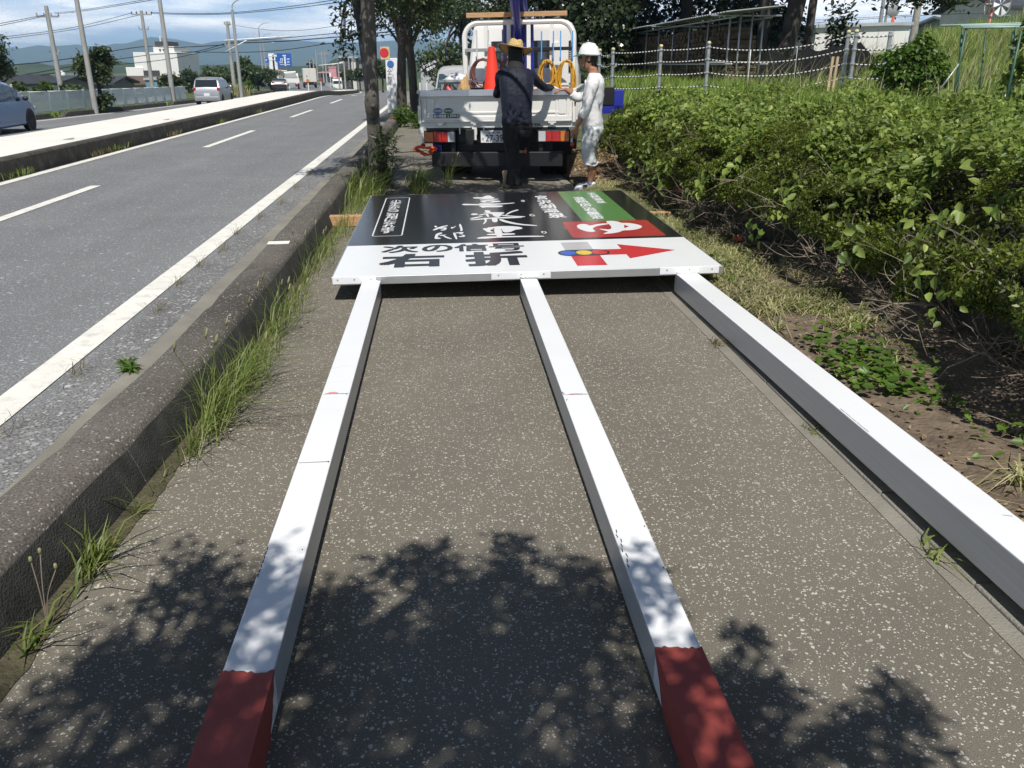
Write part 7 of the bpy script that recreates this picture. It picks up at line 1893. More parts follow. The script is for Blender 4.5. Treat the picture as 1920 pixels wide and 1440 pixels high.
house('shed', 272, 300, 108, 150, 149, 'wall_blue', 'roof_sheet', 'pale blue shed by the pole below the white building', ridge='flat', zb=-3.0, over=0.15)
house('house', 152, 208, 95, 157, 147, 'wall_grey', 'roof_dark', 'dark roofed house behind the roadside tree', ridge='x', zb=-2.8, wins=((0.06, 0.2, 0.6, 0.9), (0.55, 0.75, 0.6, 0.9)))
house('house', 120, 154, 100, 156, 150, 'wall_grey', 'roof_dark', 'low dark roofed house right of the grey utility pole', ridge='x', zb=-2.8)
house('house', 62, 110, 85, 155, 147, 'wall_grey', 'roof_dark', 'grey house with a stepped dark roof left of the utility pole', ridge='x', zb=-2.5, wins=((0.5, 0.62, 0.55, 0.85),))
house('house', 84, 118, 105, 151, 149, 'wall_cream', 'roof_sheet', 'pale flat roofed building behind the grey house', ridge='flat', zb=-2.5, over=0.2)
house('house', 2, 40, 75, 160, 145, 'wall_cream', 'roof_dark', 'cream house with a dark gabled roof above the blue car', ridge='y', zb=-2.0, wins=((0.3, 0.45, 0.7, 0.92),), over=0.3)
wt = empty('water_tank', tuple(P(117, 152, 120)), label='small white spherical water tank on legs beyond the houses', cat='water tank')
MB().ball((0, 0, 0.75), 0.55, 14, 9).build('tank', M['white_paint'], wt, smooth=True)
for i in range(4): MB().tube([(0.35 * math.cos(i * 1.57), 0.35 * math.sin(i * 1.57), 0.4), (0.4 * math.cos(i * 1.57), 0.4 * math.sin(i * 1.57), -1.2)], 0.04, 5).build('leg', M['white_paint'], wt)
for i, (px_, y0) in enumerate(((128, 143), (134, 137))):
    q = P(px_, 150, 100); tq = P(px_, y0, 100)
    an = empty('antenna', tuple(q), label='thin rooftop television aerial ' + ('left of the taller one' if i == 0 else 'that is the taller of two') + ' beside the white tank', cat='aerial')
    MB().tube([(0, 0, 0), (0, 0, tq.z - q.z)], 0.025, 4).build('mast', M['steel'], an)
    for k in range(3): MB().tube([(-0.4, 0, (tq.z - q.z) - 0.12 * k - .05), (0.4, 0, (tq.z - q.z) - 0.12 * k - .05)], 0.015, 4).build('rod', M['steel'], an)
# town ahead
house('shop', 602, 634, 205, 137, 136, 'wall_dark', 'roof_pink', 'long dark shop front with a pink roof at the end of the road', ridge='flat', zb=-5.5, depth=10, over=0.6)
bq = house('shop', 616, 630, 200, 127, 126, 'roof_pink', 'roof_pink', 'upright pink shop sign block above the pink roof', ridge='flat', zb=-1.0, depth=3, over=0.1)
house('apartment_building', 640, 657, 190, 108, 107, 'wall_dark', 'roof_sheet', 'charcoal apartment block behind the poles at the road end', ridge='flat', zb=-5, depth=10, wins=((0.1, 0.4, 0.8, 0.9), (0.55, 0.85, 0.8, 0.9), (0.1, 0.4, 0.6, 0.7), (0.55, 0.85, 0.6, 0.7)))
house('apartment_building', 658, 666, 186, 109, 108, 'wall_cream', 'roof_sheet', 'slim white apartment tower beside the charcoal block', ridge='flat', zb=-5, depth=8, wins=((0.2, 0.5, 0.55, 0.75),))
house('apartment_building', 666, 682, 188, 113, 110, 'wall_grey', 'roof_dark', 'grey apartment block half hidden by the nearest trunk', ridge='flat', zb=-5, depth=9, wins=((0.1, 0.4, 0.7, 0.8), (0.5, 0.8, 0.7, 0.8), (0.1, 0.4, 0.5, 0.6)))
house('garage', 788, 832, 78, 108, 106, 'roof_sheet', 'roof_sheet', 'plain grey metal clad building behind the small tilted sign', ridge='flat', zb=-1.2, depth=8, over=0.15)
house('house', 470, 500, 150, 158, 152, 'wall_cream', 'roof_sheet', 'pale low building behind the roadside trees', ridge='flat', zb=-3.5)

r_ = random.Random(5)
for i, (x, y, h, w) in enumerate(((9.4, 30.5, 1.7, 1.3), (11.2, 32, 2.0, 1.6), (8.2, 36, 2.4, 1.8), (13.0, 34.5, 2.2, 1.7))):
    bush((x, y, ground(x, y) - 0.1), (w, w, h * 0.6), 2600, 0.2, M['leaf_dark'], ('dark undergrowth at the foot of the straight grey trunk', 'dark undergrowth behind the thick leaning trunk', 'dark undergrowth behind the right end of the wood store', 'dark undergrowth right of the thick trunks before the shed')[i], 400 + i, k=8, shape=4, name='undergrowth_shrub', group='dark undergrowth below the evergreens')
# ------------------------------------------------------------------ beyond the median: fence, poles, wires, trees, traffic
M['fence_white'] = mat('pale green white fence paint', (0.80, 0.84, 0.83), 0.5, var=0.03, vscale=2)
fn = empty('railing_fence', (-18.0, 36, zl(36)), label='white railing fence of upright bars along the far side of the road', cat='fence')
def fz(Y): return zl(Y) - zl(36)
for i in range(16):
    y0 = -2.0 + 2.0 * i; y1 = y0 + 2.0
    o0, o1 = cx(36 + y0), cx(36 + y1); z0, z1 = fz(36 + y0), fz(36 + y1)
    MB().tube([(o0, y0, z0 - 0.2), (o0, y0, z0 + 1.12)], 0.035, 8).build('fence_post', M['fence_white'], fn, smooth='auto')
    for h in (0.22, 1.08): MB().tube([(o0, y0, z0 + h), (o1, y1, z1 + h)], 0.026, 6).build('rail', M['fence_white'], fn, smooth=True)
    m = MB()
    for k in range(1, 18):
        t = k / 18; m.box((o0 + (o1 - o0) * t, y0 + 2 * t, z0 + (z1 - z0) * t + 0.65), (0.022, 0.03, 0.86))
    m.build('bars', M['fence_white'], fn)['kind'] = 'stuff'

M['pole_grey'] = mat('grey concrete pole', (0.34, 0.335, 0.32), 0.85, var=0.12, vscale=2)
M['pole_steel'] = mat('painted steel pole', (0.36, 0.37, 0.37), 0.5, 0.2, var=0.08, vscale=2)
def crossarm(h, w, n=4, curl=False):
    def f(o, top):
        MB().box((0, 0, top - h), (w, 0.12, 0.12)).build('crossarm', M['steel'], o)
        for i in range(n):
            x = -w / 2 + w * i / (n - 1)
            MB().lathe([(0.04, 0), (0.08, 0.06), (0.05, 0.12), (0.07, 0.17), (0.02, 0.24)], 8, o=(x, 0, top - h + 0.05)).build('insulator', M['chassis'] if curl else M['tub_grey'], o)
    return f
def two(*fs):
    def f(o, t):
        for q in fs: q(o, t)
    return f
PL = {}
PL['a'] = simplepole(115, 72, 11, 168, 0.17, 'grey concrete utility pole with a short crossarm behind the left fence', mt='pole_grey', extra=two(crossarm(0.75, 1.6, 4), crossarm(3.4, 0.7, 2)))
PL['b'] = simplepole(178, 44.7, -60, 200, 0.115, 'stout grey pole standing in front of the fence beside the roadside tree', cat='pole', name='lamp_post', mt='pole_grey', zb=zl(44.7) - .05)
PL['c'] = simplepole(286, 92, 20, 165, 0.17, 'utility pole with a row of dark insulators before the white building', mt='pole_grey', extra=two(crossarm(0.35, 1.9, 5, True), crossarm(1.7, 0.9, 2)))
PL['d'] = simplepole(325, 62, -60, 186, 0.14, 'grey lamp post behind the fence right of the white building', cat='pole', name='lamp_post', mt='pole_grey')
PL['e'] = simplepole(440, 88, 40, 168, 0.16, 'dark weathered utility pole left of the lamp post with the traffic arm', mt='pole_grey', extra=two(crossarm(2.2, 0.8, 2), crossarm(0.3, 0.5, 2)))
def lamp_arm(sx=1.9, rise=0.9, at=0.0, head=True):
    def f(o, top):
        t = top - at
        MB().tube(catmull([(0, 0, t - 0.05), (0.05 * sx, 0, t + rise * .45), (0.35 * sx, 0, t + rise * .85), (sx * 0.85, 0, t + rise)], 4), 0.045, 6).build('lamp_arm', M['pole_steel'], o, smooth=True)
        if head: MB().loft([[(sx * .80, -.1, t + rise - .04), (sx * .80, .1, t + rise - .04), (sx * .80, .1, t + rise + .06), (sx * .80, -.1, t + rise + .06)], [(sx * 1.12, -.07, t + rise), (sx * 1.12, .07, t + rise), (sx * 1.12, .07, t + rise + .06), (sx * 1.12, -.07, t + rise + .06)]]).build('lamp_head', M['white_paint'], o, bevel=0.02)
    return f
def signal_arm(o, top):
    zt = P(453, 76, 76).z - o.location.z
    MB().tube([(-0.9, 0, zt), (4.6, 0, zt + 0.35)], 0.055, 8).build('signal_arm', M['white_paint'], o, smooth=True)
    MB().tube([(-0.9, 0, zt - 0.85), (0.9, 0, zt + 0.02)], 0.04, 6).build('arm_brace', M['white_paint'], o, smooth=True)
PL['f'] = simplepole(453, 76, 18, 178, 0.13, 'tall lamp post with a curved lamp arm and a long white signal arm', cat='lamp post', name='lamp_post', mt='pole_steel', extra=two(lamp_arm(1.9, 0.9), signal_arm))
for px_, Y, yt, yb, lab, sx in ((494.5, 130, 58, 150, 'tallest of three curved lamp posts before the blue direction sign', 1.9), (499, 165, 75, 140, 'middle of three curved lamp posts before the blue direction sign', 2.1), (501, 200, 90, 140, 'smallest of three curved lamp posts before the blue direction sign', 2.0)):
    simplepole(px_, Y, yt, yb, 0.09, lab, cat='lamp post', name='lamp_post', mt='pole_steel', extra=lamp_arm(sx, 1.1), group='curved lamp posts along the road')
for i, (px_, Y, yt, yb, lab) in enumerate(((582.5, 205, 112, 140, 'leftmost short pole before the pink roofed shop'), (589, 210, 111, 138, 'second short pole before the pink roofed shop'), (596, 190, 93, 148, 'tall thin pole above the box truck'), (607.5, 180, 95, 153, 'left of a close pair of poles before the pink roof'), (613, 178, 95, 155, 'right of a close pair of poles before the pink roof'), (637, 150, 108, 164, 'pole rising behind the oncoming white truck'), (648, 140, 110, 164, 'pole with white signal arms right of the oncoming truck'), (656, 165, 91, 150, 'pole with a lamp before the white apartment tower'), (664, 170, 105, 150, 'thin pole between the apartment tower and the nearest trunk'))):
    ex = crossarm(0.6, 1.8, 4) if i in (0, 3, 4) else None
    if i == 6:
        def ex(o, top):
            MB().tube([(0, 0, top - 0.6), (-3.9, 0, top - 1.0)], 0.07, 6).build('signal_arm', M['white_paint'], o, smooth=True)
            MB().tube([(0, 0, top - 0.4), (-1.9, 0, top - 0.95)], 0.05, 6).build('arm_brace', M['white_paint'], o, smooth=True)
    simplepole(px_, Y, yt, yb, 0.13, lab, mt='pole_grey', extra=ex, group='poles at the end of the road')

# overhead wires
def wire(pix, label, r=0.022, sg_=0.0):
    pts = [P(*q) for q in pix]
    o = MB().tube(catmull(pts, 6), r, 4).build('overhead_cable', M['chassis'])
    tag(o, label, 'cable', 'overhead cables across the left sky')
wire([(-120, 62, 60), (0, 44, 66), (88, 27, 72)], 'cable from the left edge to the crossarm of the concrete pole', 0.02)
wire([(-120, 67, 60), (0, 48, 66), (84, 30, 72)], 'lower of the pair of cables from the left edge to the concrete pole crossarm', 0.02)
wire([(101, 24, 72), (145, 20, 60), (268, 0, 45), (420, -30, 38)], 'cable climbing right from the concrete pole over the stout grey pole', 0.014)
wire([(103, 26, 72), (147, 22, 60), (268, 3, 45), (420, -26, 38)], 'second cable climbing right close under its twin from the concrete pole', 0.014)
wire([(-150, 86, 75), (0, 70, 82), (140, 51, 88), (248, 24, 92)], 'cable from the left edge up to the dark insulators', 0.022)
wire([(-150, 90, 75), (0, 74, 82), (145, 54, 88), (262, 28, 92)], 'lower cable from the left edge up to the dark insulators', 0.022)
wire([(283, 23, 92), (340, 25, 90), (430, 24, 84), (560, 10, 70), (720, -16, 60)], 'cable sagging right from the dark insulators past the lamp posts', 0.024)
wire([(283, 25, 92), (345, 27, 90), (430, 26, 84), (560, 14, 70), (720, -8, 60)], 'lower cable sagging right from the dark insulators past the lamp posts', 0.024)
wire([(-100, 128, 70), (30, 121, 78), (130, 110, 86), (262, 88, 92), (330, 89, 92), (425, 84, 88)], 'thick cable crossing before the mountains to the weathered pole', 0.035)
wire([(-100, 152, 70), (30, 142, 78), (150, 122, 86), (280, 103, 92), (360, 98, 90), (428, 80, 88)], 'cable crossing low over the rooftops to the weathered pole', 0.032)
wire([(-100, 160, 70), (40, 146, 78), (130, 133, 84), (215, 122, 90), (320, 110, 92), (426, 86, 88)], 'lowest cable over the rooftops left of the white building', 0.03)
wire([(425, 45, 88), (500, 56, 80), (560, 57, 74), (620, 50, 66), (670, 41, 60), (760, 20, 52)], 'thin cable sagging from the top of the weathered pole', 0.016)
wire([(432, 79, 88), (500, 74, 84), (590, 66, 78), (670, 58, 70), (780, 42, 62)], 'upper of three dark cables running right from the weathered pole', 0.026)
wire([(432, 81, 88), (520, 78, 84), (600, 72, 78), (670, 66, 70), (780, 54, 62)], 'middle of three dark cables running right from the weathered pole', 0.04)
wire([(340, 97, 92), (440, 98, 88), (520, 95, 84), (600, 84, 78), (670, 74, 70), (780, 56, 62)], 'lower of three dark cables running right past the blue sign', 0.028)
wire([(1500, 45, 60), (1620, 36, 58), (1700, 31, 56), (1790, 26, 52), (1960, 26, 50)], 'thin cable across the right sky behind the white shed', 0.014)
wire([(1520, 38, 60), (1600, 34, 58), (1708, 28, 46)], 'thin cable from the trees to the pole by the white shed', 0.012)

# blue direction sign and its mast
def panel(px0, px1, y0, y1, Y, mt, parent, nm='panel', dep=0.08, off=0.0):
    a = P(px0, y1, Y); b = P(px1, y0, Y); o_ = parent.location
    return MB().box(((a.x + b.x) / 2 - o_.x, off, (a.z + b.z) / 2 - o_.z), (b.x - a.x, dep, b.z - a.z)).build(nm, M[mt], parent)
M['guide_blue'] = mat('blue guide sign', (0.015, 0.10, 0.42), 0.4, var=0.03)
Y = 170
ds_ = empty('direction_sign', (P(511, 160, Y).x, Y, zl(Y)), label='blue overhead direction sign with white arrows on a white mast', cat='road sign')
panel(508, 512.5, 100, 160, Y, 'white_paint', ds_, 'mast', 0.3, 0.4); panel(515, 518, 103, 160, Y, 'white_paint', ds_, 'mast', 0.3, 0.4)
panel(503, 523, 104.5, 106, Y, 'white_paint', ds_, 'mast_arm', 0.2, 0.3); panel(503, 523, 111, 112.5, Y, 'white_paint', ds_, 'mast_arm', 0.2, 0.3); panel(516, 524, 120, 121.2, Y, 'white_paint', ds_, 'mast_arm', 0.2, 0.3)
gb = panel(521, 545.5, 100, 125, Y, 'guide_blue', ds_, 'sign_panel')
for b in ((534, 535.2, 106, 123.5), (525.5, 544, 120.6, 121.6), (526, 527, 110, 114), (526, 529, 109.4, 110.4), (529.5, 530.5, 109.5, 114), (538, 543, 109.5, 110.5), (538, 543, 111.5, 112.3), (538.5, 543, 115, 116), (538.5, 543, 117, 117.8), (530, 532.5, 103, 105.5), (533.5, 536, 103, 105.5), (524, 531, 115.5, 116.3), (524, 531, 117.2, 118)):
    q = panel(*b, Y - 0.001, 'letter_white', ds_, 'sign_marking', 0.02, -0.06)
g2 = panel(516.5, 522, 106.5, 115, Y, 'guide_blue', ds_, 'sign_panel', 0.08, 0.15); g2 = panel(495, 503.5, 108.5, 117.5, Y, 'guide_blue', ds_, 'sign_panel')
for b in ((497, 501, 111, 112), (497, 501, 113.5, 114.3)): panel(*b, Y, 'letter_white', ds_, 'sign_marking', 0.02, -0.06)
Y = 185
tl = empty('traffic_light', (P(527, 165, Y).x, Y, zl(Y)), label='traffic light on a pale arm above the black car', cat='traffic light')
panel(516.5, 517.4, 128, 160, Y, 'white_paint', tl, 'mast', 0.15); panel(517, 538, 131.6, 133.4, Y, 'white_paint', tl, 'arm', 0.15)
panel(522.5, 527.5, 130.3, 133, Y, 'tub_grey', tl, 'housing', 0.3, -0.2)
M['red_light'] = bpy.data.materials.new('lit red signal'); M['red_light'].use_nodes = True
nb = M['red_light'].node_tree.nodes['Principled BSDF']; nb.inputs['Base Color'].default_value = (0.5, 0.02, 0.02, 1); nb.inputs['Emission Color'].default_value = (1, 0.03, 0.02, 1); nb.inputs['Emission Strength'].default_value = 0.9
q = P(526.3, 131.6, Y) - tl.location; MB().lathe([(0.14, 0), (0.10, -0.04), (0.01, -0.05)], 12, o=(q.x, -0.36, q.z), M=Matrix.Rotation(R(-90), 3, 'X')).build('light', M['red_light'], tl)
def post_sign(px_, Y, ytop, ybase, label, disc_mt, wpx, name='delineator', side='l', disc_y=None):
    b = P(px_, ybase, Y); t = P(px_, ytop, Y)
    o = empty(name, (b.x, Y, b.z), label=label, cat='marker post')
    MB().tube([(0, 0, -0.3), (0, 0, t.z - b.z)], 0.05, 8).build('post', M['white_paint'], o, smooth='auto')
    r_ = wpx * Y / 1661 / 2
    MB().lathe([(r_, 0), (r_, 0.03), (0.01, 0.035)], 16, o=(0, -0.06, t.z - b.z - r_ * .7), M=Matrix.Rotation(R(90), 3, 'X')).build('disc', M[disc_mt], o)
    return o
post_sign(579, 78, 149, 171, 'white marker post with an amber disc at the end of the median', 'lamp_amber', 6)
post_sign(602.5, 120, 148, 165.5, 'white post with a round red sign on the median tip', 'lamp_red', 4.5, 'road_sign')
post_sign(547.5, 150, 133, 160, 'round red sign above the crane lorry ahead', 'lamp_red', 3.6, 'road_sign')
for px_, y, lab in ((619, 140, 'small white square sign left of the oncoming truck'), (654.5, 134, 'small white square sign by the apartment block')):
    t = P(px_, y, 150); tag(MB().box(t, (0.28, 0.06, 0.62)).box(t + Vector((0, .06, -1.2)), (0.06, 0.06, 2.4)).build('street_sign', M['white_paint']), lab, 'sign')
for px_, lab in ((787.5, 'left of two little white posts beyond the truck'), (800, 'right of two little white posts beyond the truck')):
    b = P(px_, 163, 42); t = P(px_, 155, 42); tag(MB().tube([(b.x, 42, b.z - .2), t], 0.035, 8).build('marker_post', M['white_paint']), lab, 'post')

# pillar signs among the street trees, tilted little sign
ps = empty('pillar_sign', (-1.62, 30, 0.0), rz=R(6), label='white pillar sign with blue and red discs behind the second street tree', cat='sign')
MB().box((0.06, 0.02, 0.90), (0.52, 0.12, 1.74)).build('pillar', M['white_paint'], ps, bevel=0.01)
MB().box((0.17, -0.043, 0.42), (0.28, 0.004, 0.76)).build('cream_panel', M['wall_cream'], ps)
MB().lathe([(0.115, 0), (0.115, 0.008), (0.1, 0.01)], 20, o=(-0.04, -0.045, 1.58), M=Matrix.Rotation(R(90), 3, 'X')).build('blue_disc', M['sticker_blue'], ps)
MB().box((-0.20, -0.02, 1.92), (0.30, 0.06, 0.40)).build('yellow_board', M['cap_yellow'], ps, bevel=0.005)
MB().lathe([(0.15, 0), (0.15, 0.008), (0.13, 0.01)], 20, o=(-0.23, -0.05, 1.93), M=Matrix.Rotation(R(90), 3, 'X')).build('red_disc', M['sign_red2'], ps)
rotv = Matrix.Translation((0, -0.0425, 0)) @ Matrix.Rotation(R(90), 4, 'X')
for i, ch in enumerate('全館'): text('lettering', ch, (-0.17, 1.24 - i * 0.24, 0.0, 1.44 - i * 0.24), M['ink'], ps, z=0, rot=rotv)
gp = simplepole(775, 27.2, 95, 188, 0.055, 'light grey steel post just right of the third street tree', cat='post', name='steel_post', mt='steel')
tsn = empty('tilted_sign', tuple(P(817, 158, 40)), rot=(0, R(-24), 0), label='small tilted dark board with white lettering beyond the left of the truck', cat='sign')
MB().tube([(0.02, 0.03, -0.5), (0, 0.03, 0.95)], 0.02, 6).build('stick', M['stake'], tsn)
MB().box((0.10, 0, 0.80), (0.74, 0.03, 0.36)).build('board', M['sign_black'], tsn)
rt2 = Matrix.Translation((0, -0.0165, 0)) @ Matrix.Rotation(R(90), 4, 'X')
text('lettering', 'さつまいも', (-0.22, 0.82, 0.44, 0.95), M['letter_white'], tsn, z=0, rot=rt2, bold=0.03)
text('lettering', '直売中', (-0.12, 0.65, 0.32, 0.78), M['letter_white'], tsn, z=0, rot=rt2, bold=0.03)

# ---- roadside trees and shrubs on the far side
def fartree(px_, Y, y_top, y_bot, wpx, label, n=2600, size=0.3, leaf='leaf_far', trunkh=None, seed=1, group='roadside trees on the far side', zb=None):
    c = P(px_, (y_top + y_bot) / 2, Y); zt = P(px_, y_top, Y).z; zbm = P(px_, y_bot, Y).z; w = wpx * Y / 1661 / 2
    g_ = (zl(Y) - 0.2) if zb is None else zb
    r_ = random.Random(seed); L_ = []
    for i in range(9):
        a = r_.uniform(0, 6.28); rr = w * 0.6 * math.sqrt(r_.random()); q = w * r_.uniform(.38, .55)
        z = r_.uniform(zbm + q * .3, zt - q * .75) - g_
        L_.append(((rr * math.cos(a), rr * math.sin(a), z), (q, q, q * .8)))
    return tree('roadside_tree', (c.x, Y, g_), L_, (max(0.5, (zbm - g_) + 0.35 * (zt - zbm)), 0.12, 0.08), n, size, M[leaf], M['bark_dark'], label, group=group, seed=seed, limbs=6, clump=0.2)
fartree(-12, 43, 62, 172, 95, 'spreading tree cut by the left edge above the blue car', 5200, 0.16, seed=81)
fartree(178, 46, 88, 150, 74, 'round headed roadside tree on a thin trunk beside the stout grey pole', 4200, 0.17, 'leaf_street', seed=82)
r_t = fartree(352, 112, 130, 172, 60, 'low dark tree directly behind the silver minivan', 2600, 0.34, 'leaf_street', seed=83)
fartree(322, 78, 137, 168, 46, 'dark rounded tree by the lamp post right of the white building', 2600, 0.26, 'leaf_street', seed=84)
fartree(408, 100, 124, 172, 66, 'broad green tree left of the weathered utility pole', 3400, 0.32, seed=85)
fartree(455, 108, 104, 166, 64, 'tallest of the green trees, behind the lamp post with the signal arm', 4600, 0.34, seed=86)
fartree(482, 112, 121, 160, 44, 'dark tree right of the tallest roadside tree', 3000, 0.32, 'leaf_street', seed=87)
fartree(506, 122, 122, 158, 30, 'dark tree beside the lamp posts left of the black car', 2400, 0.32, 'leaf_street', seed=88)
fartree(584, 240, 114, 134, 18, 'dark conifer like tree behind the box truck', 1500, 0.5, 'leaf_dark', seed=89, zb=-5)
for i, (px_, Y, yt, lab) in enumerate(((647, 150, 130, 'left of the street trees beyond the oncoming truck'), (660, 140, 131, 'middle of the street trees beyond the oncoming truck'), (674, 132, 128, 'right of the street trees, next to the nearest trunk'), (716, 95, 113, 'street tree seen left of the pillar sign'))):
    fartree(px_, Y, yt, 150 if i < 3 else 142, 18 if i < 3 else 38, lab, 1500, 0.34, 'leaf_street', seed=90 + i, zb=zr(Y), group='street trees beyond the bend')
fartree(635, 210, 130, 152, 14, 'dark tree beside the pink roofed shop', 1200, 0.45, 'leaf_street', seed=97, zb=-5)
for i, (px_, Y, yt, yb, wpx, leaf, lab) in enumerate(((197, 45.5, 168, 200, 34, 'leaf_street', 'dark shrub at the foot of the roadside tree'), (90, 60, 152, 172, 24, 'leaf_bright', 'yellow green shrub behind the white fence'), (76, 58, 160, 174, 24, 'leaf_far', 'low shrub behind the left end of the white fence'), (133, 62, 157, 172, 36, 'leaf_far', 'low shrub behind the fence right of the concrete pole'), (34, 52, 152, 178, 38, 'leaf_far', 'shrub below the cream house above the blue car'), (293, 63, 172, 188, 26, 'leaf_far', 'pale weed bush growing through the white fence'), (466, 84, 154, 176, 22, 'leaf_bright', 'bright green bush right of the lamp post foot'), (336, 80, 158, 176, 30, 'leaf_street', 'dark shrub behind the right end of the white fence'), (386, 85, 152, 180, 50, 'leaf_street', 'hedge like shrub behind the silver minivan'))):
    c = P(px_, yb, Y); h = (yb - yt) * Y / 1661; w = wpx * Y / 1661 / 2
    bush((c.x, Y, c.z - 0.1), (w, w, h * 0.6), 900, 0.16 if Y < 62 else 0.22, M[leaf], lab, 300 + i, k=6, shape=4, group='shrubs on the far side')
g_ = np.random.default_rng(44)
n = 5000; yy = 36 + 75 * g_.random(n); xx = -17.4 - 1.6 * g_.random(n)
blades('verge_grass', np.stack([xx + np.array([cx(q) for q in yy]), yy, np.array([zl(q) - 0.05 for q in yy])], 1), 0.28, 0.04, M['grass_tuft'], lean=0.6, rng=g_)['kind'] = 'stuff'
c = P(440, 172, 82); n = 500
blades('dry_grass', np.stack([c.x + g_.normal(0, .6, n), 82 + g_.normal(0, .6, n), np.full(n, c.z - .4)], 1), 1.0, 0.05, M['grass_dry'], lean=0.4, rng=g_)['kind'] = 'stuff'
for i, Y in enumerate((13.2, 16.5, 17.2, 21, 25.5, 31)):          # tufts at the foot of the median kerb
    n = 60; blades('kerb_weed', np.stack([-6.32 + g_.normal(0, .03, n), Y + g_.normal(0, .25, n), np.zeros(n)], 1), 0.12, 0.01, M['grass_sedge' if i % 2 else 'grass_tuft'], lean=0.9, rng=g_)['kind'] = 'stuff'
# cable shadow caster over the near lanes is the real cable crossing above the road
# ------------------------------------------------------------------ cars and lorries
def car(label, loc, rz, L_, W_, H_, paint, st, kind='car', win=(0, 1), rear_glass=True, wheel_r=0.31, wb=None, tail='red', group=None, front=True):
    """st: stations along the length, rear to front: (t, z bottom, z belt, z top, half-width factor)"""
    o = empty(kind, loc, rz=rz, label=label, cat='car', group=group)
    rings = []
    for t, zb, zbelt, zt, f in st:
        y = (t - 0.5) * L_; w = W_ / 2 * f; gh = max(0.0, zt - zbelt)
        wr = w - 0.20 * gh * 0.9
        half = [(w * 0.90, zb), (w * 0.985, zb + 0.06), (w, zb + (zbelt - zb) * 0.5), (w * 0.985, zbelt), (wr + (w * 0.985 - wr) * 0.12, zbelt + gh * 0.86), (wr * 0.9, zt - 0.012), (wr * 0.5, zt + 0.01)]
        ring = [(x, y, z) for x, z in half] + [(0, y, zt + 0.016)] + [(-x, y, z) for x, z in reversed(half)]
        rings.append(ring)
    m = MB().loft(rings, True)
    body = m.build('body', paint, o, smooth='auto')
    n = len(rings[0])
    def patch(name, faces, mt, parent=o, off=0.006):
        mm = MB()
        for (i0, i1, j0, j1, shrink) in faces:
            q = [Vector(rings[i0][j0]), Vector(rings[i1][j0]), Vector(rings[i1][j1]), Vector(rings[i0][j1])]
            c = sum(q, Vector()) / 4; nn = (q[1] - q[0]).cross(q[3] - q[0]).normalized()
            if nn.dot(c - Vector((0, c.y * 0.8, 0.6))) < 0: nn = -nn
            q = [c + (p - c) * shrink + nn * off for p in q]
            mm.add(q, [(0, 1, 2, 3)])
        return mm.build(name, mt, parent)
    return o, rings, patch
def wheels(o, L_, W_, r, yr, yf, w=0.2, hub='alu'):
    for y in (yr, yf):
        for s_ in (-1, 1):
            x = s_ * (W_ / 2 - w * 0.48)
            t = MB().lathe([(r * 0.66, -w / 2), (r * 0.94, -w / 2), (r, -w / 2 + 0.02), (r, w / 2 - 0.02), (r * 0.94, w / 2), (r * 0.66, w / 2)], 24, o=(x, y, r), axis='X').build('wheel', M['black'], o, smooth='auto')
            m = MB().lathe([(r * 0.66, w * 0.40), (r * 0.55, w * 0.30), (r * 0.05, w * 0.36)] if s_ > 0 else [(r * 0.66, -w * 0.40), (r * 0.55, -w * 0.30), (r * 0.05, -w * 0.36)], 20, o=(x, y, r), axis='X', cap=False)
            for k in range(7):
                a = 2 * math.pi * k / 7
                m.box((x + s_ * w * 0.40, y + r * 0.36 * math.cos(a), r + r * 0.36 * math.sin(a)), (0.02, r * 0.56, r * 0.10), rot=(a, 0, 0))
            m.build('rim', M[hub], t, smooth='auto')
def arch(o, W_, y, r, mt):
    for s_ in (-1, 1):
        MB().lathe([(r * 1.18, -0.01), (r * 1.18, 0.012), (0.02, 0.012)] if s_ > 0 else [(r * 1.18, 0.01), (r * 1.18, -0.012), (0.02, -0.012)], 24, o=(s_ * (W_ / 2 - 0.008), y, r), axis='X').build('wheel_arch', M['chassis'], o)
M['car_blue'] = mat('metallic blue car paint', (0.13, 0.25, 0.46), 0.3, 0.12, var=0.03, coat=0.7)
M['car_silver'] = mat('silver car paint', (0.46, 0.47, 0.49), 0.3, 0.5, var=0.02, coat=0.6)
M['car_black'] = mat('black car paint', (0.012, 0.012, 0.014), 0.2, var=0.02, coat=0.7)
M['car_grey'] = mat('silver grey van paint', (0.50, 0.51, 0.52), 0.35, 0.2, var=0.02, coat=0.5)
M['trim'] = mat('black trim', (0.015, 0.015, 0.016), 0.5)
def lamp_box(o, c, d, mt, nm='tail_lamp'): return MB().box(c, d).build(nm, M[mt], o, bevel=min(d) * 0.25)
# 1. the blue people carrier at the left edge
L_, W_, H_ = 4.45, 1.72, 1.60
st = [(0.0, 0.34, 0.80, 0.81, 0.86), (0.015, 0.24, 0.95, 1.02, 0.94), (0.05, 0.20, 0.98, 1.45, 0.98), (0.12, 0.18, 0.97, 1.57, 1.0), (0.28, 0.18, 0.95, 1.61, 1.0), (0.45, 0.18, 0.93, 1.60, 1.0), (0.58, 0.18, 0.92, 1.52, 1.0), (0.68, 0.18, 0.92, 1.32, 1.0), (0.78, 0.18, 0.93, 1.03, 0.99), (0.86, 0.20, 0.86, 0.90, 0.97), (0.94, 0.22, 0.72, 0.78, 0.92), (0.985, 0.26, 0.58, 0.64, 0.82), (1.0, 0.34, 0.50, 0.55, 0.72)]
bx0 = P(65, 233, 30.2).x - 0.86
o, rg, patch = car('metallic blue people carrier driving away at the left edge', (bx0 - 0.05, 28.9, zl(28.9)), R(3), L_, W_, H_, M['car_blue'], st, 'car')
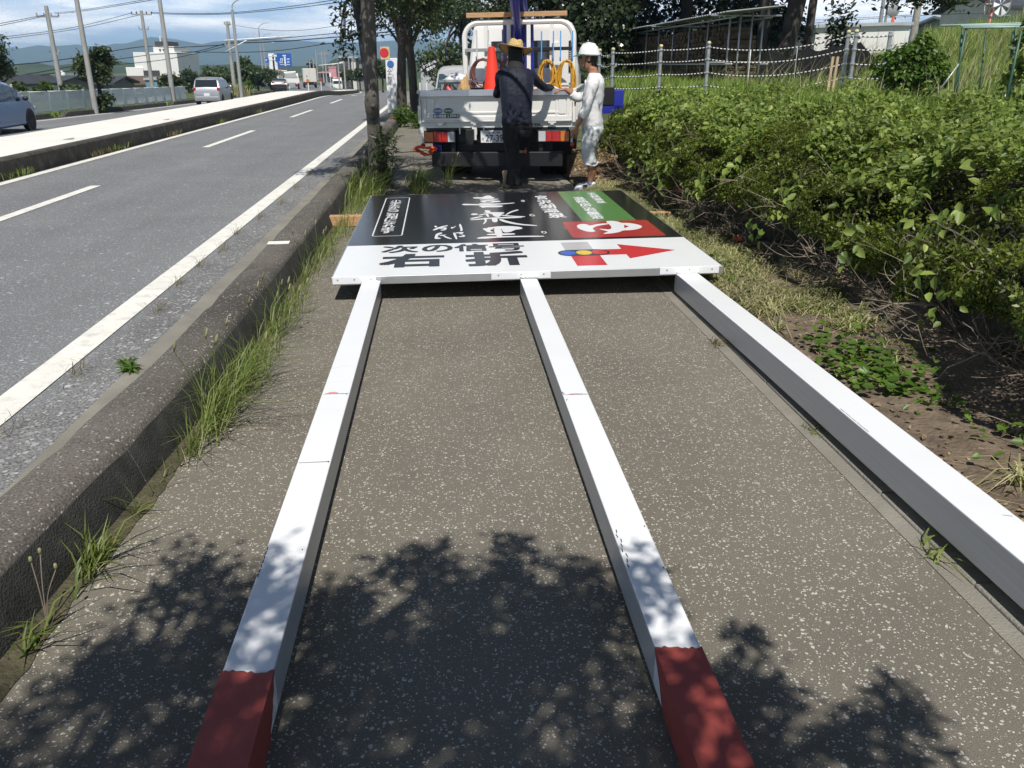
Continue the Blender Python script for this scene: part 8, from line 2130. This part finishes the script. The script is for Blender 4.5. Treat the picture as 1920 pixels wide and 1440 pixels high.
for s_, (a, b) in ((1, (3, 4)), (-1, (11, 10))):
    patch('side_window', [(3, 4, a, b, 0.92)], M['glass'], o); patch('side_window', [(4, 5, a, b, 0.94)], M['glass'], o); patch('side_window', [(5, 6, a, b, 0.92)], M['glass'], o); patch('side_window', [(6, 7, a, b, 0.86)], M['glass'], o)
patch('windscreen', [(7, 8, 5, 9, 0.94), (6, 7, 5, 9, 0.94)], M['glass'], o); patch('rear_window', [(1, 2, 5, 9, 0.9)], M['glass'], o)
wheels(o, L_, W_, 0.32, -1.38, 1.36); arch(o, W_, -1.38, 0.32, None); arch(o, W_, 1.36, 0.32, None)
for s_ in (-1, 1):
    MB().ball((s_ * (W_ / 2 + 0.09), 0.98, 1.02), (0.10, 0.06, 0.075), 10, 7).build('wing_mirror', M['trim'], o, smooth=True)
    lamp_box(o, (s_ * 0.70, 2.02, 0.68), (0.22, 0.16, 0.12), 'lamp_clear', 'headlamp'); lamp_box(o, (s_ * 0.74, -2.18, 0.9), (0.14, 0.06, 0.3), 'lamp_red')
    MB().box((s_ * (W_ / 2 + 0.003), -0.1, 0.30), (0.014, 2.0, 0.10)).build('side_sill', M['car_blue'], o, bevel=0.004)
    MB().box((s_ * (W_ / 2 + 0.001), 0.0, 0.62), (0.012, 1.9, 0.022)).build('side_moulding', M['car_blue'], o, bevel=0.003)
    MB().box((s_ * (W_ / 2 + 0.004), -0.25, 0.84), (0.016, 0.14, 0.025)).build('door_handle', M['car_blue'], o, bevel=0.004)
# 2. the silver minivan seen from behind
L_, W_, H_ = 4.2, 1.70, 1.71
st = [(0.0, 0.36, 0.72, 0.74, 0.90), (0.012, 0.26, 0.98, 1.00, 0.97), (0.03, 0.24, 1.02, 1.12, 0.985), (0.065, 0.20, 1.02, 1.58, 0.99), (0.12, 0.18, 1.02, 1.69, 1.0), (0.3, 0.18, 0.98, 1.72, 1.0), (0.5, 0.18, 0.95, 1.70, 1.0), (0.62, 0.18, 0.94, 1.58, 1.0), (0.74, 0.18, 0.95, 1.25, 1.0), (0.84, 0.2, 0.93, 1.0, 0.98), (0.93, 0.22, 0.80, 0.86, 0.93), (1.0, 0.30, 0.55, 0.60, 0.78)]
vx = P(386, 160, 59.5).x
o, rg, patch = car('silver minivan with red tail lamps driving away beyond the median', (vx + 0.0, 61.4, zl(61.4)), R(1.0), L_, W_, H_, M['car_silver'], st, 'minivan')
patch('rear_window', [(2, 3, 5, 9, 1.0), (2, 3, 4, 10, 0.90)], M['glass'], o, off=0.012)
for a, b in ((3, 4), (11, 10)):
    for i in (4, 5, 6, 7): patch('side_window', [(i, i + 1, a, b, 0.9)], M['glass'], o)
patch('windscreen', [(7, 8, 5, 9, 0.94), (8, 9, 5, 9, 0.94)], M['glass'], o)
wheels(o, L_, W_, 0.31, -1.36, 1.38)
arch(o, W_, -1.36, 0.31, None); arch(o, W_, 1.38, 0.31, None)
for s_ in (-1, 1):
    lamp_box(o, (s_ * 0.75, -2.02, 0.98), (0.15, 0.10, 0.24), 'lamp_red')
    MB().ball((s_ * (W_ / 2 + 0.10), 0.85, 1.10), (0.11, 0.06, 0.08), 10, 7).build('wing_mirror', M['car_silver'], o, smooth=True)
    lamp_box(o, (s_ * 0.68, 1.98, 0.7), (0.24, 0.12, 0.12), 'lamp_clear', 'headlamp')
lamp_box(o, (0, -2.095, 0.66), (0.36, 0.02, 0.17), 'white_paint', 'number_plate')
MB().box((0, -2.06, 0.46), (1.5, 0.10, 0.16)).build('bumper', M['car_silver'], o, bevel=0.03)
MB().box((0, -2.0, 0.30), (1.45, 0.1, 0.12)).build('skirt', M['trim'], o, bevel=0.02)
lamp_box(o, (0, -1.80, 1.62), (0.14, 0.04, 0.03), 'lamp_red', 'high_brake_lamp')
# 3. black car
L_, W_, H_ = 4.3, 1.76, 1.58
st2 = [(t, zb, zbelt * 0.98, zt * 0.92 if zt > 1.2 else zt * 0.96, f) for t, zb, zbelt, zt, f in st]
o, rg, patch = car('black hatchback with a wide rear window following the crane lorry', (P(525, 160, 106).x, 106, zl(106)), R(7), L_, W_, H_, M['car_black'], st2, 'car')
patch('rear_window', [(2, 3, 4, 10, 0.92)], M['glass'], o, off=0.012)
for a, b in ((3, 4), (11, 10)):
    for i in (4, 5, 6): patch('side_window', [(i, i + 1, a, b, 0.9)], M['glass'], o)
wheels(o, L_, W_, 0.33, -1.36, 1.38)
for s_ in (-1, 1): lamp_box(o, (s_ * 0.72, -2.06, 0.92), (0.26, 0.08, 0.18), 'lamp_red')
lamp_box(o, (0, -2.12, 0.72), (0.36, 0.02, 0.17), 'white_paint', 'number_plate')
MB().box((0, -2.09, 0.42), (1.6, 0.06, 0.05)).build('bumper_trim', M['alu'], o)
# 4-6. lorries
def lorry(label, loc, rz, W_, L_, kind, H_=3.0):
    o = empty('lorry', loc, rz=rz, label=label, cat='lorry')
    for y in (-L_ / 2 + 1.1, L_ / 2 - 1.0):
        for s_ in (-1, 1): MB().lathe([(0.28, -.13), (0.45, -.13), (0.47, -.1), (0.47, .1), (0.45, .13), (0.28, .13)], 18, o=(s_ * (W_ / 2 - 0.16), y, 0.47), axis='X').build('wheel', M['black'], o, smooth='auto')
    MB().box((0, 0, 0.75), (W_ * 0.5, L_ * 0.94, 0.28)).build('chassis', M['chassis'], o)
    MB().box((0, -L_ / 2 + 0.05, 0.55), (W_ * 0.92, 0.1, 0.16)).build('bumper', M['chassis'], o)
    cabz = 2.35
    c = MB().loft([[(-W_ / 2 * f, y, 0.5), (-W_ / 2 * f, y, z * 0.62), (-W_ / 2 * f * 0.95, y, z), (W_ / 2 * f * 0.95, y, z), (W_ / 2 * f, y, z * 0.62), (W_ / 2 * f, y, 0.5)] for y, z, f in ((L_ / 2 - 1.7, cabz, 0.94), (L_ / 2 - 0.5, cabz, 0.95), (L_ / 2 - 0.12, cabz * 0.86, 0.95), (L_ / 2, 1.35, 0.93), (L_ / 2 + 0.02, 0.6, 0.9))])
    cb = c.build('cab', M['truck_white'], o, smooth='auto', bevel=0.03)
    MB().add([(-W_ * .42, L_ / 2 - 0.02 + .03, 1.42), (W_ * .42, L_ / 2 - 0.02 + .03, 1.42), (W_ * .40, L_ / 2 - 0.13 + .03, 1.98), (-W_ * .40, L_ / 2 - 0.13 + .03, 1.98)], [(0, 1, 2, 3)]).build('windscreen', M['glass'], cb)
    for s_ in (-1, 1):
        MB().box((s_ * W_ / 2 * 0.945, L_ / 2 - 0.85, 1.75), (0.02, 0.8, 0.45)).build('side_window', M['glass'], cb)
        MB().box((s_ * (W_ / 2 + 0.12), L_ / 2 - 0.1, 1.75), (0.14, 0.06, 0.34)).build('wing_mirror', M['trim'], cb)
        MB().box((s_ * W_ * 0.36, L_ / 2 + 0.03, 0.85), (0.26, 0.06, 0.14)).build('headlamp', M['lamp_clear'], o)
        MB().box((s_ * W_ * 0.38, -L_ / 2 - 0.02, 0.72), (0.36, 0.06, 0.14)).build('tail_lamp', M['lamp_red'], o)
    if kind == 'box':
        b = MB().box((0, -0.95, 0.95 + (H_ - 0.95) / 2), (W_, L_ - 2.0, H_ - 0.95)).build('cargo_box', M['wall_cream'], o, bevel=0.03)
        for x in (-0.02, 0.02, -W_ / 2 + .08, W_ / 2 - .08): MB().box((x, -L_ / 2 + 0.04, 0.95 + (H_ - 0.95) / 2), (0.025, 0.02, H_ - 1.1)).build('door_edge', M['roof_sheet'], b)
        MB().box((-W_ * .22, -L_ / 2 + 0.03, 1.9), (0.22, 0.02, 0.32)).build('plate', M['tub_grey'], b)
    elif kind == 'flat':
        MB().box((0, -0.9, 1.0), (W_, L_ - 2.0, 0.12)).build('bed', M['truck_white'], o)
        for s_ in (-1, 1): MB().box((s_ * (W_ / 2 - .03), -0.9, 1.35), (0.06, L_ - 2.0, 0.6)).build('side_gate', M['truck_white'], o, bevel=0.01)
        MB().box((0, -L_ / 2 + .12, 1.35), (W_, 0.06, 0.6)).build('tailgate', M['truck_white'], o, bevel=0.01)
        MB().box((0, -L_ / 2 + .02, 0.70), (1.0, 0.06, 0.6)).build('ramp_plate', M['alu'], o)
        MB().box((0, L_ / 2 - 1.9, 1.9), (W_ * .9, 0.08, 0.9)).build('headboard', M['truck_white'], o)
        MB().box((0, -L_ / 2 + 1.5, 1.8), (W_ * .8, 2.0, 0.35)).build('load', M['tub_grey'], o, bevel=0.05)
        MB().tube([(-W_ * .5, L_ / 2 - 2.2, 2.45), (W_ * .3, L_ / 2 - 2.2, 2.55)], 0.12, 8).build('crane_arm', M['truck_white'], o)
    return o
lorry('pale crane lorry ahead of the black hatchback', (P(548, 160, 143).x, 143, zl(143)), R(9), 2.3, 7.5, 'flat')
lorry('cream box lorry in front of the pale crane lorry', (P(581, 160, 158).x, 158, zl(158) + 0.1), R(10), 2.25, 7.5, 'box', 3.15)
lw = lorry('white oncoming truck with an orange light at the end of the road', (P(631.5, 160, 182).x, 182, zr(182) - 0.1), R(190), 2.0, 6.0, 'flat')
MB().box((0, 2.0, 2.48), (0.9, 0.3, 0.25)).build('roof_beacon', M['lamp_red'], lw, bevel=0.03)
L_, W_ = 4.3, 1.7
o, rg, patch = car('silver oncoming car left of the white oncoming truck', (P(617.5, 160, 186).x, 186, zr(186) - 0.1), R(190), L_, W_, 1.5, M['car_silver'], st2, 'car')
patch('windscreen', [(7, 8, 5, 9, 0.94), (8, 9, 5, 9, 0.94)], M['glass'], o); wheels(o, L_, W_, 0.31, -1.36, 1.38)
for s_ in (-1, 1): lamp_box(o, (s_ * 0.62, 2.05, 0.62), (0.26, 0.1, 0.12), 'lamp_clear', 'headlamp')
o, rg, patch = car('dark oncoming car between the silver car and the white truck', (P(624.5, 160, 192).x, 192, zr(192) - 0.1), R(190), L_, W_, 1.5, M['car_black'], st2, 'car')
patch('windscreen', [(7, 8, 5, 9, 0.94)], M['glass'], o); wheels(o, L_, W_, 0.31, -1.36, 1.38)
# 7. the boxy grey van parked beyond the crane truck
L_, W_ = 3.4, 1.48
stv = [(0.0, 0.35, 0.86, 0.88, 0.95), (0.01, 0.25, 0.90, 1.0, 0.99), (0.03, 0.22, 0.92, 1.42, 0.99), (0.06, 0.2, 0.92, 1.50, 1.0), (0.3, 0.2, 0.92, 1.53, 1.0), (0.7, 0.2, 0.92, 1.50, 1.0), (0.85, 0.2, 0.92, 1.30, 0.99), (0.96, 0.22, 0.85, 0.90, 0.96), (1.0, 0.3, 0.6, 0.62, 0.9)]
o, rg, patch = car('boxy silver grey van parked on the path beyond the crane truck', (0.70, 24.0, 0), R(-4), L_, W_, 1.53, M['car_grey'], stv, 'van')
patch('rear_window', [(1, 2, 4, 10, 0.95)], M['glass_blue'], o, off=0.01)
for a, b in ((3, 4), (11, 10)):
    for i in (3, 4, 5): patch('side_window', [(i, i + 1, a, b, 0.92)], M['glass_blue'], o)
wheels(o, L_, W_, 0.27, -1.1, 1.1, 0.16)
for s_ in (-1, 1):
    lamp_box(o, (s_ * 0.66, -1.70, 0.72), (0.10, 0.06, 0.24), 'lamp_red')
    MB().ball((s_ * (W_ / 2 + 0.09), 1.0, 1.0), (0.09, 0.05, 0.08), 8, 6).build('wing_mirror', M['car_grey'], o, smooth=True)

# ------------------------------------------------------------------ the summer air
hz = MB().box((0, 3600, 60), (16400, 8000, 204)).build('haze', None or M['white_paint'])
hz.data.materials.clear()
hm = bpy.data.materials.new('haze'); hm.use_nodes = True; nt = hm.node_tree; nt.nodes.clear()
ho_ = nt.nodes.new('ShaderNodeOutputMaterial'); pv_ = nt.nodes.new('ShaderNodeVolumePrincipled')
pv_.inputs['Color'].default_value = (0.48, 0.73, 1.0, 1); pv_.inputs['Density'].default_value = 0.00024; pv_.inputs['Anisotropy'].default_value = 0.0
nt.links.new(pv_.outputs[0], ho_.inputs['Volume'])
hz.data.materials.append(hm); hz['kind'] = 'stuff'
# ------------------------------------------------------------------ finish
fit_texts()
